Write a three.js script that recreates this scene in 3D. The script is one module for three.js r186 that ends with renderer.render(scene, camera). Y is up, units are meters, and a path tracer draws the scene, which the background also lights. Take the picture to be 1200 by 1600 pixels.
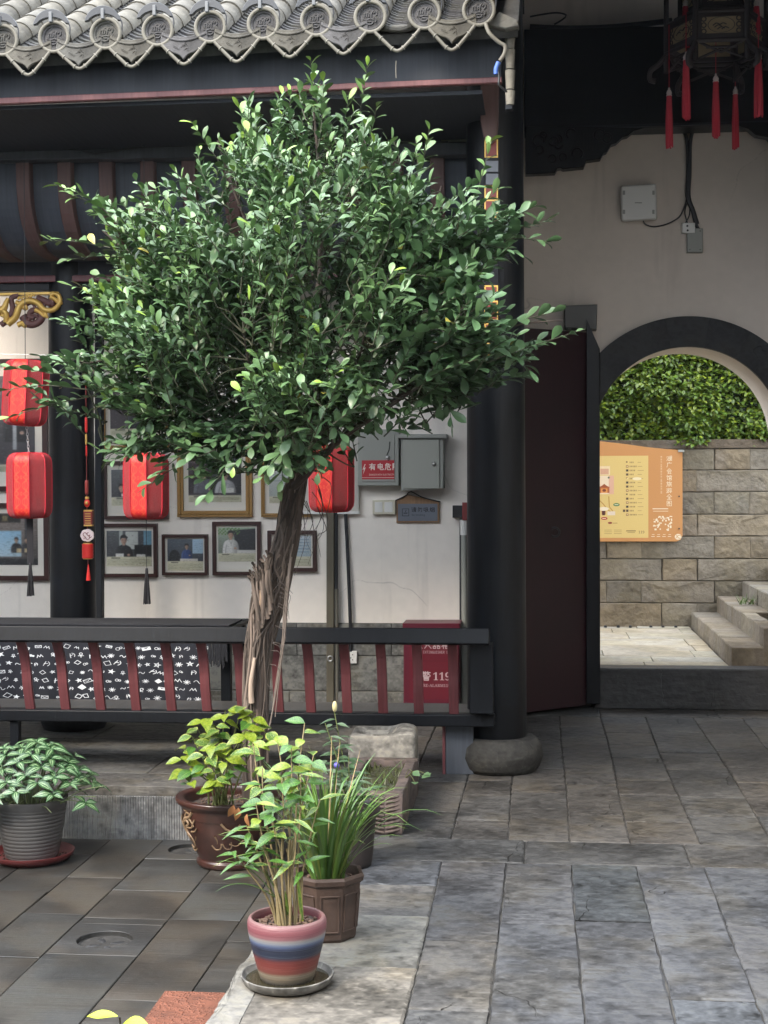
import * as THREE from 'three';
import { mergeGeometries, toCreasedNormals } from 'three/addons/utils/BufferGeometryUtils.js';
import { RoundedBoxGeometry } from 'three/addons/geometries/RoundedBoxGeometry.js';

// ---------------------------------------------------------------- camera, sky, sun, exposure
const scene = new THREE.Scene();
const rad = THREE.MathUtils.degToRad;
const camera = new THREE.PerspectiveCamera(38.36, 0.75, 0.1, 500);
camera.position.set(0, 1.55, 0);
camera.rotation.order = 'YXZ';
camera.rotation.set(rad(-1.25), rad(6.1), rad(-0.3));
camera.updateMatrixWorld(true);
const renderer = new THREE.WebGLRenderer({ antialias: true });
renderer.setSize(768, 1024);
renderer.toneMapping = THREE.LinearToneMapping;
renderer.toneMappingExposure = 6.2;
renderer.shadowMap.enabled = true;
{ // overcast sky: brighter towards the zenith, a broad bright patch on the side the soft sun stands
  const W = 256, H = 128, data = new Float32Array(W * H * 4);
  const s = new THREE.Vector3(-0.62, 0.72, 0.18).normalize();
  for (let j = 0; j < H; j++) for (let i = 0; i < W; i++) {
    const up = ((j + 0.5) / H - 0.5) * Math.PI, a = ((i + 0.5) / W - 0.5) * 2 * Math.PI;
    const x = Math.cos(a) * Math.cos(up), y = Math.sin(up), z = Math.sin(a) * Math.cos(up);
    const glow = Math.pow(Math.max(0, x * s.x + y * s.y + z * s.z), 3);
    const l = y > 0 ? 0.7 + 0.3 * y + 0.45 * glow : 0.18;
    const k = (j * W + i) * 4;
    data[k] = l * 0.93; data[k + 1] = l * 0.985; data[k + 2] = l * 1.07; data[k + 3] = 1;
  }
  const t = new THREE.DataTexture(data, W, H, THREE.RGBAFormat, THREE.FloatType);
  t.mapping = THREE.EquirectangularReflectionMapping; t.magFilter = THREE.LinearFilter; t.needsUpdate = true;
  scene.background = t; scene.environment = t;
  scene.fog = new THREE.FogExp2(new THREE.Color(0.8, 0.9, 1), 0.00035); // damp air over the court
}
const sun = new THREE.DirectionalLight(0xfff0dc, 0.95);
sun.position.set(-6.2, 7.6, 0.6); sun.target.position.set(-0.6, 0, -6.5);
sun.castShadow = true; sun.shadow.radius = 28;
Object.assign(sun.shadow.camera, { left: -10, right: 10, top: 10, bottom: -10, near: 0.5, far: 40 });
sun.shadow.mapSize.set(2048, 2048);
scene.add(sun, sun.target);

// ---------------------------------------------------------------- helpers
const V = (x, y, z) => new THREE.Vector3(x, y, z);
let seed_ = 12345;
const rnd = () => { seed_ = (seed_ + 0x6d2b79f5) | 0; let t = Math.imul(seed_ ^ (seed_ >>> 15), 1 | seed_); t = (t + Math.imul(t ^ (t >>> 7), 61 | t)) ^ t; return ((t ^ (t >>> 14)) >>> 0) / 4294967296; };
const rr = (a, b) => a + (b - a) * rnd();
const seed = (n) => { seed_ = n; };
const pick = (a) => a[Math.floor(rnd() * a.length)];
const clamp = THREE.MathUtils.clamp, lerp = THREE.MathUtils.lerp, smooth = THREE.MathUtils.smoothstep;
// surveying: a direction through the lens (in pixels of the 1200 x 1600 photograph) met with a plane of the place
const ray = (px, py) => V((px - 600) / 2300, -(py - 800) / 2300, -1).applyQuaternion(camera.quaternion);
const P = (px, py, d) => { const r = ray(px, py); return r.multiplyScalar(-d / r.z).add(camera.position); };
const F = (px, py, y) => { const r = ray(px, py); return r.multiplyScalar((y - 1.55) / r.y).add(camera.position); };

const used = {};
function numbered(n) { if (used[n] === undefined) { used[n] = 0; return n; } return n + '_' + String(++used[n]).padStart(3, '0'); }
function add(parent, name, geo, mat, label) {
  const m = new THREE.Mesh(geo, mat); m.name = name; m.castShadow = m.receiveShadow = true;
  if (label) m.userData.label = label;
  if (parent.isMesh || parent.isGroup) { // geometry is given in the world's axes from the thing's base, whatever the depth of nesting
    parent.add(m);
  } else parent.add(m);
  return m;
}
function thing(name, label, category, pos = V(0, 0, 0), group) {
  const o = new THREE.Group(); o.name = numbered(name); o.position.copy(pos); scene.add(o);
  o.userData = { label, category }; if (group) o.userData.group = group;
  return o;
}
// a part whose geometry was made in world coordinates: brought into the axes of its (unturned) thing
function wpart(t, name, geo, mat, label) { geo.translate(-t.position.x, -t.position.y, -t.position.z); return add(t, name, geo, mat, label); }
function structure(name, geo, mat) { const m = add(scene, numbered(name), geo, mat); m.userData.kind = 'structure'; return m; }
function copyOf(o, label, pos, ry = 0) { const c = o.clone(); c.name = numbered(o.name.replace(/_\d{3}$/, '')); c.userData = { ...o.userData, label }; c.position.copy(pos); c.rotation.y = ry; scene.add(c); return c; }

// --- noise and textures
const LAT = new Float32Array(65536); { seed(7); for (let i = 0; i < 65536; i++) LAT[i] = rnd(); }
function vn(x, y, p, q = p) {
  const ix = Math.floor(x), iy = Math.floor(y); let fx = x - ix, fy = y - iy; fx = fx * fx * (3 - 2 * fx); fy = fy * fy * (3 - 2 * fy);
  const w = (a, n) => ((a % n) + n) % n, x0 = w(ix, p), x1 = w(ix + 1, p), y0 = w(iy, q) * 256, y1 = w(iy + 1, q) * 256;
  return lerp(lerp(LAT[x0 + y0], LAT[x1 + y0], fx), lerp(LAT[x0 + y1], LAT[x1 + y1], fx), fy);
}
function fbm(u, v, f, oct = 5, g = 0.5, fy = f) { let s = 0, a = 1, t = 0; for (let i = 0; i < oct; i++) { if (f > 256 || fy > 256) break; s += a * vn(u * f + i * 17, v * fy + i * 31, f, fy); t += a; a *= g; f *= 2; fy *= 2; } return s / t; }
const toS = (c) => Math.round(255 * (c <= 0.0031308 ? 12.92 * Math.max(0, c) : 1.055 * Math.pow(Math.min(1, c), 1 / 2.4) - 0.055));
function tex(n, size, fn, data = false) { // fn(u, v) -> number or [r, g, b], linear; size: metres of one repeat
  const a = new Uint8Array(n * n * 4);
  for (let j = 0; j < n; j++) for (let i = 0; i < n; i++) {
    const c = fn((i + 0.5) / n, (j + 0.5) / n), k = (j * n + i) * 4;
    for (let q = 0; q < 3; q++) { const x = typeof c === 'number' ? c : c[q]; a[k + q] = data ? clamp(Math.round(255 * x), 0, 255) : toS(x); }
    a[k + 3] = 255;
  }
  const t = new THREE.DataTexture(a, n, n, THREE.RGBAFormat); t.wrapS = t.wrapT = THREE.RepeatWrapping;
  t.magFilter = THREE.LinearFilter; t.minFilter = THREE.LinearMipmapLinearFilter; t.generateMipmaps = true;
  if (!data) t.colorSpace = THREE.SRGBColorSpace;
  t.repeat.set(1 / size, 1 / size); t.needsUpdate = true; return t;
}
function canvasTex(w, h, draw) {
  const c = document.createElement('canvas'); c.width = w; c.height = h; const g = c.getContext('2d'); draw(g, w, h);
  const t = new THREE.CanvasTexture(c); t.colorSpace = THREE.SRGBColorSpace; t.anisotropy = 8; return t;
}
function mat(name, color, rough, o = {}) {
  const m = new THREE.MeshPhysicalMaterial({ roughness: rough, side: THREE.DoubleSide, ...o });
  if (Array.isArray(color)) m.color.setRGB(...color); else m.color.set(color);
  m.name = name; return m;
}
// --- geometry
function boxUV(geo, ou = 0, ov = 0) {
  const g = geo.index ? geo.toNonIndexed() : geo, p = g.attributes.position, uv = new Float32Array(p.count * 2), a = V(), b = V(), c = V(), n = V();
  for (let i = 0; i < p.count; i += 3) {
    a.fromBufferAttribute(p, i); b.fromBufferAttribute(p, i + 1); c.fromBufferAttribute(p, i + 2);
    n.copy(b).sub(a).cross(c.clone().sub(a)); const x = Math.abs(n.x), y = Math.abs(n.y), z = Math.abs(n.z);
    [a, b, c].forEach((q, k) => { const [s, t] = y >= x && y >= z ? [q.x, q.z] : x >= z ? [q.z, q.y] : [q.x, q.y]; uv[(i + k) * 2] = s + ou; uv[(i + k) * 2 + 1] = t + ov; });
  }
  g.setAttribute('uv', new THREE.BufferAttribute(uv, 2)); return g;
}
function paint(g, c) { if (g.userData.rim) { const n = g.attributes.position.count, a = new Float32Array(n * 3), r = g.userData.rim; for (let i = 0; i < n; i++) for (let q = 0; q < 3; q++) a[i * 3 + q] = c[q] * r[i]; g.setAttribute('color', new THREE.BufferAttribute(a, 3)); return g; } const n = g.attributes.position.count, a = new Float32Array(n * 3); for (let i = 0; i < n; i++) { a[i * 3] = c[0]; a[i * 3 + 1] = c[1]; a[i * 3 + 2] = c[2]; } g.setAttribute('color', new THREE.BufferAttribute(a, 3)); return g; }
function merge(list) { return mergeGeometries(list.map((g) => { const q = g.index ? g.toNonIndexed() : g; for (const k of Object.keys(q.attributes)) if (!['position', 'normal', 'uv', 'color'].includes(k)) q.deleteAttribute(k); return q; })); }
const bx = (w, h, d, r = 0.004) => (r ? new RoundedBoxGeometry(w, h, d, 1, Math.min(r, w / 2.1, h / 2.1, d / 2.1)) : new THREE.BoxGeometry(w, h, d));
// a box between two corners, uv in metres
function cb(x0, y0, z0, x1, y1, z1, r = 0.004) { const g = bx(Math.abs(x1 - x0), Math.abs(y1 - y0), Math.abs(z1 - z0), r); g.translate((x0 + x1) / 2, (y0 + y1) / 2, (z0 + z1) / 2); return boxUV(g, rnd() * 3, rnd() * 3); }
function tube(pts, r, seg = 16, rs = 6, closed = false) { return new THREE.TubeGeometry(new THREE.CatmullRomCurve3(pts, closed, 'centripetal'), seg, r, rs, closed); }
function taper(pts, r0, r1, seg = 16, rs = 6, mid) { // tube whose radius runs from r0 to r1 (mid(t) may bend that)
  const curve = new THREE.CatmullRomCurve3(pts), fr = curve.computeFrenetFrames(seg), pos = [], uv = [], idx = [];
  for (let i = 0; i <= seg; i++) { const t = i / seg, c = curve.getPointAt(t), r = mid ? mid(t) : lerp(r0, r1, t);
    for (let j = 0; j <= rs; j++) { const a = (j / rs) * Math.PI * 2, n = fr.normals[i].clone().multiplyScalar(Math.cos(a)).addScaledVector(fr.binormals[i], Math.sin(a)); c.clone().addScaledVector(n, r).toArray(pos, pos.length); uv.push(j / rs * 0.4, t * curve.getLength()); } }
  for (let i = 0; i < seg; i++) for (let j = 0; j < rs; j++) { const a = i * (rs + 1) + j, b = a + rs + 1; idx.push(a, a + 1, b, b, a + 1, b + 1); }
  const g = new THREE.BufferGeometry(); g.setAttribute('position', new THREE.Float32BufferAttribute(pos, 3)); g.setAttribute('uv', new THREE.Float32BufferAttribute(uv, 2)); g.setIndex(idx); g.computeVertexNormals(); return g;
}
function lathe(pts, seg = 40) { return new THREE.LatheGeometry(pts.map((p) => new THREE.Vector2(p[0], p[1])), seg); }
// a slab: outline in (x, z), worn edges, chamfered upper arris, slightly uneven face
function slab(pts, top, thick, ch, o = {}) {
  const { jit = 0, seg = 1, hump = 0, tilt = 0 } = o, ring = [];
  for (let i = 0; i < pts.length; i++) { const a = pts[i], b = pts[(i + 1) % pts.length];
    for (let k = 0; k < seg; k++) { const t = k / seg, l = Math.hypot(b[0] - a[0], b[1] - a[1]) || 1, j = rr(-jit, jit); ring.push([lerp(a[0], b[0], t) - ((b[1] - a[1]) / l) * j, lerp(a[1], b[1], t) + ((b[0] - a[0]) / l) * j]); } }
  const cx = ring.reduce((s, p) => s + p[0], 0) / ring.length, cz = ring.reduce((s, p) => s + p[1], 0) / ring.length, n = ring.length, tx = rr(-tilt, tilt), tz = rr(-tilt, tilt);
  const yy = (x, z) => top + (x - cx) * tx + (z - cz) * tz;
  const inn = ring.map(([x, z]) => { const l = Math.hypot(cx - x, cz - z), c = ch * rr(0.7, 1.6); return [x + (cx - x) / l * c, z + (cz - z) / l * c]; });
  const mid = inn.map(([x, z]) => [lerp(x, cx, 0.45), lerp(z, cz, 0.45), hump ? rr(-hump, hump) : 0]);
  const pos = [], q = (...v) => pos.push(...v);
  for (let i = 0; i < n; i++) { const k = (i + 1) % n, A = ring[i], B = ring[k], a = inn[i], b = inn[k], c = mid[i], d = mid[k];
    const yA = yy(...A), yB = yy(...B), ya = yy(...a), yb = yy(...b), yc = yy(c[0], c[1]) + c[2], yd = yy(d[0], d[1]) + d[2];
    q(A[0], top - thick, A[1], A[0], yA - ch * 0.7, A[1], B[0], yB - ch * 0.7, B[1], A[0], top - thick, A[1], B[0], yB - ch * 0.7, B[1], B[0], top - thick, B[1]);
    q(A[0], yA - ch * 0.7, A[1], a[0], ya, a[1], b[0], yb, b[1], A[0], yA - ch * 0.7, A[1], b[0], yb, b[1], B[0], yB - ch * 0.7, B[1]);
    q(a[0], ya, a[1], c[0], yc, c[1], d[0], yd, d[1], a[0], ya, a[1], d[0], yd, d[1], b[0], yb, b[1]);
    q(c[0], yc, c[1], cx, yy(cx, cz), cz, d[0], yd, d[1]);
  }
  const g = new THREE.BufferGeometry(); g.setAttribute('position', new THREE.Float32BufferAttribute(pos, 3)); g.computeVertexNormals();
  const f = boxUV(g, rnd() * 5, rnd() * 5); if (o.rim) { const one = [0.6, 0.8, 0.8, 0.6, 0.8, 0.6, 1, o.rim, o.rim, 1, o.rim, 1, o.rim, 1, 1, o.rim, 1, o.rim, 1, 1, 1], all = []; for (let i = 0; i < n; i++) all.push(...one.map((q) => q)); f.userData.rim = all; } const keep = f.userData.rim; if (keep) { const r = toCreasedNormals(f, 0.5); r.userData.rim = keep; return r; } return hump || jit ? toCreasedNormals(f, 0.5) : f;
}
const rect = (x0, z0, x1, z1) => [[x0, z0], [x1, z0], [x1, z1], [x0, z1]];
// a block standing in a wall whose face looks towards +z: outline in (x, y), face at z
function block(x0, y0, x1, y1, z, thick, ch, o) { const g = slab([[x0, -y0], [x1, -y0], [x1, -y1], [x0, -y1]], z, thick, ch, o); g.rotateX(Math.PI / 2); return boxUV(g, rnd() * 5, rnd() * 5); }
function shape(pts, holes = []) { const s = new THREE.Shape(pts.map((p) => new THREE.Vector2(p[0], p[1]))); for (const h of holes) s.holes.push(new THREE.Path(h.map((p) => new THREE.Vector2(p[0], p[1])))); return s; }
function extrude(s, depth, bevel = 0.003) { const g = new THREE.ExtrudeGeometry(s, { depth, bevelEnabled: bevel > 0, bevelSize: bevel, bevelThickness: bevel, bevelSegments: 1, curveSegments: 24 }); return boxUV(g); }
// a leaf along +y with its upper face towards +z
function leafGeo(len, w, o = {}) {
  const { seg = 4, fold = 0.25, curl = 0.2, wide = 0.6, tip = 1, wave = 0 } = o, pos = [], uv = [], idx = [];
  for (let i = 0; i <= seg; i++) { const t = i / seg, a = t < wide ? Math.sin((t / wide) * Math.PI / 2) : Math.pow(Math.cos(((t - wide) / (1 - wide)) * Math.PI / 2), tip);
    const hw = (w / 2) * Math.max(a, i === 0 ? 0.06 : 0.02), y = len * t, z = -curl * len * t * t;
    for (const s of [-1, 0, 1]) { pos.push(s * hw, y, z + Math.abs(s) * hw * fold + (s ? wave * Math.sin(t * 9 + s) * len : 0)); uv.push((s + 1) / 2, t); } }
  for (let i = 0; i < seg; i++) for (let j = 0; j < 2; j++) { const a = i * 3 + j, b = a + 3; idx.push(a, a + 1, b, b, a + 1, b + 1); }
  const g = new THREE.BufferGeometry(); g.setAttribute('position', new THREE.Float32BufferAttribute(pos, 3)); g.setAttribute('uv', new THREE.Float32BufferAttribute(uv, 2)); g.setIndex(idx); g.computeVertexNormals(); return g;
}
function leafMatrix(p, dir, up, s) { const y = dir.clone().normalize(), x = V().crossVectors(y, up); if (x.lengthSq() < 1e-6) x.set(1, 0, 0); x.normalize(); const z = V().crossVectors(x, y);
  return new THREE.Matrix4().makeBasis(x.multiplyScalar(s), y.clone().multiplyScalar(s), z.multiplyScalar(s)).setPosition(p); }
function placeLeaf(parent, name, geo, m, matrix, base) { const o = add(parent, name, geo, m); matrix.decompose(o.position, o.quaternion, o.scale); if (base) o.position.sub(base); return o; }
function blade(p, dir, len, w, droop, seg = 8) { // an arching strap leaf, world coordinates
  const pos = [], uv = [], idx = [], side = V(-dir.z, 0, dir.x).normalize(), c = p.clone(), d = dir.clone().normalize(), st = len / seg;
  for (let i = 0; i <= seg; i++) { const t = i / seg, hw = w / 2 * Math.min(1, 0.55 + t * 2) * Math.pow(1 - t, 0.55) + 0.0004, n = V().crossVectors(side, d).normalize();
    for (const s of [-1, 0, 1]) { c.clone().addScaledVector(side, s * hw).addScaledVector(n, Math.abs(s) * hw * 0.4).toArray(pos, pos.length); uv.push((s + 1) / 2, t); }
    c.addScaledVector(d, st); d.y -= droop * st * (0.3 + 1.8 * t); d.normalize(); }
  for (let i = 0; i < seg; i++) for (let j = 0; j < 2; j++) { const a = i * 3 + j, b = a + 3; idx.push(a, a + 1, b, b, a + 1, b + 1); }
  const g = new THREE.BufferGeometry(); g.setAttribute('position', new THREE.Float32BufferAttribute(pos, 3)); g.setAttribute('uv', new THREE.Float32BufferAttribute(uv, 2)); g.setIndex(idx); g.computeVertexNormals(); return g;
}
// --- brush strokes for the writing on signs: each character as polylines on a 10 x 10 field
const HAN = {
  湖: '1,1.5 2,2.5;.5,4 1.5,5;.7,9.5 2,6.5;3,3 6.5,3;4.7,1 4.7,5;3.4,5 6.2,5 6.2,9 3.4,9 3.4,5;7.4,1 7.4,7 6.8,9.5;7.4,1 9.5,1 9.5,9.3 8.8,8.8;7.4,3.7 9.5,3.7;7.4,6.2 9.5,6.2',
  广: '5,.3 5.3,1.5;1.5,2 9.5,2;2,2 2,6 .8,9.5', 会: '5,.5 .8,4.5;5,.5 9.2,4.5;3,4.2 7,4.2;1.5,6 8.5,6;4.5,6 2.5,9 8,8.7;6.5,7.3 8.5,9.6',
  馆: '2,.5 .6,3.2;1.2,2.5 3.6,2.5 3.1,3.8;1.8,4 1.8,9 3.6,7.6;6.8,.3 7,1.3;4.2,3.2 4.2,2 9.6,2 9.4,3.2;5,3.5 5,9.6;5,3.7 8.6,3.7 8.6,6 5,6;5,7 9,7 9,9.4 5,9.4',
  旅: '2.2,.4 2.5,1.4;.4,2.3 4.4,2.3;1.8,2.3 1.6,6 .4,9.4;1.7,4.8 3.7,4.8 3.5,9 2.7,8.6;5.8,.5 4.6,3.2;5.4,2 9.6,2;9,3.4 5,4.6;5.6,4.8 5.6,9 6.8,8.2;6.5,4.6 9.4,9.4;9,5.2 7.6,6.6',
  游: '.6,1.5 1.4,2.4;.3,4 1.1,4.9;.4,9.4 1.5,6.4;3.2,.5 3.5,1.5;2,2.4 5,2.4;3,2.4 2.8,6 1.9,9.4;2.9,4.8 4.6,4.8 4.4,9 3.7,8.6;6.6,.6 5.6,3;6.2,2 9.7,2;6.2,4 9,4 7.8,5.4;7.8,5.4 7.8,9.2 6.9,8.8;5.5,6.6 9.8,6.6',
  全: '5,.5 .6,4.6;5,.5 9.4,4.6;2.6,4.8 7.4,4.8;2.8,7 7.2,7;1.2,9.4 8.8,9.4;5,4.8 5,9.4',
  图: '1,.8 9,.8 9,9.5 1,9.5 1,.8;4,2 2.4,4.6;3.8,2.6 6.6,2.6 2.2,6.2;3.2,3.6 7.6,6;4.6,6 5.8,6.7;3.8,7.4 6,8.4',
  有: '1,2.4 9,2.4;4.6,.5 3,4.6 .8,6.6;3.3,4.2 3.3,9.6;3.3,4.2 7.8,4.2 7.8,9.3 7,9;3.3,5.9 7.8,5.9;3.3,7.5 7.8,7.5',
  电: '2,2.2 8,2.2 8,6.8 2,6.8 2,2.2;2,4.5 8,4.5;5,.5 5,8.6 5.6,9.3 9.3,9.3 9.4,8',
  危: '3.6,.4 1.4,3;3,1.4 6.6,1.4 5.2,2.9;2,3 9,3;2.2,3 2,6.6 .8,9.4;4,4.8 7,4.8 7,6.8 6.2,6.6;4,4.8 4,8.8 4.6,9.4 8.8,9.4 8.9,8',
  险: '1,1 1,9.6;1,1 2.8,1 1.8,4 2.8,6 1.8,6.8;6.2,.8 3.4,4.4;6.2,.8 9.6,4.4;4.8,4.4 7.8,4.4;4.2,6 5,8;6,5.8 6.6,7.8;8.8,5.6 7.4,9;3.6,9.3 9.4,9.3',
  请: '1,.8 2,1.8;.5,3.6 2,3.6 2,9 3,7.8;4,1.6 9.4,1.6;4.4,3 9,3;3.6,4.4 9.8,4.4;6.7,.4 6.7,4.4;4.8,5.6 4.8,9.6;4.8,5.6 8.6,5.6 8.6,9.3 7.8,9.1;4.8,7 8.6,7;4.8,8.2 8.6,8.2',
  勿: '3,.6 .8,4.4;2.2,2.2 8.8,2.2 8.2,8.8 6.8,9.4;4.6,2.4 1,8;6.8,2.4 2.6,9.4', 吸: '.8,2 3.2,2 3.2,7 .8,7 .8,2;4.2,1.6 8,1.6 7,4.6 8.8,4.6 7.2,7.4 4.4,9.5;5.2,1.6 5,6 3.8,9.4;5.4,4.4 9.6,9.4',
  烟: '1,3 1.2,5;3.6,2.6 2.8,4.4;2.2,.8 2.2,5 .6,9.4;2.4,6 3.8,8.8;4.6,1.6 9.4,1.6 9.4,9.4 4.6,9.4 4.6,1.6;5.4,4 8.6,4;7,2.6 7,4.4 5.4,7.8;7.1,5 8.6,7.8',
  火: '2,3 2.6,5.4;8.2,2.6 6.8,5;5,.5 5,4.5 1.2,9.4;5,4.8 9,9.4', 灭: '1.4,1.2 8.6,1.2;2,3.6 2.6,5.6;8.2,3.4 6.8,5.4;5,1.2 5,5 1.2,9.4;5,5.2 9,9.4',
  器: '1,1 3.8,1 3.8,3.4 1,3.4 1,1;6,1 8.8,1 8.8,3.4 6,3.4 6,1;.8,5 9.2,5;5,3.8 1.4,7;5,5 8.8,7.2;1,7 3.8,7 3.8,9.4 1,9.4 1,7;6,7 8.8,7 8.8,9.4 6,9.4 6,7',
  箱: '2,.4 1,2.2;1.6,1.4 4,1.4;6,.4 5,2.2;5.6,1.4 9,1.4;.8,4.4 4.4,4.4;2.6,3 2.6,9.6;2.6,4.6 .8,7.4;2.8,5 4.2,6.6;5.2,3.6 9,3.6 9,9.4 5.2,9.4 5.2,3.6;5.2,5.5 9,5.5;5.2,7.4 9,7.4',
  警: '1,1.2 5,1.2;2,.3 2,2;4,.3 4,2;1.4,2.4 4.6,2.4 4.4,4.6;1.6,3 1.6,4.6 3.4,4.6 3.4,3.2;6.6,.2 5.6,2;6.2,1.3 9.4,1.3;8.4,1.3 5.4,4.8;6.4,2.2 9.4,4.8;1,5.8 9,5.8;2.4,6.7 7.6,6.7;2.4,7.6 7.6,7.6;2.6,8.5 7.4,8.5 7.4,9.8 2.6,9.8 2.6,8.5',
};
function han(g, text, x, y, s, { down = false, gap = 1.12, w = 0.09 } = {}) {
  g.lineWidth = s * w; g.lineCap = 'round'; g.lineJoin = 'round';
  [...text].forEach((ch, i) => { const ox = x + (down ? 0 : i * s * gap), oy = y + (down ? i * s * gap : 0);
    for (const st of HAN[ch].split(';')) { g.beginPath(); st.split(' ').forEach((q, k) => { const [a, b] = q.split(',').map(Number); k ? g.lineTo(ox + a / 10 * s, oy + b / 10 * s) : g.moveTo(ox + a / 10 * s, oy + b / 10 * s); }); g.stroke(); } });
}

// ---------------------------------------------------------------- surfaces
const crackAt = (u, v, f, w) => { const d = Math.abs(fbm(u, v, f, 4) - 0.5); return d < w ? 1 - d / w : 0; };
const T = {
  stone: tex(1024, 1.3, (u, v) => {
    const a = fbm(u, v, 5, 6, 0.55), b = fbm(u + 0.3, v + 0.6, 40, 3), c = fbm(u + 0.5, v, 3, 5), sc = fbm(u, v + 0.2, 10, 4, 0.6, 40);
    const e = fbm(u + 0.13, v + 0.41, 96, 2); let l = 0.26 + 0.75 * a + 0.75 * (b - 0.5) + 0.35 * (e - 0.5); l *= 0.8 + 0.42 * smooth(c, 0.34, 0.66); if (e > 0.68 && b > 0.52) l += (e - 0.68) * 1.6;
    if (sc > 0.6) l += (sc - 0.6) * 1.5; const cr = crackAt(u, v, 4, 0.004) * smooth(fbm(u + 0.7, v, 4, 2), 0.6, 0.75); l *= 1 - 0.75 * cr;
    const wst = smooth(fbm(u + 0.1, v + 0.9, 7, 3), 0.5, 0.75); return [l * (0.97 + 0.08 * wst), l * (0.98 + 0.02 * wst), l * (1.03 - 0.1 * wst)];
  }),
  stoneB: tex(1024, 1.3, (u, v) => { const sc = fbm(u, v + 0.2, 10, 4, 0.6, 40); return 0.5 * fbm(u, v, 8, 6, 0.6) + 0.3 * fbm(u + 0.3, v + 0.6, 40, 3) + 0.3 * sc - 0.5 * crackAt(u, v, 4, 0.005) * smooth(fbm(u + 0.7, v, 4, 2), 0.6, 0.75); }, true),
  slate: tex(512, 0.8, (u, v) => { const a = fbm(u, v, 4, 5, 0.55), s = fbm(u, v, 3, 4, 0.6, 90), c = fbm(u + 0.4, v + 0.2, 3, 4); const l = (0.45 + 0.45 * a + 0.32 * (s - 0.5)) * (0.72 + 0.55 * smooth(c, 0.35, 0.7)), w = smooth(fbm(u + 0.2, v, 5, 3), 0.42, 0.7); return [l * (0.96 + 0.12 * w), l * (0.98 + 0.03 * w), l * (1 - 0.08 * w)]; }),
  slateB: tex(512, 0.8, (u, v) => 0.6 * fbm(u, v, 3, 4, 0.6, 90) + 0.4 * fbm(u, v, 30, 3), true),
  sand: tex(512, 0.9, (u, v) => { const a = fbm(u, v, 4, 5), b = fbm(u, v, 24, 4, 0.6), w = smooth(fbm(u + 0.5, v, 3, 3), 0.4, 0.7); const l = 0.5 + 0.4 * a + 0.45 * (b - 0.5); return [l, l * (0.96 - 0.03 * w), l * (0.9 - 0.12 * w)]; }),
  sandB: tex(512, 0.9, (u, v) => fbm(u, v, 22, 4, 0.6), true),
  plaster: tex(512, 2.4, (u, v) => { const st = smooth(fbm(u, v, 24, 4, 0.6, 2), 0.58, 0.8), l = 0.93 + 0.22 * (fbm(u, v, 3, 5) - 0.5) + 0.06 * (fbm(u, v, 60, 2) - 0.5) - 0.09 * st - 0.35 * crackAt(u, v, 3, 0.0022) * smooth(fbm(u + 0.7, v, 3, 2), 0.58, 0.7); return [l, l * (0.985 + 0.02 * fbm(u + 0.3, v, 3, 3)), l * (0.955 + 0.03 * fbm(u, v + 0.4, 2, 3))]; }),
  plasterB: tex(512, 0.9, (u, v) => 0.6 * fbm(u, v, 8, 5) + 0.2 * fbm(u, v, 80, 2), true),
  scuff: tex(512, 1.6, (u, v) => { const a = fbm(u, v, 60, 3, 0.6, 3), s = smooth(fbm(u, v, 6, 5, 0.6), 0.6, 0.66) * smooth(fbm(u + 0.4, v, 3, 3), 0.45, 0.65), d = smooth(fbm(u, v, 40, 3, 0.6, 4), 0.62, 0.75); const l = 0.3 + 0.35 * a + 0.9 * s * 0.5 + 0.25 * d; return [l * (1 + 0.5 * s), l * (1 + 0.25 * s), l]; }),
  scuffR: tex(256, 1.6, (u, v) => 0.75 + 0.5 * fbm(u, v, 6, 4), true),
  wood: tex(512, 0.7, (u, v) => { const a = fbm(u, v, 60, 3, 0.6, 3), b = fbm(u, v, 4, 4); return 0.55 + 0.4 * a + 0.3 * (b - 0.5); }),
  woodB: tex(512, 0.7, (u, v) => fbm(u, v, 70, 3, 0.6, 3), true),
  tile: tex(512, 0.5, (u, v) => { const a = fbm(u, v, 4, 5), b = fbm(u, v, 30, 3), s = smooth(fbm(u + 0.3, v + 0.1, 5, 4), 0.52, 0.72); const l = 0.45 + 0.55 * a + 0.25 * (b - 0.5) - 0.25 * s; return [l, l * (0.98 - 0.02 * s), l * (0.93 - 0.05 * s)]; }),
  tileB: tex(512, 0.5, (u, v) => 0.6 * fbm(u, v, 8, 4) + 0.4 * fbm(u, v, 50, 2), true),
  bark: tex(512, 0.4, (u, v) => { const a = fbm(u, v, 30, 4, 0.6, 5), b = fbm(u, v, 4, 4); return 0.3 + 0.7 * a * (0.5 + b); }),
  rust: tex(512, 0.35, (u, v) => { const a = fbm(u, v, 6, 5), r = 1 - 2 * Math.abs(fbm(u, v, 14, 4) - 0.5); const l = 0.4 + 0.5 * a + 0.25 * smooth(r, 0.86, 1); return [l, l * 0.92, l * 0.9]; }),
  rustB: tex(512, 0.35, (u, v) => smooth(1 - 2 * Math.abs(fbm(u, v, 14, 4) - 0.5), 0.7, 1), true),
};
const grooveB = tex(256, 0.2, (u, v) => 0.5 + 0.5 * Math.sin(u * Math.PI * 2 * 15) + 0.2 * fbm(u, v, 20, 3), true);
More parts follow.
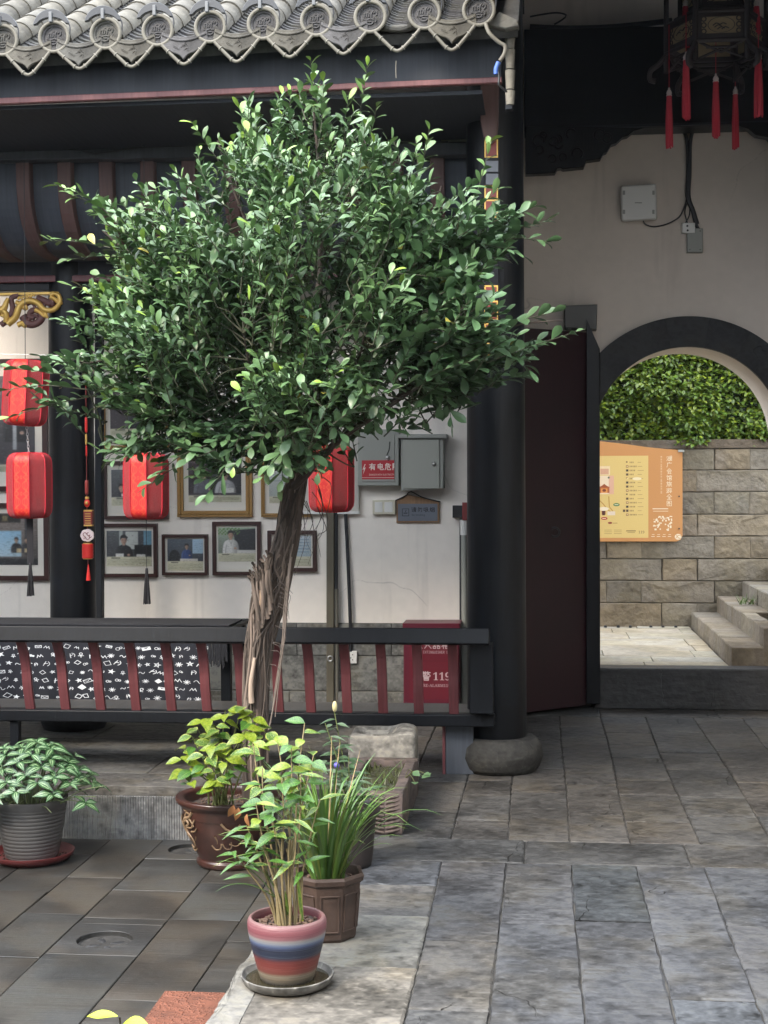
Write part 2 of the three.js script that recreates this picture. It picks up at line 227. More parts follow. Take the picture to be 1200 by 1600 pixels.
const M = {
  floor: mat('worn_flagstone', [1, 1, 1], 0.62, { map: T.stone, bumpMap: T.stoneB, bumpScale: 0.016, vertexColors: true, specularIntensity: 0.5 }),
  court: mat('courtyard_slate', [1, 1, 1], 0.5, { map: T.slate, bumpMap: T.slateB, bumpScale: 0.002, vertexColors: true }),
  joint: mat('joint_earth', [0.05, 0.047, 0.042], 1, { map: T.stone }),
  riser: mat('chiselled_stone', [0.2, 0.2, 0.19], 0.8, { map: T.stone, bumpMap: grooveB, bumpScale: 0.004 }),
  sand: mat('sandstone', [1, 1, 1], 0.9, { map: T.sand, bumpMap: T.sandB, bumpScale: 0.012, vertexColors: true }),
  carved: mat('carved_stone', [0.34, 0.33, 0.3], 0.9, { map: T.stone, bumpMap: T.stoneB, bumpScale: 0.01 }),
  darkstone: mat('dark_stone', [0.028, 0.029, 0.031], 0.75, { map: T.stone, bumpMap: T.stoneB, bumpScale: 0.006 }),
  plaster: mat('white_plaster', [0.88, 0.83, 0.785], 0.95, { map: T.plaster, bumpMap: T.plasterB, bumpScale: 0.002 }),
  greywash: mat('dingy_grey_plaster', [0.66, 0.59, 0.53], 0.95, { map: T.plaster, bumpMap: T.plasterB, bumpScale: 0.002 }),
  black: mat('black_lacquer', [0.0032, 0.0048, 0.008], 0.42, { specularIntensity: 0.45, map: T.scuff, roughnessMap: T.scuffR, bumpMap: T.woodB, bumpScale: 0.0006 }),
  bench: mat('black_bench_paint', [0.005, 0.0065, 0.0095], 0.5, { specularIntensity: 0.5, map: T.wood, bumpMap: T.woodB, bumpScale: 0.0008 }),
  fascia: mat('black_paint_weathered', [0.02, 0.0245, 0.033], 0.55, { specularIntensity: 0.6, map: T.wood, bumpMap: T.woodB, bumpScale: 0.0008 }),
  maroon: mat('maroon_paint', [0.17, 0.048, 0.054], 0.5, { map: T.wood, bumpMap: T.woodB, bumpScale: 0.0006 }),
  doorred: mat('dark_red_lacquer', [0.021, 0.0012, 0.005], 0.5, { map: T.wood }),
  rib: mat('brown_rib_paint', [0.14, 0.078, 0.07], 0.6, { map: T.wood }),
  tile: mat('grey_roof_tile', [1, 1, 1], 0.85, { map: T.tile, bumpMap: T.tileB, bumpScale: 0.004, vertexColors: true }),
  rope: mat('pale_rope', [0.12, 0.112, 0.09], 0.7),
  gold: mat('gold_leaf', [0.62, 0.4, 0.1], 0.42, { metalness: 0.35 }),
  greymetal: mat('grey_painted_metal', [0.3, 0.31, 0.28], 0.5),
  white: mat('white_plastic', [0.7, 0.7, 0.67], 0.45),
  dark: mat('dark_metal', [0.02, 0.021, 0.024], 0.45),
  steel: mat('steel', [0.5, 0.5, 0.5], 0.3, { metalness: 0.9 }),
  bark: mat('fig_bark', [0.085, 0.062, 0.05], 0.9, { map: T.bark, bumpMap: T.bark, bumpScale: 0.006 }),
  root: mat('aerial_root', [1, 1, 1], 0.85, { vertexColors: true }),
  twig: mat('green_twig', [0.03, 0.032, 0.014], 0.7),
  soil: mat('potting_soil', [0.045, 0.032, 0.026], 1, { bumpMap: T.stoneB, bumpScale: 0.02 }),
  outside: mat('sunlit_paving', [1, 1, 1], 0.85, { map: T.sand, bumpMap: T.sandB, bumpScale: 0.003, vertexColors: true }),
};
// ---------------------------------------------------------------- ground, floors, paving
seed(101);
const XE = -0.957, YC = -0.27, YP = 0.27, DW = 10.1;
{ const g = new THREE.PlaneGeometry(400, 400); g.rotateX(-Math.PI / 2); g.translate(0, -0.36, 0); structure('ground', boxUV(g), M.joint); }
const tone = (base, v = 0.12, w = 0.03) => { const k = rr(1 - v, 1 + v), s = rr(-w, w), b = Array.isArray(base) ? base : [base, base, base]; return [b[0] * k * (1 + s), b[1] * k, b[2] * k * (1 - s)]; };
function stones(parent, name, m, cells, top, thick, ch, base, o = {}) {
  for (const [x0, z0, x1, z1] of cells) { const j = (o.gap ?? 0.004), dy = rr(-1, 1) * (o.dy ?? 0.003);
    const wp = o.warp ?? ((x) => x), g = slab([[wp(x0, z0) + j, z0 + j], [wp(x1, z0) - j, z0 + j], [wp(x1, z1) - j, z1 - j], [wp(x0, z1) + j, z1 - j]], top + dy, thick, ch, { jit: o.jit ?? 0.004, seg: o.seg ?? 4, hump: o.hump ?? 0, tilt: o.tilt ?? 0.003, rim: o.rim });
    add(parent, name, paint(g, tone(typeof base === 'function' ? base(x0, z0, x1, z1) : base, o.v ?? 0.13, o.w ?? 0.03)), m); }
}
{ // the worn flagstones of the upper level
  const g = merge([cb(XE + 0.02, -0.35, -10.6, 6, -0.008, 4, 0), cb(-6, -0.35, -10.6, XE + 0.02, -0.008, -7.32, 0)]);
  const floor = structure('floor', g, M.joint);
  const cells = [], z = (d) => -d;
  const X1 = [XE, -0.4, -0.15, 0.12, 0.375, 0.635, 0.95, 1.24, 1.55, 1.86, 2.16, 2.5];
  const R1 = [[5.58, 5.18, 4.62, 3.95], [4.92, 4.27, 3.6], [5.13, 4.12, 3.5], [5.19, 3.9], [4.42, 3.7], [5.18, 4.45, 3.8], [5.4, 4.6], [5.1, 4.2], [5.3, 4.4], [5, 4], [5.3, 4.5]];
  for (let i = 0; i + 1 < X1.length; i++) { const d = [5.94, ...R1[i], 3.2, 2.5, 1.8]; for (let k = 0; k + 1 < d.length; k++) cells.push([X1[i], z(d[k]), X1[i + 1], z(d[k + 1])]); }
  const X2 = [XE, -0.079, 0.59, 1.32, 2.5]; for (let i = 0; i < 4; i++) cells.push([X2[i], -6.31, X2[i + 1], -5.94]);
  const X3 = [XE, -0.66, -0.387, -0.147, 0.116, 0.379, 0.664, 0.98, 1.28, 1.6, 1.95, 2.5];
  for (let i = 0; i + 1 < X3.length; i++) { let a = 6.31; while (a < 9.62) { let b = a + rr(0.34, 0.78); if (b > 9.45) b = 9.66; cells.push([X3[i], -b, X3[i + 1], -a]); a = b; } }
  { let a = XE; while (a < 2.5) { const b = Math.min(2.5, a + rr(0.5, 0.9)); cells.push([a, -10.06, b, -9.66]); a = b; } }
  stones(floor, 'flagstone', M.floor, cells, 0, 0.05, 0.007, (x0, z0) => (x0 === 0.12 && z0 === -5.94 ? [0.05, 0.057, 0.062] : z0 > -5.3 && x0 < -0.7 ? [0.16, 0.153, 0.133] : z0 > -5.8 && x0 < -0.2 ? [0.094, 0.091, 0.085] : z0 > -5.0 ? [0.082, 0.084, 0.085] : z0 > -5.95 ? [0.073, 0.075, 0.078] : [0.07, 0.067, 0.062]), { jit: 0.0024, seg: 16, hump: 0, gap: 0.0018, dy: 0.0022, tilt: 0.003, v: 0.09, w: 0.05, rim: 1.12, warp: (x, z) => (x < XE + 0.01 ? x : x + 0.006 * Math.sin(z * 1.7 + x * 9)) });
  // gallery floor with its long kerbstones and the chiselled riser below them
  const c2 = []; for (const [a, b] of [[-6, -4.1], [-4.1, -2.85], [-2.85, -1.72], [-1.72, XE]]) c2.push([a, -7.6, b, -7.28]);
  for (let k = 0, a = 7.6; k < 5; k++, a += 0.5) { let x = -6 + rr(0, 0.5); while (x < XE) { const b = Math.min(XE, x + rr(0.7, 1.2)); c2.push([x, -Math.min(10.06, a + 0.5), b, -a]); x = b; } }
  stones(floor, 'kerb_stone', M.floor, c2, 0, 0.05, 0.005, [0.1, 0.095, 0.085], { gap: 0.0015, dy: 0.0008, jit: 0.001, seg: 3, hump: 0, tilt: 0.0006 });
  const edges = [-6, -4.1, -2.85, -1.72, XE];
  for (let i = 0; i < 4; i++) { const b = block(edges[i] + 0.002, YC - 0.04, edges[i + 1] - 0.002, -0.052, -7.272, 0.2, 0.003, {}); add(floor, 'riser_stone', b, M.riser); }
  // the rough-hewn edge of the upper level along the courtyard
  for (let a = 7.26, k = 0; a > 1.5; k++) { const b = a - rr(0.5, 0.9); const g2 = slab(rect(XE - 0.0, -a + 0.004, XE + 0.18, -b - 0.004), -0.052, 0.26, 0.01, { jit: 0.008, seg: 5 }); add(floor, 'edge_stone', paint(g2, tone(0.16)), M.floor); a = b; }
  { // broken lip of pale stone at the near corner, spilling a few centimetres over the edge
    const p0 = F(388, 1494, 0), p1 = F(372, 1530, 0), p2 = F(340, 1572, 0), p3 = F(322, 1600, 0), p4 = F(290, 1680, 0);
    const out = [[p0.x, p0.z], [p1.x - 0.012, p1.z], [p1.x + 0.004, p1.z + 0.06], [p2.x - 0.01, p2.z], [p2.x + 0.006, p2.z + 0.05], [p3.x, p3.z], [p4.x, p4.z], [XE + 0.1, p4.z], [XE + 0.1, p0.z]];
    add(floor, 'edge_stone', paint(slab(out, 0.0045, 0.14, 0.012, { jit: 0.012, seg: 5, hump: 0.003 }), [0.2, 0.192, 0.168]), M.floor, 'pale rough lip of the upper paving beside the pots'); }
}
{ // slate slabs of the sunken courtyard
  const y = YC, court = structure('courtyard_ground', cb(-7, -0.34, -7.3, XE + 0.05, YC - 0.02, 4, 0), M.joint), cells = [];
  const cols = [[-2.75, -2.46, [7.27, 6.7, 6.1, 5.4, 4.7, 4]], [-2.46, -2.18, [7.27, 6.95, 6.3, 5.7, 5.0, 4.2]], [-2.18, -1.91, [7.27, 6.55, 5.98, 5.41, 4.9, 4.3]], [-1.91, -1.545, [6.9, 6.36, 5.945, 5.863]], [-1.91, -1.545, [5.47, 4.62, 3.9]],
    [-1.545, -1.243, [7.27, 6.51, 5.96, 5.0, 4.2]], [-1.243, XE, [7.27, 6.42, 5.68, 4.9, 4.2]], [-3.1, -2.75, [7.27, 6.6, 5.9, 5.2, 4.4]], [-3.5, -3.1, [7.27, 6.5, 5.8, 5.0, 4.2]]];
  for (const [a, b, d] of cols) for (let k = 0; k + 1 < d.length; k++) cells.push([a, -d[k], b, -d[k + 1]]);
  stones(court, 'courtyard_slab', M.court, cells, y, 0.045, 0.003, (x0) => [0.051, 0.048, 0.043], { gap: 0.0025, jit: 0.0015, seg: 3, hump: 0, dy: 0.0025, tilt: 0.003, v: 0.2, w: 0.08 });
  for (const [d0, d1, cz] of [[7.27, 6.9, 7.1], [5.863, 5.47, 5.66]]) { // the two slabs with round carved drains
    const s = shape(rect(-1.9075, d1 + 0.0025, -1.5475, d0 - 0.0025), [Array.from({ length: 40 }, (_, i) => [-1.73 + 0.112 * Math.cos(-i / 40 * 6.2832), cz + 0.112 * Math.sin(-i / 40 * 6.2832)])]);
    const g = new THREE.ExtrudeGeometry(s, { depth: 0.045, bevelEnabled: true, bevelSize: 0.002, bevelThickness: 0.002, bevelSegments: 1 }); g.rotateX(-Math.PI / 2); g.translate(0, y - 0.047, 0);
    const sl = add(court, 'drain_slab', paint(boxUV(g), [0.05, 0.049, 0.047]), M.court, d0 > 7 ? 'slab with a round drain half under the brown pot' : 'slab with a round carved drain');
    const parts = [];
    for (let k = 0; k < 4; k++) { const a = 0.5 + k * Math.PI / 2, sp = new THREE.SphereGeometry(1, 14, 10); sp.scale(0.062, 0.03, 0.03); sp.translate(0.05, 0, 0); sp.rotateY(a); sp.translate(-1.73, y - 0.046, -cz); parts.push(boxUV(sp)); }
    const hub = new THREE.SphereGeometry(0.024, 12, 8); hub.scale(1, 0.7, 1); hub.translate(-1.73, y - 0.042, -cz); parts.push(boxUV(hub));
    add(sl, 'drain_grate', paint(merge(parts), [0.045, 0.045, 0.047]), M.court);
    const pit = new THREE.CylinderGeometry(0.115, 0.115, 0.012, 32); pit.translate(-1.73, y - 0.058, -cz); add(sl, 'drain_bottom', boxUV(pit), M.joint);
  }
  { const a = F(258, 1553, YC), g = bx(0.36, 0.007, 1.0, 0.002); g.translate(a.x + 0.18, YC + 0.0085, a.z + 0.5); boxUV(g); const pl = thing('rusty_cover_plate', 'rust brown embossed metal plate lying on the slate beside the pale stone edge', 'metal plate', V(a.x + 0.18, YC, a.z + 0.5));
    wpart(pl, 'plate', g, mat('rusted_steel', [0.2, 0.075, 0.042], 0.75, { map: T.rust, bumpMap: T.rustB, bumpScale: 0.004 })); }
}
{ // bright paving outside the gateway
  const pav = structure('pavement', cb(-3, 0.004, -16, 8, YP - 0.02, -10.14, 0), M.joint), cells = [], D = [12.88, 12.7, 12.37, 11.9, 11.45, 11.1, 10.72, 10.4, 10.16];
  for (let k = 0; k + 1 < D.length; k++) { let x = -1.6 + rr(0, 0.5); while (x < 1.27) { const b = Math.min(1.27, x + rr(0.35, 0.85)); cells.push([x, -D[k], b, -D[k + 1]]); x = b; } }
  stones(pav, 'paving_stone', M.outside, cells, YP, 0.04, 0.004, [0.43, 0.4, 0.34], { gap: 0.003, seg: 2, jit: 0.003, v: 0.1, w: 0.05, hump: 0.001 });
  for (const px of [946, 966, 985, 1017, 1036, 1056]) { const p = P(px, 984, 12.78), s = new THREE.CylinderGeometry(0.012, 0.014, 0.018, 8); s.translate(p.x, YP + 0.009, p.z); add(pav, 'stone_stud', s, M.darkstone); }
}
// ---------------------------------------------------------------- retaining wall, steps, hedge outside
{
  const D = 12.9, w = thing('retaining_wall', 'sandstone block wall behind the archway under the hedge', 'wall', V(0.8, YP, -D));
  wpart(w, 'wall_core', cb(-3, YP - 0.2, -D - 0.5, 8, 1.83, -D - 0.02, 0), mat('sandy_mortar', [0.1, 0.085, 0.066], 1));
  const ys = [975, 942, 907.5, 873, 838, 804, 769, 735, 702].map((p) => P(1000, p, D).y); ys[0] = YP - 0.03;
  const X = (px) => (px - 845) / 2300 * D + 0.0;
  for (let k = 0; k < 8; k++) { const js = []; for (let n = -6; n < 14; n++) { const s = n * 164; if (k % 2 === 0) js.push(1029 + s, 1083 + s); else js.push(945 + s, 999 + s); }
    js.sort((a, b) => a - b);
    for (let i = 0; i + 1 < js.length; i++) { const x0 = X(js[i]) + rr(-0.01, 0.01), x1 = X(js[i + 1]); if (x1 < -1.6 || x0 > 4.2) continue;
      wpart(w, 'wall_stone', paint(block(x0 + 0.003, ys[k] + 0.003, x1 - 0.003, ys[k + 1] - 0.003, -D + rr(-0.004, 0.006), 0.12, 0.008, { jit: 0.003, seg: 4, hump: 0.006 }), tone(((q) => [q * 1.07, q * 0.95, q * 0.77])(rr(0.19, 0.235)), 0.06, 0.05)), M.sand); } }
  for (let x = -1.6; x < 4; x += 0.95) wpart(w, 'coping_stone', paint(block(x, ys[8] + 0.003, x + 0.944, ys[8] + 0.08, -D + 0.012, 0.3, 0.008, { jit: 0.003, seg: 3 }), tone([0.14, 0.12, 0.095], 0.1, 0.06)), M.sand);
}
{
  const st = thing('stone_steps', 'flight of worn sandstone steps climbing beyond the archway', 'steps', V(1.9, YP, -11.8));
  for (let k = 0; k < 6; k++) { const x0 = 1.285 + 0.215 * k, y1 = 0.4 + 0.133 * k; let a = 12.88;
    const ze = k < 2 ? 10.2 : 10.79; while (a > ze + 0.02) { let b = a - rr(0.38, 0.62); if (b < ze + 0.25) b = ze; const g = slab(rect(x0, -a + 0.003, k === 1 && b < 10.8 ? 1.61 : x0 + 0.235, -b - 0.003), y1 + rr(-0.004, 0.004), y1 - YP + 0.03, 0.01, { jit: 0.004, seg: 4, hump: 0.002 }); wpart(st, 'step_stone', paint(g, tone([0.23, 0.205, 0.17], 0.14, 0.06)), M.sand); a = b; } }
  wpart(st, 'stair_core', cb(2.5, YP, -12.85, 5, 1.0, -10.8, 0), M.darkstone);
}
function leafCloud(parent, name, geo, m, mats, cols, kind) { // many leaves as one part
  const im = new THREE.InstancedMesh(geo, m, mats.length); im.name = name; im.castShadow = im.receiveShadow = true; const c = new THREE.Color();
  mats.forEach((q, i) => { im.setMatrixAt(i, q); im.setColorAt(i, c.setRGB(...cols[i])); }); im.userData.kind = kind ?? 'stuff'; parent.add(im); return im;
}
const leafMat = (n, c, o = {}) => mat(n, c, 0.38, { transmission: 0.22, thickness: 0, specularIntensity: 0.8, ...o });
{
  seed(33);
  const h = thing('hedge', 'clipped dense green hedge growing above the sandstone wall', 'hedge', V(1, 1.85, -12.9));
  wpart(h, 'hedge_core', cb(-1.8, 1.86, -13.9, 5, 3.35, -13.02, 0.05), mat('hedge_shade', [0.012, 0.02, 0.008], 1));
  const geo = leafGeo(0.05, 0.028, { seg: 3, fold: 0.3 }), ms = [], cs = [];
  for (let i = 0; i < 32000; i++) { const x = rr(-0.2, 3.0), y = rr(1.84, 3.2), lump = fbm(x / 4 + 2, y / 4 + 2, 12, 3), deep = rnd() * 0.2, z = -12.9 + (lump - 0.5) * 0.3 - deep * 0.8;
    const d = V(rr(-1, 1), rr(-0.9, 0.5), rr(0.1, 0.9)), up = V(rr(-0.4, 0.4), 1, rr(0.2, 1));
    ms.push(leafMatrix(V(x - h.position.x, y - h.position.y, z - h.position.z), d, up, rr(0.7, 1.25)));
    const k = rr(0.6, 1.2), yl = Math.pow(rnd(), 3); cs.push([(0.085 + 0.13 * yl) * k, (0.16 + 0.11 * yl) * k, 0.018 * k]); }
  leafCloud(h, 'hedge_leaves', geo, leafMat('hedge_leaf', [1, 1, 1], { transmission: 0.25 }), ms, cs);
  // a few weeds in the step joints
  for (const [px, py, d, n] of [[1132, 1002, 11.9, 26], [1166, 938, 12.0, 26], [1100, 995, 12.4, 10], [1158, 1000, 11.2, 12]]) {
    const b = P(px, py, d), t = thing('weed_tuft', `green weed tuft in the stone steps, ${['halfway along the second step', 'under the third step', 'smallest, near the wall', 'close to the arch reveal'][used.weed_tuft === undefined ? 0 : used.weed_tuft + 1]}`, 'weed', b), gs = [];
    for (let i = 0; i < n; i++) gs.push(blade(b.clone().add(V(rr(-0.06, 0.06), -0.03, rr(-0.08, 0.08))), V(rr(-1, 1), rr(0.4, 1.4), rr(-0.5, 1)), rr(0.05, 0.1), 0.012, 6, 4)); wpart(t, 'weed_leaves', merge(gs), leafMat('weed_leaf', [0.1, 0.16, 0.04])).userData.kind = 'stuff'; }
}
// ---------------------------------------------------------------- the gallery (low wing with tiled eave)
seed(202);
const boardPx = (list, d, th, bev = 0.004) => { const g = extrude(shape(list.map(([x, y]) => { const p = P(x, y, d); return [p.x, p.y]; })), th, bev); g.translate(0, 0, -d - th); return boxUV(g, rnd(), rnd()); };
const gal = thing('gallery', 'low gallery with grey tiled eave and white wall full of framed pictures', 'building', V(-2.6, 0, -8.6));
const G = (name, g, m, label) => wpart(gal, name, g, m, label);
const sub = (parentThing, part, name, g, m, label) => { g.translate(-parentThing.position.x, -parentThing.position.y, -parentThing.position.z); return add(part, name, g, m, label); };
const XP = -0.28; // party wall between the gallery and the gate hall
const gwall = G('wall', cb(-6, 0.56, -DW - 0.3, XP - 0.03, 4.7, -DW, 0), M.plaster);
{ // stone wainscot, block by block
  G('wainscot_core', cb(-6, 0, -DW - 0.25, XP - 0.03, 0.555, -DW + 0.005, 0), M.joint);
  const wain = mat('wainscot_stone', [0.2, 0.2, 0.18], 0.85, { map: T.stone, bumpMap: T.stoneB, bumpScale: 0.006 });
  for (const [y0, y1, o] of [[0.0, 0.09, 0.3], [0.09, 0.335, 0], [0.335, 0.56, 0.35]]) for (let x = -6 + o; x < XP - 0.1; x += 0.66) sub(gal, gwall, 'wainscot_block', block(x + 0.002, y0 + 0.002, Math.min(x + 0.658, XP - 0.03), y1 - 0.002, -DW + (y0 ? 0.022 : 0.06), 0.05, 0.004, { jit: 0.001, seg: 2 }), wain);
}
G('party_wall', (() => { const e = new THREE.ExtrudeGeometry(shape([[7.9, 0], [10.4, 0], [10.4, 5.5], [10.2, 5.5], [7.9, 4.5]]), { depth: 0.08, bevelEnabled: false }); e.rotateY(Math.PI / 2); e.translate(XP - 0.03, 0, 0); return boxUV(e); })(), M.fascia);
G('end_wall', cb(-6.3, 0, -10.4, -6, 4.7, -7.3, 0), M.plaster);
function CARVE() { // open-work dragon carving, gilt on brown, under the beam
  const d = 8.9, br = mat('carving_brown', [0.12, 0.05, 0.045], 0.6), pc = (px, py, o = 0) => P(px, py, d - 0.03 - o);
  const c = G('carved_frieze', boardPx([[-200, 462], [100, 456], [101, 459], [-200, 465.5]], d - 0.03, 0.05, 0.002), M.gold, 'gilded open-work carving under the beam');
  const s = (n, pts, r0, r1, m, o = 0) => sub(gal, c, n, taper(pts.map(([x, y]) => pc(x, y, o)), r0, r1, 26, 7), m);
  for (const off of [0, -98]) {
    s('carved_scroll', [[12 + off, 506], [24 + off, 496], [30 + off, 480], [42 + off, 470], [58 + off, 473], [70 + off, 484], [84 + off, 484], [93 + off, 474], [93 + off, 463], [84 + off, 458], [79 + off, 462]], 0.0240, 0.0135, M.gold, 0.015);
    s('carved_scroll', [[28 + off, 508], [38 + off, 504], [40 + off, 510], [34 + off, 507]], 0.0180, 0.0105, M.gold, 0.01); s('carved_scroll', [[68 + off, 484], [72 + off, 492], [74 + off, 497]], 0.0150, 0.0090, M.gold, 0.01);
    s('carved_scroll', [[36 + off, 494], [44 + off, 506], [56 + off, 506], [66 + off, 496], [60 + off, 486], [50 + off, 486], [46 + off, 494], [54 + off, 497]], 0.0270, 0.0180, br); s('carved_scroll', [[58 + off, 466], [70 + off, 470], [82 + off, 476], [80 + off, 464]], 0.0225, 0.0165, br); s('carved_scroll', [[2 + off, 508], [14 + off, 498], [20 + off, 482], [18 + off, 466], [30 + off, 462]], 0.0195, 0.0165, br);
    s('carved_dragon', [[-2 + off, 486], [6 + off, 482], [10 + off, 472], [13 + off, 466]], 0.0270, 0.0120, M.gold, 0.02); s('carved_dragon', [[4 + off, 484], [10 + off, 492], [8 + off, 504]], 0.0210, 0.0135, M.gold, 0.02); for (const [x, y, q] of [[20, 492, 1], [34, 478, -1], [52, 498, 1], [64, 490, -1], [76, 474, 1], [88, 470, -1], [46, 478, 1], [8, 496, -1]]) s('carved_scroll', [[x - 9 + off, y + 6 * q], [x - 3 + off, y - 3], [x + 5 + off, y - 4 * q], [x + 8 + off, y + 4], [x + 2 + off, y + 5 * q]], 0.015, 0.008, q > 0 ? br : M.gold, q > 0 ? 0 : 0.012); for (let k = 0; k < 5; k++) s('carved_curl', [[28 + k * 5 + off, 468 - k], [31 + k * 5 + off, 464 - k], [34 + k * 5 + off, 467 - k]], 0.0090, 0.0060, M.gold, 0.02); } }
// inner column, beam, carved and gilded bracket
{
  const c = P(114, 900, 9.0), g = lathe([[0.14, 0], [0.143, 0.4], [0.138, 2.2], [0.134, 3.05]], 48); g.translate(c.x, 0, c.z); G('column', boxUV(g), M.black, 'dark inner column between the picture frames');
  G('column_base', (() => { const q = lathe([[0, 0], [0.19, 0], [0.215, 0.06], [0.2, 0.12], [0.145, 0.14], [0.1, 0.14]], 40); q.translate(c.x, 0, c.z); return boxUV(q); })(), M.darkstone);
  G('wall_post', boardPx([[149, 1120], [158, 1120], [158, 440], [149, 440]], 9.6, 0.06), M.fascia);
  const beam = G('beam', boardPx([[-420, 384], [735, 372], [735, 424], [-420, 438]], 8.9, 0.2), M.fascia);
  sub(gal, beam, 'red_moulding', boardPx([[-420, 437], [735, 424], [735, 431], [-420, 446]], 8.88, 0.2), M.maroon);
  CARVE();
  G('lower_beam', boardPx([[-420, 446], [735, 431], [735, 446], [-420, 458]], 8.92, 0.16), M.black);
}
{ // curved ribs of the gallery ceiling and the boards behind them
  const prof = [[8.2, 3.55], [8.2, 3.33], [8.21, 3.2], [8.25, 3.09], [8.34, 2.985], [8.47, 2.92], [8.75, 2.9]];
  const curve = (off) => new THREE.CatmullRomCurve3(prof.map(([d, y]) => V(0, y, -d - off)));
  const s0 = curve(0.06).getPoints(16), pos = []; for (let i = 0; i < 16; i++) { const a = s0[i], b = s0[i + 1]; pos.push(-6, a.y, a.z, XP, a.y, a.z, XP, b.y, b.z, -6, a.y, a.z, XP, b.y, b.z, -6, b.y, b.z); }
  const cg = new THREE.BufferGeometry(); cg.setAttribute('position', new THREE.Float32BufferAttribute(pos, 3)); cg.computeVertexNormals(); const ceil = G('ceiling_panel', boxUV(cg), mat('ceiling_paint', [0.075, 0.088, 0.112], 0.6, { map: T.wood }));
  const c0 = curve(0.0).getPoints(14);
  for (let k = -5; k < 14; k++) { const x = P(45 + 64 * k, 300, 8.3).x, w = 0.036; if (x > XP - 0.1) break; const parts = [];
    const sh = [...c0.map((q) => [-q.z, q.y]), ...c0.slice().reverse().map((q) => [-q.z + 0.07, q.y + 0.02])]; const e = new THREE.ExtrudeGeometry(shape(sh), { depth: w * 2, bevelEnabled: true, bevelSize: 0.004, bevelThickness: 0.004, bevelSegments: 1 }); e.rotateY(Math.PI / 2); e.translate(x - w, 0, 0); parts.push(boxUV(e, rnd(), rnd()));
    sub(gal, ceil, 'ceiling_rib', merge(parts), M.rib); }
  const pur = G('purlin', boardPx([[-420, 238], [735, 224], [735, 240], [-420, 254]], 8.12, 0.1), mat('purlin_paint', [0.06, 0.066, 0.075], 0.6, { map: T.wood }));
  for (let k = -3; k < 11; k++) { const x = 50 + 64 * k, s = -0.012; const y = 223 + s * x; sub(gal, pur, 'batten', boardPx([[x, y + 6], [x + 44, y + 5.4], [x + 44, y - 0.6], [x, y]], 8.14, 0.02, 0.002), mat('pale_batten', [0.16, 0.15, 0.11], 0.7)); }
  sub(gal, pur, 'strip_cable', tube([P(-200, 236, 8.1), P(20, 234, 8.1), P(110, 233, 8.1), P(150, 240, 8.09), P(210, 231, 8.1), P(420, 226, 8.1), P(700, 222, 8.1)], 0.006, 40, 5), M.dark);
  G('soffit', cb(-6, 3.42, -8.2, XP, 3.44, -7.2, 0), M.fascia);
  G('soffit_beam', boardPx([[-420, 219], [735, 202], [735, 222], [-420, 238]], 8.22, 0.12), M.fascia);
}
{ // fascia with its red strip
  const fa = G('fascia_board', boardPx([[-420, 177], [783, 126], [783, 60], [-420, 108]], 7.15, 0.03), M.fascia);
  sub(gal, fa, 'red_strip', boardPx([[-420, 179.5], [783, 128], [783, 121.5], [-420, 172]], 7.135, 0.03), mat('faded_red_strip', [0.19, 0.075, 0.075], 0.6, { map: T.wood }));
}
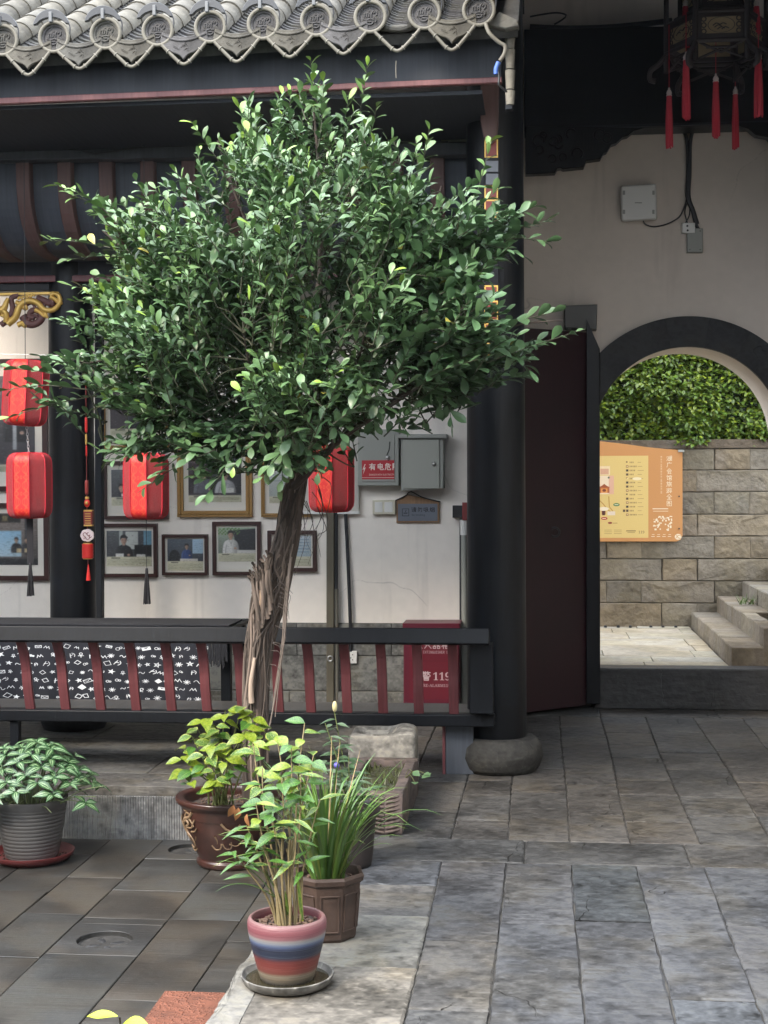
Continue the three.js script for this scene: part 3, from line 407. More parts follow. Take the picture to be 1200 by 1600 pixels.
// roof: deck, barrel tiles, pan tiles, round ends, drip tiles
const EA = P(8, 66, 7.0), EB = P(749, 19, 7.0), PITCH = rad(27), NROW = 10;
const eaveAt = (i) => EA.clone().lerp(EB, i / (NROW - 1)); // along the eave, also for half rows
{
  const U = V(0, Math.sin(PITCH), -Math.cos(PITCH)), L = 2.9, lo = eaveAt(-9), hi = eaveAt(9.7), Nn = V(0, Math.cos(PITCH), Math.sin(PITCH));
  const q = [lo, hi, hi.clone().addScaledVector(U, L), lo.clone().addScaledVector(U, L)].map((p) => p.clone().addScaledVector(Nn, -0.075)), pos = []; const top = q, bot = q.map((p) => p.clone().addScaledVector(Nn, -0.05));
  for (const [a, b, c, d] of [[top[0], top[1], top[2], top[3]], [bot[3], bot[2], bot[1], bot[0]], [bot[0], bot[1], top[1], top[0]], [bot[1], bot[2], top[2], top[1]]]) for (const p of [a, b, c, a, c, d]) pos.push(p.x, p.y, p.z);
  const dg = new THREE.BufferGeometry(); dg.setAttribute('position', new THREE.Float32BufferAttribute(pos, 3)); dg.computeVertexNormals(); const roof = G('roof', paint(boxUV(dg), [0.05, 0.05, 0.05]), M.tile);
  { // far slope, so that the roof is closed
    const r = new THREE.PlaneGeometry(hi.x - lo.x, 2.6); r.rotateX(-Math.PI / 2 + PITCH); r.rotateY(Math.PI); const e = hi.clone().add(lo).multiplyScalar(0.5).addScaledVector(U, L); r.translate(e.x, e.y - 1.3 * Math.sin(PITCH) - 0.05, e.z - 1.3 * Math.cos(PITCH)); sub(gal, roof, 'rear_slope', paint(boxUV(r), [0.1, 0.1, 0.1]), M.tile); }
  const basis = new THREE.Matrix4().makeBasis(V(1, 0, 0), U, Nn.clone()); // x across, y up the slope, z out of the roof
  const put = (g, p) => { const h = g.clone(); h.applyMatrix4(basis); h.translate(p.x, p.y, p.z); return h; };
  const half = (r0, r1, len, a0, a1, seg) => { const pos = [], uv = [], idx = [], th = 0.012; for (let s = 0; s < 2; s++) for (let i = 0; i <= seg; i++) { const a = lerp(a0, a1, i / seg); for (const e of [0, 1]) { const r = (e ? r1 : r0) - s * th; pos.push(Math.cos(a) * r, e * len, Math.sin(a) * r); uv.push(a * 0.1, e * len); } }
    const n = (seg + 1) * 2; for (let s = 0; s < 2; s++) for (let i = 0; i < seg; i++) { const k = s * n + i * 2; idx.push(k, k + 1, k + 3, k, k + 3, k + 2); } for (let i = 0; i < seg; i++) for (const e of [0, 1]) { const k = i * 2 + e; idx.push(k, k + 2, n + k, k + 2, n + k + 2, n + k); }
    for (const e of [0, seg]) { const k = e * 2; idx.push(k, k + 1, n + k, k + 1, n + k + 1, n + k); }
    const g = new THREE.BufferGeometry(); g.setAttribute('position', new THREE.Float32BufferAttribute(pos, 3)); g.setAttribute('uv', new THREE.Float32BufferAttribute(uv, 2)); g.setIndex(idx); const o = toCreasedNormals(g, 0.8); return o; };
  const barrel = half(0.074, 0.068, 0.205, 0, Math.PI, 10);
  const pan = half(0.13, 0.124, 0.12, Math.PI * 1.17, Math.PI * 1.83, 8); // concave, hung between two rows
  const disc = []; { const c = new THREE.CylinderGeometry(0.062, 0.062, 0.02, 30); c.rotateX(Math.PI / 2); disc.push(boxUV(c)); const t = new THREE.TorusGeometry(0.06, 0.01, 8, 32); t.translate(0, 0, 0.01); disc.push(boxUV(t));
    const bar = (pts, r = 0.0042) => { const b = tube(pts.map(([x, y]) => V(x, y, 0.012)), r, 14, 5); disc.push(boxUV(b)); };
    bar([[-0.034, 0.016], [-0.012, 0.02], [0.004, 0.016]]); bar([[-0.03, -0.004], [-0.03, 0.014]]); bar([[-0.018, 0.0], [-0.016, 0.022], [-0.004, 0.03]]); bar([[-0.008, 0], [-0.006, 0.02]]); bar([[0.002, -0.004], [0.006, 0.022], [0.016, 0.032]]);
    bar([[0.014, 0.018], [0.026, 0.03], [0.03, 0.014], [0.02, 0.004], [0.03, -0.012], [0.024, -0.026]]); bar([[-0.036, -0.008], [-0.02, -0.012], [0, -0.008], [0.016, -0.012]]); bar([[-0.028, -0.018], [-0.014, -0.034], [0.008, -0.032], [0.016, -0.02]]); bar([[-0.014, -0.02], [0.004, -0.022]]); }
  const wadang = merge(disc);
  const dripShape = new THREE.Shape(); dripShape.moveTo(-0.1, 0.02); dripShape.quadraticCurveTo(0, -0.035, 0.1, 0.02); dripShape.lineTo(0.105, -0.025); dripShape.quadraticCurveTo(0.07, -0.075, 0.03, -0.085); dripShape.quadraticCurveTo(0.012, -0.092, 0, -0.112); dripShape.quadraticCurveTo(-0.012, -0.092, -0.03, -0.085); dripShape.quadraticCurveTo(-0.07, -0.075, -0.105, -0.025); dripShape.closePath();
  const dl = []; { const e = new THREE.ExtrudeGeometry(dripShape, { depth: 0.012, bevelEnabled: true, bevelSize: 0.003, bevelThickness: 0.003, bevelSegments: 1, curveSegments: 8 }); dl.push(boxUV(e)); const arc = tube([V(-0.098, 0.006, 0.016), V(-0.05, -0.018, 0.016), V(0, -0.026, 0.016), V(0.05, -0.018, 0.016), V(0.098, 0.006, 0.016)], 0.006, 16, 5); dl.push(boxUV(arc));
    seed(9); for (let k = 0; k < 7; k++) { const x = rr(-0.06, 0.06), y = -0.045 - rr(0, 0.03) * (1 - Math.abs(x) * 9); dl.push(boxUV(tube([V(x, y, 0.014), V(x + rr(-0.016, 0.016), y + rr(0.004, 0.016), 0.016), V(x + rr(-0.02, 0.02), y + rr(-0.012, 0.012), 0.014)], 0.0035, 8, 4))); } }
  const drip = merge(dl); seed(203);
  const tcol = () => { const k = rr(0.75, 1.2), w = rr(0.0, 0.08); return [0.125 * k * (1 + w * 0.5), 0.12 * k, 0.105 * k * (1 - w)]; }, gcol = () => { const k = rr(0.8, 1.15), b = rnd() < 0.5 ? 1.12 : 0.97; return [0.068 * k, 0.067 * k, 0.064 * k * b]; };
  const rest = [];
  for (let i = -4; i < NROW; i++) { const e = eaveAt(i);
    for (let k = 0; k < 14; k++) { const p = e.clone().addScaledVector(U, 0.012 + k * 0.2).addScaledVector(Nn, -0.012 + rr(-0.003, 0.003)), h = paint(put(barrel, p), tcol()); if (k < 6 && i > -2) sub(gal, roof, 'barrel_tile', h, M.tile); else rest.push(h); }
    const w = wadang.clone(); w.rotateX(-0.06); w.rotateZ(rr(-0.08, 0.08)); w.translate(e.x, e.y, e.z + 0.012); const wm = paint(w, gcol().map((q) => q * 1.25)); if (i > -2) sub(gal, roof, 'round_tile_end', wm, M.tile); else rest.push(wm);
    const c = eaveAt(i + 0.5); if (i < NROW - 1) {
      for (let k = 0; k < 44; k++) { const p = c.clone().addScaledVector(U, -0.012 + k * 0.062).addScaledVector(Nn, 0.072 + rr(-0.003, 0.003)), pt = pan.clone().rotateX(-0.2).rotateY(rr(-0.02, 0.02)), h = paint(put(pt, p), gcol().map((q) => q * 1.25)); if (k < 11 && i > -2) sub(gal, roof, 'pan_tile', h, M.tile); else rest.push(h); }
      const d = drip.clone(); d.scale(1.08, 1.02, 1); d.rotateX(-0.15); d.translate(c.x + rr(-0.004, 0.004), c.y - 0.035, c.z + 0.02); const dm = paint(d, rnd() < 0.45 ? tcol().map((q) => q * 0.85) : gcol().map((q) => q * 1.2)); if (i > -2 && i !== 7) sub(gal, roof, 'drip_tile', dm, M.tile); else if (i <= -2) rest.push(dm); else { const s = new THREE.SphereGeometry(0.06, 10, 6); s.scale(1.5, 0.3, 0.4); s.translate(c.x, c.y - 0.05, c.z - 0.01); sub(gal, roof, 'broken_drip_tile', paint(boxUV(s), gcol()), M.tile); } } }
  sub(gal, roof, 'roof_tiles', merge(rest), M.tile).userData.kind = 'stuff';
  { // upturned corner stump beyond the last row
    const e = eaveAt(9.25), g = extrude(shape([[-0.02, -0.03], [0.06, -0.05], [0.115, -0.04], [0.11, -0.02], [0.03, 0.02]]), 0.06, 0.006); g.translate(e.x, e.y - 0.03, e.z - 0.06); sub(gal, roof, 'corner_tile', paint(boxUV(g), [0.16, 0.16, 0.15]), M.tile); }
}
{ // scalloped verge tiles hanging at the end of the fascia
  for (const [a, b] of [[60, 77], [78, 108], [110, 140], [142, 164]]) { const p = P(797, (a + b) / 2, 7.1), h = (b - a) / 2300 * 7.1, g = new THREE.CylinderGeometry(0.024, 0.019, h * 0.96, 16, 1, false, 0, Math.PI); g.rotateY(-Math.PI / 2); g.translate(p.x, p.y, p.z); G('verge_tile', paint(boxUV(g), [0.24, 0.23, 0.2]), M.tile); }
  G('verge_board', boardPx([[791, 170], [800, 170], [800, 52], [791, 56]], 7.14, 0.03), M.fascia);
}
// ---------------------------------------------------------------- the gate hall
seed(303);
const hall = thing('gate_hall', 'dark timber gate hall with grey wall and round stone archway', 'building', V(0.8, 0, -9));
const H = (name, g, m, label) => wpart(hall, name, g, m, label);
const AC = P(1073, 689, DW), RI = 0.641, RO = 0.83;
{
  const arc = (r, n = 48) => [[AC.x - r, 0], ...Array.from({ length: n + 1 }, (_, i) => [AC.x - r * Math.cos(i / n * Math.PI), AC.y + r * Math.sin(i / n * Math.PI)]), [AC.x + r, 0]];
  const s = shape([[XP + 0.05, 0], [AC.x - RI, 0], ...arc(RI).slice(1, -1), [AC.x + RI, 0], [2.0, 0], [2.0, 5.62], [XP + 0.05, 5.62]]);
  const g = extrude(s, 0.66, 0); g.translate(0, 0, -DW - 0.66); H('wall', boxUV(g), M.greywash);
  // dressed dark stones round the arch, one by one
  const n = 9, ring = new THREE.Group(); ring.name = 'arch_ring';
  for (let k = 0; k < n; k++) { const a0 = Math.PI * (k / n) + 0.002, a1 = Math.PI * ((k + 1) / n) - 0.002, pts = []; for (let i = 0; i <= 8; i++) { const a = lerp(a0, a1, i / 8); pts.push([AC.x + RO * Math.cos(a), AC.y + RO * Math.sin(a)]); } for (let i = 8; i >= 0; i--) { const a = lerp(a0, a1, i / 8); pts.push([AC.x + (RI - 0.006) * Math.cos(a), AC.y + (RI - 0.006) * Math.sin(a)]); }
    const v = extrude(shape(pts), 0.05, 0.004); v.translate(0, 0, -DW + 0.003); H('arch_stone', boxUV(v, rnd(), rnd()), M.darkstone); }
  for (const s2 of [-1, 1]) for (let y = 0; y < AC.y; y += AC.y / 3) H('jamb_stone', cb(AC.x + s2 * (RI - 0.006), y + 0.003, -DW + 0.003, AC.x + s2 * RO, y + AC.y / 3 - 0.003, -DW + 0.056, 0.004), M.darkstone);
  const th = cb(AC.x - RI + 0.012, 0.0, -10.15, AC.x + RI - 0.012, 0.279, -9.97, 0.012); H('threshold', th, mat('threshold_stone', [0.024, 0.024, 0.024], 0.55, { map: T.stone, bumpMap: T.stoneB, bumpScale: 0.01 }), 'massive black stone threshold of the archway');
  // door post, pivot stone, open leaf
  H('door_post', boardPx([[917, 1099], [937, 1099], [936, 545], [917, 500]], 9.93, 0.1), M.black);
  { const p = F(922, 1102, 0), g2 = new THREE.CylinderGeometry(0.085, 0.09, 0.04, 28); g2.scale(1, 1, 0.8); g2.translate(p.x, 0.018, p.z); H('pivot_stone', boxUV(g2), M.carved); }
  const a = F(780, 1118, 0.03), b = F(919, 1100, 0.03), len = a.distanceTo(b), leaf = bx(len, 2.5, 0.05, 0.006); boxUV(leaf); leaf.rotateY(-Math.atan2(b.z - a.z, b.x - a.x)); leaf.translate((a.x + b.x) / 2, 0.03 + 1.25, (a.z + b.z) / 2); H('door_leaf', leaf, M.doorred, 'dark red door leaf folded open against the wall');
  for (let k = 1; k < 5; k++) { const q = a.clone().lerp(b, k / 5), g3 = bx(0.004, 2.46, 0.004, 0); g3.rotateY(-Math.atan2(b.z - a.z, b.x - a.x)); g3.translate(q.x + 0.006, 1.28, q.z + 0.0255); H('plank_seam', g3, M.dark); }
  { const q = a.clone().lerp(b, 0.62), k = new THREE.TorusGeometry(0.03, 0.006, 8, 20); k.translate(q.x, 1.2, q.z + 0.05); H('door_ring', k, M.dark); }
}
{ // front column on its drum
  const c = V(P(776, 1000, 7.85).x, 0, -7.85), g = lathe([[0.158, 0.17], [0.155, 1.4], [0.15, 3.4], [0.147, 5.2]], 56); g.translate(c.x, 0, c.z); const col = H('column', boxUV(g), M.black, 'thick black lacquered front column on a stone drum');
  const d = lathe([[0, 0], [0.19, 0], [0.215, 0.03], [0.232, 0.085], [0.225, 0.14], [0.195, 0.178], [0.165, 0.186], [0, 0.186]], 48), p = d.attributes.position; for (let i = 0; i < p.count; i++) { const x = p.getX(i), y = p.getY(i), z = p.getZ(i), k = 1 + 0.03 * (fbm(Math.atan2(z, x) / 6.2832 + 0.5, y * 2, 8, 3) - 0.5); p.setXYZ(i, x * k, y, z * k); } d.computeVertexNormals(); d.translate(c.x + 0.012, 0, c.z);
  H('column_base', boxUV(d), mat('worn_drum_stone', [0.048, 0.045, 0.038], 0.85, { map: T.stone, bumpMap: T.stoneB, bumpScale: 0.012 }), 'worn round stone drum under the black column');
}
{ // dark beams and carved brackets under the roof
  const bm = H('beam', boardPx([[820, 204], [1300, 190], [1300, 36], [820, 47]], 9.85, 0.2), M.black);
  sub(hall, bm, 'beam_moulding', boardPx([[820, 199], [1300, 186], [1300, 189], [820, 202]], 9.82, 0.03, 0.002), M.fascia);
  const out = [[822, 271], [866, 269], [870, 262], [876, 261], [880, 263], [911, 260], [915, 250], [937, 247], [942, 238], [947, 236], [954, 225], [962, 222], [972, 213], [980, 211], [990, 203], [1006, 200], [822, 198]];
  const br = H('carved_bracket', boardPx(out, 9.8, 0.08, 0.006), M.black);
  for (let k = 0; k < 16; k++) { const px = rr(832, 950), py = rr(208, 258); if (py > 262 - (px - 870) * 0.55) continue; const p = P(px, py, 9.79), t = new THREE.TorusGeometry(rr(0.018, 0.035), 0.007, 6, 16, rr(3, 6)); t.rotateZ(rr(0, 6)); t.translate(p.x, p.y, p.z); sub(hall, br, 'carved_scroll', t, M.black); }
  H('carved_bracket', boardPx([[1145, 192], [1160, 197], [1170, 200], [1182, 210], [1200, 213], [1215, 228], [1240, 232], [1262, 255], [1300, 262], [1300, 190]], 9.8, 0.08, 0.006), M.black);
  for (const [pts, r] of [[[[828, 26], [850, 22], [872, 20], [885, 24], [878, 31], [866, 38]], 0.006], [[[828, 42], [880, 44], [940, 43], [1000, 38], [1050, 32]], 0.02]]) H('roof_cable', tube(pts.map(([x, y]) => P(x, y, 9.95)), r, 24, 7), M.dark);
}
{ // painted carving that hangs beside the column
  const dk = H('carved_pendant', boardPx([[758, 566], [779, 566], [778, 216], [757, 216]], 7.66, 0.05), M.black);
  H('beam_end', (() => { const g = boardPx([[752, 132], [778, 132], [777, 190], [774, 216], [766, 224], [757, 214], [752, 190]], 7.62, 0.1, 0.004); return g; })(), M.rib);
  const red = mat('painted_red', [0.2, 0.03, 0.025], 0.5), grey = mat('painted_grey', [0.16, 0.17, 0.19], 0.6);
  for (const [a, b] of [[218, 246], [290, 310], [312, 340], [446, 458], [470, 500], [505, 525], [536, 556]]) { const fr = sub(hall, dk, 'gilt_panel', boardPx([[757, b], [778, b], [778, a], [757, a]], 7.655, 0.01, 0.001), M.gold); sub(hall, dk, 'painted_panel', boardPx([[759.5, b - 2.5], [775.5, b - 2.5], [775.5, a + 2.5], [759.5, a + 2.5]], 7.65, 0.01, 0.001), red); }
  for (const [a, b] of [[252, 268], [272, 288]]) sub(hall, dk, 'grey_block', boardPx([[760, b], [778, b], [778, a], [760, a]], 7.64, 0.03, 0.003), grey);
}
{ // roof over the hall, side and far walls (mostly outside the picture)
  const q = (pts, th) => { const e = new THREE.ExtrudeGeometry(shape(pts), { depth: 2.6, bevelEnabled: false }); e.rotateY(Math.PI / 2); e.translate(XP - 0.05, 0, 0); return boxUV(e); };
  const boards = mat('roof_boards', [0.03, 0.03, 0.034], 0.8, { map: T.wood }), brick = mat('grey_brick_wall', [0.1, 0.1, 0.1], 0.9, { map: T.stone });
  H('roof', q([[6.1, 3.78], [10.2, 5.55], [10.95, 5.35], [10.95, 5.45], [10.2, 5.7], [6.1, 3.91]]), boards);
  H('eave_beam', cb(XP + 0.1, 4.22, -7.95, 1.95, 4.5, -7.75, 0.01), M.black);
  H('side_wall', cb(1.95, -0.3, -10.7, 2.15, 5.0, 2.0, 0), mat('side_wall_plaster', [0.4, 0.38, 0.35], 0.95, { map: T.plaster }));
  const op = thing('facing_hall', 'dark hall across the courtyard behind the viewer', 'building', V(-1.5, 0, 2));
  wpart(op, 'wall', cb(-6.2, -0.3, 1.6, 2.2, 3.4, 1.9, 0), brick); wpart(op, 'roof', cb(-6.4, 3.3, 0.6, 2.2, 3.45, 3, 0), boards);
  wpart(op, 'side_wing', cb(-6.2, -0.3, -7.2, -5.4, 3.4, 1.6, 0), brick);
}
// ---------------------------------------------------------------- bench along the gallery front
seed(404);
{
  const t = thing('gallery_bench', 'long black bench with curved maroon back slats between the columns', 'bench', V(-1.6, 0, -7.75));
  const B = (n, g, m, l) => wpart(t, n, g, m, l), xl = -4.2, xr = P(765, 990, 7.45).x;
  const yT = P(400, 981, 7.43).y, yB = P(400, 1006, 7.43).y;
  B('top_rail', (() => { const g = bx(xr - xl, yT - yB, 0.06, 0.008); g.rotateX(-0.2); g.translate((xl + xr) / 2, (yT + yB) / 2, -7.45); return boxUV(g); })(), M.bench);
  const b0 = P(400, 1132, 7.6).y, b1 = P(400, 1113, 7.6).y, xr2 = P(773, 1120, 7.6).x;
  B('front_rail', cb(xl, b0, -7.68, xr2, b1, -7.6, 0.008), M.bench);
  B('seat', cb(xl, b1 - 0.03, -8.0, xr2 - 0.1, b1 - 0.002, -7.685, 0.006), mat('worn_seat_board', [0.085, 0.08, 0.075], 0.4, { map: T.wood }));
  const prof = [[7.625, b1 - 0.01], [7.6, b1 + 0.06], [7.575, b1 + 0.14], [7.56, b1 + 0.22], [7.53, b1 + 0.3], [7.47, yB + 0.01]];
  const c = new THREE.CatmullRomCurve3(prof.map(([d, y]) => V(0, y, -d))).getPoints(14), th = 0.02;
  for (let k = -6; k < 13; k++) { const px = k < 7 ? 45 + 55.4 * k : [434, 484, 541, 597, 653, 708][k - 7] + 1; if (px > 720) break; const x = P(px, 1112, 7.6).x, w = 0.046;
    const e = new THREE.ExtrudeGeometry(shape([...c.map((q) => [-q.z, q.y]), ...c.slice().reverse().map((q) => [-q.z + th, q.y])]), { depth: w, bevelEnabled: true, bevelSize: 0.002, bevelThickness: 0.002, bevelSegments: 1 }); e.rotateY(Math.PI / 2); e.translate(x - w / 2, 0, 0); B('back_slat', boxUV(e, rnd(), rnd()), M.maroon); }
  B('end_post', boardPx([[735, 1114], [770, 1114], [768, 1007], [735, 1007]], 7.52, 0.09, 0.004), M.bench);
  for (const px of [25, -280]) { const q = P(px, 1150, 7.65); B('leg', cb(q.x - 0.024, 0, -7.67, q.x + 0.024, b0, -7.62, 0.004), M.bench); }
  { const q = P(700, 1170, 7.72), q2 = P(722, 1170, 7.72); B('end_board', cb(q.x - 0.012, 0, -7.98, q2.x + 0.06, b0, -7.7, 0.004), mat('blue_grey_board', [0.07, 0.08, 0.1], 0.6, { map: T.wood })); B('end_board_edge', cb(q.x - 0.028, 0, -7.72, q.x - 0.013, b0, -7.695, 0.002), M.maroon); }
}
// ---------------------------------------------------------------- table with printed cloth behind the bench
{
  const d = 8.25, t = thing('display_table', 'dark table behind the bench under a printed black cloth', 'table', V(-3.2, 0, -8.5)), yt = P(200, 979, d).y, xr = P(360, 979, d).x;
  wpart(t, 'table_top', cb(-5.2, yt - 0.03, -8.78, xr, yt, -d, 0.006), M.black);
  for (const px of [352]) { const q = P(px, 1050, d + 0.03); wpart(t, 'leg', cb(q.x - 0.028, 0, -8.34, q.x + 0.028, yt - 0.03, -8.285, 0.004), M.black); wpart(t, 'leg', cb(q.x - 0.028, 0, -8.76, q.x + 0.028, yt - 0.03, -8.7, 0.004), M.black); }
  wpart(t, 'stretcher', cb(-5.2, 0.22, -8.34, xr, 0.25, -8.3, 0.003), M.black);
  const tc = thing('printed_cloth', 'black batik cloth with white picture glyphs hanging over the table edge', 'cloth', V(-3.2, yt, -d));
  const x0 = -4.6, x1 = P(328, 1050, d).x, y0 = P(200, 1098, d).y, W = x1 - x0, Hh = yt - y0 + 0.01;
  const print = canvasTex(2048, 512, (g, w, h) => { g.fillStyle = '#12151f'; g.fillRect(0, 0, w, h); g.strokeStyle = g.fillStyle = '#c4c8cc'; g.lineCap = 'round'; const cw = 45, ch = 54; seed(77);
    for (let r = 0; r < 9; r++) for (let c = 0; c < w / cw; c++) { const x = c * cw + cw / 2 + (r % 2) * 20 + rr(-8, 8), y = r * ch + ch / 2 + 10 + rr(-8, 8), s = cw * rr(0.24, 0.46), k = Math.floor(rnd() * 9); g.lineWidth = rr(2.6, 4.2);
      g.save(); g.translate(x, y); g.rotate(rr(-0.5, 0.5)); g.beginPath();
      if (k === 0) { g.moveTo(-s, 0); g.quadraticCurveTo(-s / 2, -s, 0, 0); g.quadraticCurveTo(s / 2, s, s, -s * 0.3); }
      else if (k === 1) { for (let i = 0; i <= 5; i++) { const a = i * 4 * Math.PI / 5; g.lineTo(Math.sin(a) * s * 0.8, -Math.cos(a) * s * 0.8); } }
      else if (k === 2) { g.rect(-s, -s * 0.5, s * 2, s); g.moveTo(-s, -s * 0.5); g.lineTo(0, s * 0.2); g.lineTo(s, -s * 0.5); }
      else if (k === 3) { g.arc(0, -s * 0.3, s * 0.4, 0, 6.3); g.moveTo(0, s * 0.1); g.lineTo(0, s); g.moveTo(-s * 0.7, s * 0.4); g.lineTo(s * 0.7, s * 0.4); }
      else if (k === 4) { g.moveTo(-s, s * 0.6); g.lineTo(-s * 0.5, -s * 0.5); g.lineTo(0, s * 0.4); g.lineTo(s * 0.5, -s * 0.5); g.lineTo(s, s * 0.6); }
      else if (k === 5) { g.moveTo(-s, 0); g.lineTo(s, 0); g.moveTo(0, -s * 0.8); g.lineTo(0, s * 0.8); g.moveTo(-s * 0.6, -s * 0.6); g.lineTo(s * 0.6, s * 0.6); g.moveTo(s * 0.6, -s * 0.6); g.lineTo(-s * 0.6, s * 0.6); }
      else if (k === 6) { g.arc(-s * 0.4, 0, s * 0.45, 0, 6.3); g.moveTo(s * 0.7, 0); g.arc(s * 0.4, 0, s * 0.3, 0, 6.3); }
      else if (k === 7) { g.moveTo(0, -s); g.lineTo(s, 0); g.lineTo(0, s * 0.8); g.lineTo(-s, 0); g.closePath(); }
      else { g.moveTo(-s * 0.8, s * 0.7); g.lineTo(-s * 0.3, -s * 0.7); g.moveTo(-s * 0.7, 0); g.lineTo(s * 0.2, -s * 0.1); g.moveTo(s * 0.2, -s * 0.7); g.quadraticCurveTo(s, 0, s * 0.2, s * 0.7); }
      if (rnd() < 0.14) g.fill(); g.stroke(); g.restore(); } });
  const g = new THREE.PlaneGeometry(W, Hh, 90, 8), p = g.attributes.position; for (let i = 0; i < p.count; i++) { const k = 0.5 - p.getY(i) / Hh; p.setZ(i, 0.012 + 0.012 * k * (Math.sin(p.getX(i) * 21) + 0.6 * Math.sin(p.getX(i) * 47 + 1)) + 0.02 * k); } g.computeVertexNormals(); g.translate((x0 + x1) / 2, yt - Hh / 2 + 0.008, -d);
  wpart(tc, 'cloth_front', g, mat('batik_print', [1, 1, 1], 0.9, { map: print }));
  const cm = mat('black_cotton', [0.008, 0.009, 0.013], 0.95);
  wpart(tc, 'cloth_top', cb(x0, yt + 0.003, -8.6, xr - 0.002, yt + 0.014, -d + 0.018, 0.004), cm);
  const fr = []; for (let i = 0; i < 46; i++) { const x = lerp(x1, P(356, 1000, d).x, i / 45), l = 0.12 + 0.1 * fbm(i / 46, 0.3, 8, 2) + rr(0, 0.04); fr.push(tube([V(x, yt, -d + 0.016), V(x + rr(-0.006, 0.006), yt - l * 0.5, -d + 0.02), V(x + rr(-0.012, 0.012), yt - l, -d + 0.018)], 0.0035, 4, 4)); }
  const fm = wpart(tc, 'fringe', merge(fr.map((q) => boxUV(q))), cm); fm.userData.kind = 'stuff';
}
// ---------------------------------------------------------------- framed photographs on the white wall
const frameWood = mat('dark_frame_wood', [0.045, 0.018, 0.015], 0.35), frameGold = mat('gilt_frame', [0.3, 0.17, 0.05], 0.4, { metalness: 0.3 }), mount = mat('cream_mount', [0.72, 0.69, 0.62], 0.9), glass = mat('picture_glass', [1, 1, 1], 0.03, { transmission: 1, thickness: 0 });
function picture(label, [x0, y0, x1, y1], w, m, ph, draw, rope) {
  const d = DW - 0.035, A = P(x0, y1, d), B = P(x1, y0, d), t = thing('framed_photograph', label, 'picture', V((A.x + B.x) / 2, (A.y + B.y) / 2, -DW + 0.002), 'framed photographs on the white wall'), W = B.x - A.x, Hh = B.y - A.y, fw = w / 2300 * d;
  for (const [px, py, ww, hh, rot] of [[0, (Hh - fw) / 2, W, fw, 0], [0, -(Hh - fw) / 2, W, fw, 0], [-(W - fw) / 2, 0, Hh, fw, 1], [(W - fw) / 2, 0, Hh, fw, 1]]) {
    const s = shape([[-ww / 2, hh / 2], [ww / 2, hh / 2], [ww / 2 - fw, -hh / 2], [-ww / 2 + fw, -hh / 2]]), g = new THREE.ExtrudeGeometry(s, { depth: 0.02, bevelEnabled: true, bevelSize: -0.004, bevelThickness: 0.008, bevelSegments: 2 });
    if (!rot && py < 0) g.rotateZ(Math.PI); if (rot) g.rotateZ(px < 0 ? Math.PI / 2 : -Math.PI / 2); g.translate(px, py, 0.008); const parts = [boxUV(g)];
    if (rope) { const n = Math.round(ww / 0.012); for (let i = 0; i < n; i++) { const b = new THREE.SphereGeometry(0.006, 6, 4), q = -ww / 2 + (i + 0.5) * ww / n; b.translate(rot ? px : q, rot ? q : py, 0.036); parts.push(boxUV(b)); } }
    add(t, 'frame_side', merge(parts), m); }
  const iw = W - 2 * fw + 0.004, ih = Hh - 2 * fw + 0.004; const mb = new THREE.BoxGeometry(iw, ih, 0.006); mb.translate(0, 0, 0.012); add(t, 'mount', mb, mount);
  const [u0, v0, u1, v1] = ph, pw = (u1 - u0) * iw, p2 = (v1 - v0) * ih, pg = new THREE.PlaneGeometry(pw, p2); pg.translate(((u0 + u1) / 2 - 0.5) * iw, (0.5 - (v0 + v1) / 2) * ih, 0.0185);
  add(t, 'photo_print', pg, mat('photo_print', [1, 1, 1], 0.5, { map: canvasTex(256, Math.round(256 * p2 / pw), (q, w, h) => { const c2 = document.createElement('canvas'); c2.width = w; c2.height = h; draw(c2.getContext('2d'), w, h); q.filter = 'blur(2.2px)'; q.drawImage(c2, 0, 0); q.filter = 'none'; for (let k = 0; k < 900; k++) { q.fillStyle = rnd() < 0.5 ? 'rgba(255,255,255,.07)' : 'rgba(0,0,0,.09)'; q.fillRect(rnd() * w, rnd() * h, rr(2, 14), rr(1, 5)); } const v = q.createLinearGradient(0, 0, w, h); v.addColorStop(0, 'rgba(255,255,255,.1)'); v.addColorStop(1, 'rgba(0,0,0,.18)'); q.fillStyle = v; q.fillRect(0, 0, w, h); }) }));
  const gl = new THREE.PlaneGeometry(iw, ih); gl.translate(0, 0, 0.024); add(t, 'pane', gl, glass); return t;
}
const cap = (g, w, h, y) => { g.fillStyle = '#d9d6b8'; g.fillRect(0, y, w, h - y); g.fillStyle = '#3b3a33'; g.fillRect(w * 0.1, y + (h - y) * 0.1, w * 0.2, 5); g.fillStyle = 'rgba(110,112,90,.55)'; for (let k = 0; k < 4; k++) g.fillRect(w * 0.02, y + (h - y) * (0.3 + k * 0.16), w * (k === 3 ? 0.6 : 0.94), 3); };
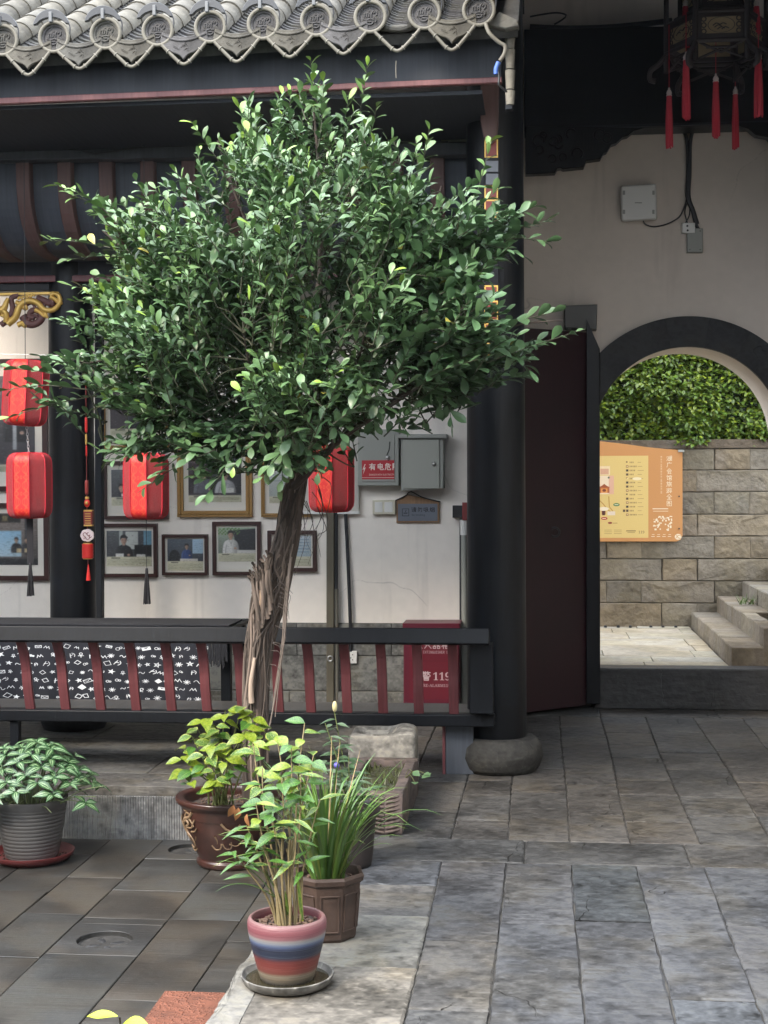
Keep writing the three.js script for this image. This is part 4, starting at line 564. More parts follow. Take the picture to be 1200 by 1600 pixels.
const bust = (g, x, y, s, coat, skin = '#c09a80', hair = '#1d1b1b') => { const shade = (x0, x1, a) => { const q = g.createLinearGradient(x0, 0, x1, 0); q.addColorStop(0, `rgba(255,255,255,${a * 0.4})`); q.addColorStop(0.5, 'rgba(0,0,0,0)'); q.addColorStop(1, `rgba(0,0,0,${a})`); return q; };
  const body = () => { g.beginPath(); g.moveTo(x - s * 1.7, y + s * 3.8); g.quadraticCurveTo(x - s * 1.75, y + s * 1.5, x - s * 0.95, y + s * 1.15); g.lineTo(x - s * 0.3, y + s * 0.85); g.lineTo(x + s * 0.3, y + s * 0.85); g.lineTo(x + s * 0.95, y + s * 1.15); g.quadraticCurveTo(x + s * 1.75, y + s * 1.5, x + s * 1.7, y + s * 3.8); g.fill(); };
  g.fillStyle = coat; body(); g.fillStyle = shade(x - s * 1.7, x + s * 1.7, 0.45); body(); g.strokeStyle = 'rgba(0,0,0,.35)'; g.lineWidth = s * 0.12; g.beginPath(); g.moveTo(x - s * 0.3, y + s * 0.9); g.lineTo(x + s * 0.05, y + s * 1.9); g.lineTo(x + s * 0.3, y + s * 0.9); g.moveTo(x - s * 1.1, y + s * 3.8); g.quadraticCurveTo(x - s * 1.1, y + s * 2.4, x - s * 0.8, y + s * 2); g.stroke();
  g.fillStyle = skin; g.fillRect(x - s * 0.25, y + s * 0.4, s * 0.5, s * 0.62); g.beginPath(); g.ellipse(x, y, s * 0.56, s * 0.76, 0.06, 0, 7); g.fill(); g.beginPath(); g.ellipse(x + s * 0.9, y + s * 2.7, s * 0.3, s * 0.22, 0, 0, 7); g.fill(); g.fillStyle = shade(x - s * 0.6, x + s * 0.6, 0.4); g.beginPath(); g.ellipse(x, y, s * 0.56, s * 0.76, 0.06, 0, 7); g.fill();
  g.fillStyle = hair; g.beginPath(); g.moveTo(x - s * 0.62, y + s * 0.1); g.quadraticCurveTo(x - s * 0.78, y - s * 0.95, x, y - s * 0.96); g.quadraticCurveTo(x + s * 0.78, y - s * 0.9, x + s * 0.6, y + s * 0.05); g.quadraticCurveTo(x + s * 0.45, y - s * 0.45, x - s * 0.1, y - s * 0.42); g.quadraticCurveTo(x - s * 0.5, y - s * 0.4, x - s * 0.62, y + s * 0.1); g.fill(); g.fillStyle = 'rgba(60,30,25,.6)'; g.fillRect(x - s * 0.32, y - s * 0.08, s * 0.22, s * 0.09); g.fillRect(x + s * 0.12, y - s * 0.08, s * 0.22, s * 0.09); g.fillRect(x - s * 0.12, y + s * 0.38, s * 0.28, s * 0.07); };
const grad = (g, x, y, w, h, a, b) => { const q = g.createLinearGradient(x, y, x, y + h); q.addColorStop(0, a); q.addColorStop(1, b); g.fillStyle = q; g.fillRect(x, y, w, h); };
picture('framed photo with a cream mount showing a person in a dark cap', [157, 818, 245, 902], 6, frameWood, [0.05, 0.08, 0.95, 0.84], (g, w, h) => { grad(g, 0, 0, w, h, '#4a4f52', '#2c2d30'); g.fillStyle = '#a9b3ae'; g.fillRect(w * 0.28, 0, w * 0.08, h * 0.5); g.fillStyle = '#c9cfca'; g.fillRect(w * 0.42, h * 0.02, w * 0.28, h * 0.5); g.fillStyle = '#6fa3bd'; g.fillRect(w * 0.82, 0, w * 0.18, h * 0.55); bust(g, w * 0.38, h * 0.26, w * 0.12, '#17171a', '#b98d78', '#121214'); g.fillStyle = '#101013'; g.fillRect(w * 0.31, h * 0.17, w * 0.16, h * 0.035); g.fillStyle = '#17171a'; g.fillRect(w * 0.62, h * 0.4, w * 0.38, h * 0.28); g.fillStyle = '#e4e4e0'; g.fillRect(w * 0.2, h * 0.64, w * 0.18, h * 0.1); g.fillRect(w * 0.66, h * 0.66, w * 0.2, h * 0.08); cap(g, w, h, h * 0.73); });
picture('smallest framed photo, landscape shape, person in blue at a desk', [253, 835, 324, 899], 5, frameWood, [0.06, 0.05, 0.95, 0.95], (g, w, h) => { grad(g, 0, 0, w, h, '#4b5560', '#30363c'); g.fillStyle = '#a7c6dd'; g.fillRect(w * 0.7, 0, w * 0.3, h * 0.46); g.fillStyle = '#1b1e22'; g.beginPath(); g.ellipse(w * 0.2, h * 0.6, w * 0.16, h * 0.26, 0, 0, 7); g.fill(); bust(g, w * 0.54, h * 0.24, w * 0.09, '#2f4a8a', '#a98670'); g.fillStyle = '#d9d4cc'; g.fillRect(w * 0.35, h * 0.62, w * 0.5, h * 0.08); cap(g, w, h, h * 0.7); });
picture('upright framed photo of a person in a white shirt at work', [332, 815, 407, 899], 6, frameWood, [0.05, 0.05, 0.95, 0.78], (g, w, h) => { grad(g, 0, 0, w, h, '#9fb09a', '#58605a'); g.fillStyle = '#232429'; g.beginPath(); g.moveTo(w * 0.4, h * 0.08); g.lineTo(w, h * 0.04); g.lineTo(w, h * 0.7); g.lineTo(w * 0.5, h * 0.74); g.fill(); g.fillStyle = '#4f7a3c'; for (let k = 0; k < 30; k++) { g.beginPath(); g.arc(w * ((k * 0.37) % 0.6), h * ((k * 0.13) % 0.2), 6, 0, 7); g.fill(); } bust(g, w * 0.34, h * 0.22, w * 0.13, '#e7e7e2', '#b48c74'); g.fillStyle = '#dcdcd6'; g.fillRect(w * 0.5, h * 0.66, w * 0.5, h * 0.1); cap(g, w, h, h * 0.76); });
picture('dark framed photo half hidden behind the leaning tree trunk', [418, 829, 494, 893], 6, frameWood, [0.06, 0.05, 0.95, 0.95], (g, w, h) => { grad(g, 0, 0, w, h, '#c6d2d8', '#9db3c0'); g.fillStyle = '#39424b'; g.fillRect(0, h * 0.1, w * 0.3, h * 0.4); g.fillStyle = '#6c8aa0'; for (let k = 0; k < 5; k++) g.fillRect(w * 0.5, h * (0.12 + k * 0.1), w * 0.45, 4); cap(g, w, h, h * 0.68); });
picture('gilt framed photo hanging below the middle of the foliage', [277, 690, 393, 808], 10, frameGold, [0.08, 0.06, 0.92, 0.86], (g, w, h) => { grad(g, 0, 0, w, h, '#1c1e24', '#101116'); bust(g, w * 0.3, h * 0.4, w * 0.12, '#565a66', '#b58f7c'); bust(g, w * 0.7, h * 0.44, w * 0.12, '#caccd0', '#b58f7c'); g.fillStyle = '#dcdcd8'; g.fillRect(w * 0.62, h * 0.72, w * 0.24, h * 0.1); g.fillStyle = '#25262c'; g.fillRect(0, h * 0.82, w, h * 0.04); cap(g, w, h, h * 0.86); }, true);
picture('gilt framed photo beside the tree trunk above the dark frames', [408, 680, 486, 808], 6, frameGold, [0.1, 0.1, 0.92, 0.86], (g, w, h) => { grad(g, 0, 0, w, h, '#c9cdc6', '#a8b2ae'); bust(g, w * 0.8, h * 0.4, w * 0.16, '#22242c', '#b58f7c'); g.fillStyle = '#7d8c92'; for (let k = 0; k < 6; k++) g.fillRect(w * 0.08, h * (0.1 + k * 0.1), w * 0.4, 5); cap(g, w, h, h * 0.88); }, true);
picture('dark framed photo behind the single lantern beside the inner column', [161, 720, 262, 812], 6, frameWood, [0.08, 0.1, 0.92, 0.8], (g, w, h) => { grad(g, 0, 0, w, h, '#565b5e', '#26272a'); bust(g, w * 0.2, h * 0.5, w * 0.09, '#2c2c30'); g.fillStyle = '#e4e4e0'; g.fillRect(w * 0.2, h * 0.66, w * 0.15, h * 0.08); cap(g, w, h, h * 0.76); });
picture('framed photo with a beaded edge just under the foliage tips', [159, 590, 262, 702], 6, frameGold, [0.08, 0.08, 0.92, 0.84], (g, w, h) => { grad(g, 0, 0, w, h, '#3a2a30', '#241c22'); bust(g, w * 0.5, h * 0.36, w * 0.12, '#1d1f26'); cap(g, w, h, h * 0.86); }, true);
picture('large framed photo of a person in a dark jacket and glasses', [-70, 560, 72, 768], 8, frameWood, [0.1, 0.1, 0.9, 0.88], (g, w, h) => { grad(g, 0, 0, w, h, '#4a484d', '#39383d'); bust(g, w * 0.7, h * 0.36, w * 0.12, '#17181d', '#b99480'); g.fillStyle = '#aab0b6'; g.fillRect(w * 0.67, h * 0.47, w * 0.06, h * 0.3); g.strokeStyle = '#222'; g.lineWidth = 3; g.strokeRect(w * 0.64, h * 0.34, w * 0.05, h * 0.03); g.strokeRect(w * 0.71, h * 0.34, w * 0.05, h * 0.03); cap(g, w, h, h * 0.92); });
picture('large framed photo of two people standing before a screen', [-70, 786, 75, 907], 8, frameWood, [0.08, 0.08, 0.92, 0.84], (g, w, h) => { grad(g, 0, 0, w, h, '#8a7c74', '#4a443f'); g.fillStyle = '#15130f'; g.fillRect(w * 0.4, h * 0.02, w * 0.36, h * 0.16); g.strokeStyle = '#c9b06a'; han(g, '旅', w * 0.5, h * 0.04, h * 0.12); grad(g, w * 0.35, h * 0.34, w * 0.42, h * 0.5, '#8fc0df', '#b9d6e6'); g.fillStyle = '#2a2a2e'; g.fillRect(w * 0.82, 0, w * 0.05, h * 0.8); bust(g, w * 0.7, h * 0.52, w * 0.045, '#17181d'); bust(g, w * 0.84, h * 0.52, w * 0.045, '#26262c'); g.fillStyle = '#e3ca98'; g.fillRect(w * 0.7, h * 0.68, w * 0.07, h * 0.08); g.fillRect(w * 0.81, h * 0.68, w * 0.07, h * 0.08); g.fillStyle = '#1d1d20'; g.fillRect(0, h * 0.88, w, h * 0.12); });
// ---------------------------------------------------------------- electric boxes, notices, cables on the wall
const plateTex = (w, h, draw) => canvasTex(w, h, draw);
function flat(t, name, [x0, y0, x1, y1], d, m) { const A = P(x0, y1, d), B = P(x1, y0, d), g = new THREE.PlaneGeometry(B.x - A.x, B.y - A.y); g.translate((A.x + B.x) / 2, (A.y + B.y) / 2, -d); return wpart(t, name, g, m); }
const at = (px, py, d) => P(px, py, d);
{
  const t = thing('backing_board', 'pale board on the wall behind the shaded red lantern', 'board', at(522, 790, DW)); wpart(t, 'board', boardPx([[470, 800], [560, 800], [560, 672], [470, 672]], DW - 0.05, 0.048), mat('pale_board', [0.55, 0.54, 0.5], 0.7, { map: T.plaster })); wpart(t, 'edge_strip', boardPx([[470, 803], [561, 803], [561, 799], [470, 799]], DW - 0.056, 0.05, 0.001), M.white);
  const a = thing('electric_box', 'grey steel meter box carrying a red danger notice', 'electric box', at(592, 715, DW)); wpart(a, 'box_body', boardPx([[560, 758], [622, 758], [622, 672], [560, 672]], DW - 0.13, 0.13, 0.004), M.greymetal); wpart(a, 'door', boardPx([[566, 752], [616, 752], [616, 678], [566, 678]], DW - 0.14, 0.01, 0.002), M.greymetal); wpart(a, 'seal_wire', tube([at(609, 690, DW - 0.145), at(608, 702, DW - 0.147), at(604, 714, DW - 0.147), at(607, 720, DW - 0.147)], 0.003, 12, 4), M.dark);
  { const k = new THREE.SphereGeometry(0.016, 12, 8), p = at(606, 715, DW - 0.145); k.translate(p.x, p.y, p.z); wpart(a, 'lock', k, M.steel); }
  flat(a, 'danger_notice', [565.5, 719, 616, 749], DW - 0.1435, mat('notice_print', [1, 1, 1], 0.4, { map: plateTex(512, 300, (g, w, h) => { g.fillStyle = '#b3202b'; g.fillRect(0, 0, w, h); g.strokeStyle = g.fillStyle = '#e9ddd2'; g.fillRect(0, h * 0.9, w, 6); han(g, '有电危险', 110, 44, 112, { gap: 1.1, w: 0.12 }); g.font = '36px sans-serif'; g.fillText('DANGER WITH ELECTRICITY', 112, 240, 400); g.beginPath(); g.moveTo(44, 60); g.lineTo(10, 150); g.lineTo(34, 140); g.lineTo(16, 230); g.lineTo(62, 110); g.lineTo(36, 120); g.lineTo(60, 60); g.fill(); }) }));
  const b = thing('electric_box', 'plain grey steel box with rain lip and round knob', 'electric box', at(660, 722, DW)); wpart(b, 'box_body', boardPx([[628, 766], [692, 762], [692, 682], [628, 682]], DW - 0.15, 0.15, 0.004), M.greymetal); wpart(b, 'rain_lip', boardPx([[623, 684], [697, 684], [697, 679], [623, 679]], DW - 0.19, 0.19, 0.003), M.greymetal); { const dg = boardPx([[631, 763], [686, 763], [686, 687], [631, 687]], DW - 0.165, 0.012, 0.002); wpart(b, 'door', dg, mat('grey_door_metal', [0.34, 0.35, 0.31], 0.5)); }
  { const k = new THREE.SphereGeometry(0.016, 12, 8), p = at(678, 725, DW - 0.17); k.translate(p.x, p.y, p.z); wpart(b, 'knob', k, M.steel); }
  const s = thing('no_smoking_sign', 'small wooden hanging sign with a grey plate asking not to smoke', 'sign', at(652, 797, DW)); wpart(s, 'wood_back', boardPx([[620, 816], [686, 816], [686, 785], [672, 781], [654, 777], [636, 773], [620, 781]].map(([x, y]) => [x, y]), DW - 0.02, 0.018, 0.003), mat('plain_wood', [0.32, 0.18, 0.09], 0.6, { map: T.wood }));
  flat(s, 'grey_plate', [622, 787, 683.5, 814], DW - 0.0255, mat('sign_plate', [1, 1, 1], 0.45, { map: plateTex(512, 224, (g, w, h) => { g.fillStyle = '#666c77'; g.fillRect(0, 0, w, h); g.strokeStyle = g.fillStyle = '#23262c'; han(g, '请勿吸烟', 172, 42, 68, { gap: 1.16, w: 0.1 }); g.font = '32px sans-serif'; g.fillText('No Smoking', 176, 158); g.lineWidth = 7; g.strokeRect(56, 66, 84, 92); g.fillRect(72, 116, 50, 12); g.beginPath(); g.moveTo(100, 108); g.quadraticCurveTo(92, 94, 108, 84); g.stroke(); }) }));
  { const hk = tube([at(618, 782, DW - 0.03), at(636, 773, DW - 0.03), at(640, 768, DW - 0.03), at(660, 777, DW - 0.03), at(688, 784, DW - 0.03)], 0.004, 16, 5); wpart(s, 'hanging_cord', hk, M.dark); }
  const w = thing('switch_plate', 'pair of cream light switches under the danger notice', 'switch', at(600, 793, DW)); wpart(w, 'plate', boardPx([[583, 803], [617, 803], [617, 782], [583, 782]], DW - 0.045, 0.045, 0.003), mat('cream_plastic', [0.6, 0.57, 0.45], 0.5)); wpart(w, 'rocker', boardPx([[586, 800], [597, 800], [597, 785], [586, 785]], DW - 0.05, 0.01, 0.002), M.white); wpart(w, 'rocker', boardPx([[601, 800], [613, 800], [613, 785], [601, 785]], DW - 0.05, 0.01, 0.002), M.white);
  const o = thing('wall_socket', 'white double socket seen through the bench slats', 'socket', at(548, 1027, DW)); wpart(o, 'plate', boardPx([[540, 1036], [557, 1036], [557, 1018], [540, 1018]], DW - 0.04, 0.03, 0.003), M.white); for (const [x, y] of [[545, 1023], [551, 1023], [545, 1031], [551, 1031], [548, 1028]]) { const k = new THREE.CylinderGeometry(0.004, 0.004, 0.006, 8); k.rotateX(Math.PI / 2); const p = at(x, y, DW - 0.043); k.translate(p.x, p.y, p.z); wpart(o, 'socket_hole', k, M.dark); }
  const pole = thing('wall_conduit', 'olive brown square post on the white wall with black pipe alongside', 'conduit', at(519, 1100, DW)); wpart(pole, 'post', boardPx([[511, 1104], [521, 1104], [521, 800], [511, 800]], DW - 0.08, 0.08), mat('olive_post', [0.13, 0.115, 0.08], 0.7, { map: T.wood })); wpart(pole, 'pipe', tube([at(525, 800, DW - 0.05), at(525, 920, DW - 0.05)], 0.014, 6, 10), M.dark); wpart(pole, 'pipe', tube([at(525, 920, DW - 0.05), at(526, 1102, DW - 0.05)], 0.017, 6, 10), mat('grey_pipe', [0.16, 0.15, 0.12], 0.6)); { const k = new THREE.TorusGeometry(0.017, 0.006, 8, 20), p = at(516, 1029, DW - 0.085); k.translate(p.x, p.y, p.z); wpart(pole, 'ring_bolt', k, M.steel); }
  const cbl = thing('wall_cable', 'thin black cable running straight down to the white socket', 'cable', at(544, 900, DW)); wpart(cbl, 'cable', tube([at(540, 802, DW - 0.03), at(543, 860, DW - 0.03), at(547, 960, DW - 0.035), at(548, 1018, DW - 0.035)], 0.012, 20, 8), M.dark);
  const pv = thing('drain_pipe', 'narrow white and grey pipe on the wall next to the black column', 'pipe', at(725, 975, DW)); wpart(pv, 'pipe', tube([at(725, 836, DW - 0.1), at(726, 1100, DW - 0.1)], 0.02, 6, 12), M.greymetal); wpart(pv, 'sleeve', tube([at(725, 812, DW - 0.1), at(725, 836, DW - 0.1)], 0.026, 4, 12), M.white); wpart(pv, 'cable', tube([at(720, 810, DW - 0.03), at(720, 1100, DW - 0.03)], 0.009, 6, 8), M.dark);
  const jb = thing('junction_box', 'small black box with a red tag beside the black column', 'electric box', at(720, 800, DW)); wpart(jb, 'box_body', boardPx([[708, 808], [726, 808], [726, 791], [708, 791]], DW - 0.1, 0.1), M.dark); wpart(jb, 'red_tag', boardPx([[723, 812], [734, 812], [734, 786], [723, 786]], DW - 0.13, 0.02), mat('red_tag', [0.2, 0.03, 0.03], 0.6)); 
  const fb = thing('extinguisher_box', 'red fire extinguisher box standing behind the bench near the column', 'extinguisher box', at(673, 1098, DW - 0.2)); const red = mat('fire_red', [0.085, 0.006, 0.018], 0.38);
  wpart(fb, 'box_body', boardPx([[632, 1098], [716, 1098], [716, 976], [632, 976]], DW - 0.3, 0.24, 0.006), red); wpart(fb, 'lid', boardPx([[630, 984], [718, 984], [718, 975], [630, 975]], DW - 0.31, 0.26, 0.004), red); wpart(fb, 'door_seam', boardPx([[640, 1034], [710, 1034], [710, 1032.5], [640, 1032.5]], DW - 0.302, 0.004, 0), M.dark);
  flat(fb, 'lettering', [640, 990, 712, 1092], DW - 0.3075, mat('box_print', [1, 1, 1], 0.4, { map: plateTex(512, 726, (g, w, h) => { g.fillStyle = '#591020'; g.fillRect(0, 0, w, h); g.strokeStyle = g.fillStyle = '#a8979b'; han(g, '灭火器箱', 60, 78, 92, { gap: 1.06, w: 0.11 }); g.font = '42px monospace'; g.fillText('FIRE EXTINGUISHER BOX', 50, 222, 420); g.fillStyle = '#4d0a1a'; g.fillRect(0, 300, w, 8); g.fillStyle = '#a8979b'; han(g, '火警', 30, 420, 100, { gap: 1.06, w: 0.1 }); g.font = 'bold 120px serif'; g.fillText('119', 256, 516); g.font = '44px serif'; g.fillText('FIRE-ALARM119', 110, 590, 340); }) }));
}
// ---------------------------------------------------------------- things on the grey wall above the archway
{
  const ap = thing('access_point', 'square white wireless access point high on the grey wall', 'access point', at(998, 317, DW)); wpart(ap, 'case', (() => { const g = bx(0.235, 0.235, 0.06, 0.014); g.rotateZ(0.03); const p = at(998, 317, DW - 0.07); g.translate(p.x, p.y, p.z); return g; })(), M.white); wpart(ap, 'bracket', boardPx([[985, 330], [1012, 330], [1012, 300], [985, 300]], DW - 0.05, 0.05), M.dark); wpart(ap, 'badge', boardPx([[992, 317.5], [1003, 317.5], [1003, 316], [992, 316]], DW - 0.103, 0.003, 0), M.greymetal); for (const dx of [-23, 23]) for (const dy of [-16, 14]) wpart(ap, 'clip', boardPx([[998 + dx - 1.6, 317 + dy + 3], [998 + dx + 1.6, 317 + dy + 3], [998 + dx + 1.6, 317 + dy - 3], [998 + dx - 1.6, 317 + dy - 3]], DW - 0.102, 0.004, 0.001), M.greymetal);
  const d = DW - 0.03, cd = thing('cable_bundle', 'pair of thick black cables dropping from the beam and splitting', 'cable', at(1077, 260, DW)); const D = (pts, r) => wpart(cd, 'cable', tube(pts.map(([x, y]) => at(x, y, d)), r, 30, 8), M.dark);
  D([[1060, 200], [1070, 208], [1074, 225], [1075, 270], [1074, 310], [1082, 330], [1088, 352], [1091, 358]], 0.012); D([[1090, 196], [1083, 204], [1079, 220], [1078, 270], [1077, 310], [1084, 330], [1090, 350]], 0.012); D([[1020, 202], [1030, 207], [1046, 206], [1060, 200]], 0.005);
  D([[1005, 345], [1008, 350], [1020, 354], [1042, 350], [1062, 338], [1071, 318], [1074, 300]], 0.005); D([[1073, 318], [1070, 332], [1074, 348]], 0.004); D([[1078, 318], [1077, 336], [1071, 349]], 0.004);
  const s = thing('small_white_box', 'tiny white socket box where the black cables end', 'electric box', at(1076, 356, DW)); wpart(s, 'case', boardPx([[1067, 363], [1085, 363], [1085, 349], [1067, 349]], DW - 0.05, 0.05), M.white); for (const x of [1074, 1074.5]) { const k = new THREE.CylinderGeometry(0.007, 0.007, 0.004, 10), p = at(x, x > 1074.2 ? 360 : 353, DW - 0.055); k.rotateX(Math.PI / 2); k.translate(p.x, p.y, p.z); wpart(s, 'hole', k, M.dark); }
  const g2 = thing('junction_box', 'grey oblong junction box under the tiny white box', 'electric box', at(1086, 376, DW)); wpart(g2, 'case', boardPx([[1075, 393], [1097, 393], [1097, 358], [1075, 358]], DW - 0.045, 0.045, 0.005), M.greymetal); for (const x of [1078, 1094]) for (const y of [361, 390]) { const k = new THREE.CylinderGeometry(0.004, 0.004, 0.004, 8), p = at(x, y, DW - 0.05); k.rotateX(Math.PI / 2); k.translate(p.x, p.y, p.z); wpart(g2, 'screw', k, M.dark); }
  const lp = thing('wall_lamp', 'dark grey box lamp on the wall over the open door leaf', 'lamp', at(908, 495, DW)); wpart(lp, 'case', boardPx([[884, 511], [931, 513], [932, 477], [883, 479]], DW - 0.14, 0.14, 0.006), mat('lamp_grey', [0.09, 0.09, 0.085], 0.6)); wpart(lp, 'lens', boardPx([[888, 512.5], [928, 513], [928, 510], [888, 510]], DW - 0.13, 0.1, 0.002), M.greymetal);
}
// ---------------------------------------------------------------- map board outside
{
  const D = 12.9, d = D - 0.045, t = thing('map_board', 'orange visitor map board with a curved top on the sandstone wall', 'sign', at(1000, 846, D));
  const A = at(800, 846, d), B = at(1066, 703, d), w = B.x - A.x, top = [[800, 692], [870, 687], [930, 689], [975, 694], [1010, 699], [1040, 702], [1066, 704]], cr = 0.05;
  const pts = [...top.map(([x, y]) => { const p = at(x, y, d); return [p.x, p.y]; }), [B.x, A.y + cr], [B.x - cr * 0.3, A.y + cr * 0.3], [B.x - cr, A.y], [A.x, A.y]];
  wpart(t, 'panel', (() => { const g = extrude(shape(pts), 0.03, 0.002); g.translate(0, 0, -d - 0.03); return g; })(), mat('orange_panel', [0.42, 0.2, 0.06], 0.5));
  const yt = at(1000, 690, d).y, W = w, Hh = yt - A.y;
  const face = new THREE.ShapeGeometry(shape(pts)), p = face.attributes.position, uv = face.attributes.uv; for (let i = 0; i < p.count; i++) uv.setXY(i, (p.getX(i) - A.x) / W, (p.getY(i) - A.y) / Hh); face.translate(0, 0, -d + 0.004);
  wpart(t, 'map_print', face, mat('map_print', [0.72, 0.7, 0.66], 0.5, { map: canvasTex(1596, 936, (g, cw, ch) => { // 6 canvas pixels to one of the photograph, from (800, 690)
    const X = (x) => (x - 800) * 6, Y = (y) => (y - 690) * 6; g.fillStyle = '#cc9258'; g.fillRect(0, 0, cw, ch); g.fillStyle = '#e2c67e'; g.fillRect(0, Y(712), X(1013.5), Y(840.5) - Y(712));
    const box = (c, x0, y0, x1, y1) => { g.fillStyle = c; g.fillRect(X(x0), Y(y0), X(x1) - X(x0), Y(y1) - Y(y0)); }; const blob = (c, x, y, rx, ry) => { g.fillStyle = c; g.beginPath(); g.ellipse(X(x), Y(y), rx * 6, ry * 6, 0, 0, 7); g.fill(); };
    g.strokeStyle = '#f6ead2'; g.fillStyle = '#f6ead2'; han(g, '湖广会馆旅游全图', X(1041.5), Y(712), 52, { down: true, gap: 1.16, w: 0.075 }); 
    g.save(); g.globalAlpha = 0.6; for (let y = 713; y < 770; y += 2.1) { g.fillRect(X(1032.5), Y(y), 14, (2 + (y * 7) % 6)); } g.restore();
    box('#f0d9b0', 934, 728, 954, 742); box('#d9a98a', 939, 732, 952, 741); box('#efdcc0', 934, 743, 956, 772); box('#e2b39a', 952, 743, 960, 772); blob('#6a6a5c', 937, 746, 1.6, 1.6); blob('#6a6a5c', 952, 746, 1.6, 1.6);
    const roof = (x, y, s) => { g.fillStyle = '#9c4a20'; g.beginPath(); g.moveTo(X(x - s), Y(y)); g.quadraticCurveTo(X(x - s * 0.4), Y(y - s * 0.1), X(x), Y(y - s * 0.55)); g.quadraticCurveTo(X(x + s * 0.4), Y(y - s * 0.1), X(x + s), Y(y)); g.closePath(); g.fill(); box('#b5602c', x - s * 0.8, y, x + s * 0.8, y + s * 0.9); box('#e89a4e', x - s * 0.5, y + s * 0.2, x + s * 0.5, y + s * 0.9); blob('#7d3514', x, y + s * 0.5, s * 0.3, s * 0.22); }; roof(945, 761, 10);
    g.strokeStyle = '#b7873f'; g.lineWidth = 8; g.beginPath(); g.moveTo(X(934), Y(778)); g.lineTo(X(944), Y(788)); g.lineTo(X(950), Y(796)); g.lineTo(X(958), Y(802)); g.moveTo(X(952), Y(776)); g.lineTo(X(953), Y(792)); g.lineTo(X(958), Y(798)); g.stroke(); 
    box('#8c3f24', 941, 796, 947, 804); box('#4b2418', 942, 798, 946, 805); blob('#f3e6cf', 944, 795, 8, 3); box('#e8d6c4', 950, 799, 962, 805); blob('#3f7a4a', 964, 788.5, 5, 2.4); blob('#b33527', 945, 810, 5, 2.3); blob('#8f3b30', 954, 817, 3.4, 1.6); g.fillStyle = '#f6ead2'; g.fillRect(X(961), Y(788), 36, 6); g.fillRect(X(942), Y(809.5), 34, 6);
    g.fillStyle = '#7a5b32'; g.fillRect(X(958), Y(817), 44, 4); g.fillStyle = '#4c3a2a'; for (let k = 0; k < 14; k++) { const y = 722.5 + k * 6.3; g.fillStyle = ['#5b4632', '#7c4c34', '#3e342b'][k % 3]; if (k === 12) { g.fillRect(X(974), Y(y - 2), 22, 22); g.fillRect(X(979), Y(y - 2), 22, 22); } else g.fillRect(X(979), Y(y - 1.8), k % 4 === 0 ? 14 : 22, k % 4 === 0 ? 12 : 20); if (k % 3 === 1) { g.fillStyle = '#efd9a0'; g.fillRect(X(979.8), Y(y - 1), 12, 10); }
      g.fillStyle = '#56452f'; for (let j = 0; j < 3 + (k * 5) % 3; j++) { g.fillRect(X(984.5 + j * 2.3), Y(y - 1), 10, 3); g.fillRect(X(984.7 + j * 2.3), Y(y + 0.2), 8, 3); g.fillRect(X(985 + j * 2.3), Y(y - 1.2), 3, 14); } g.fillStyle = '#a18a58'; g.fillRect(X(997), Y(y - 0.4), 30 + (k * 13) % 30, 4); }
    blob('#f3e4bd', 996, 748, 7, 2.4); g.fillStyle = '#8a754a'; for (let k = 0; k < 3; k++) { g.fillRect(X(945), Y(828 + k * 2.8), 70, 3); g.fillRect(X(960), Y(828 + k * 2.8), 72, 3); } g.fillStyle = '#5b4a30'; g.fillRect(X(979), Y(829), 90, 7); g.fillRect(X(981), Y(832), 70, 3); g.font = '34px serif'; g.fillText('119', X(998), Y(833.5));
    g.fillStyle = '#f6ead2'; g.fillRect(X(1020), Y(794.5), 145, 7); g.fillRect(X(1021), Y(798.5), 140, 4); seed(15); for (let k = 0; k < 60; k++) { const x = 1020 + rnd() * 30, y = 806 + rnd() * 21; if (x > 1033 && x < 1038 && y > 812) continue; g.fillRect(X(x), Y(y), 6 + rnd() * 14, 6 + rnd() * 12); } for (let k = 0; k < 4; k++) { g.fillRect(X(1019 + k * 8.5), Y(835), 24, 4); g.fillRect(X(1018 + k * 8.5), Y(838), 32, 5); }
    blob('#f2e4cc', 1059.5, 839, 5.2, 4.6); g.strokeStyle = '#c98f4d'; g.lineWidth = 5; g.beginPath(); g.moveTo(X(1056), Y(841)); g.quadraticCurveTo(X(1060), Y(834), X(1064), Y(838)); g.moveTo(X(1057), Y(836)); g.quadraticCurveTo(X(1059), Y(842), X(1063), Y(841)); g.stroke();
  }) }));
  for (const y of [775.5, 826]) { const k = new THREE.CylinderGeometry(0.007, 0.007, 0.008, 10), q = at(1061, y, d); k.rotateX(Math.PI / 2); k.translate(q.x, q.y, -d + 0.006); wpart(t, 'screw', k, M.dark); }
  wpart(t, 'top_bracket', boardPx([[1060, 706], [1069, 706], [1069, 703], [1060, 703]], d - 0.02, 0.05, 0.001), M.greymetal);
}
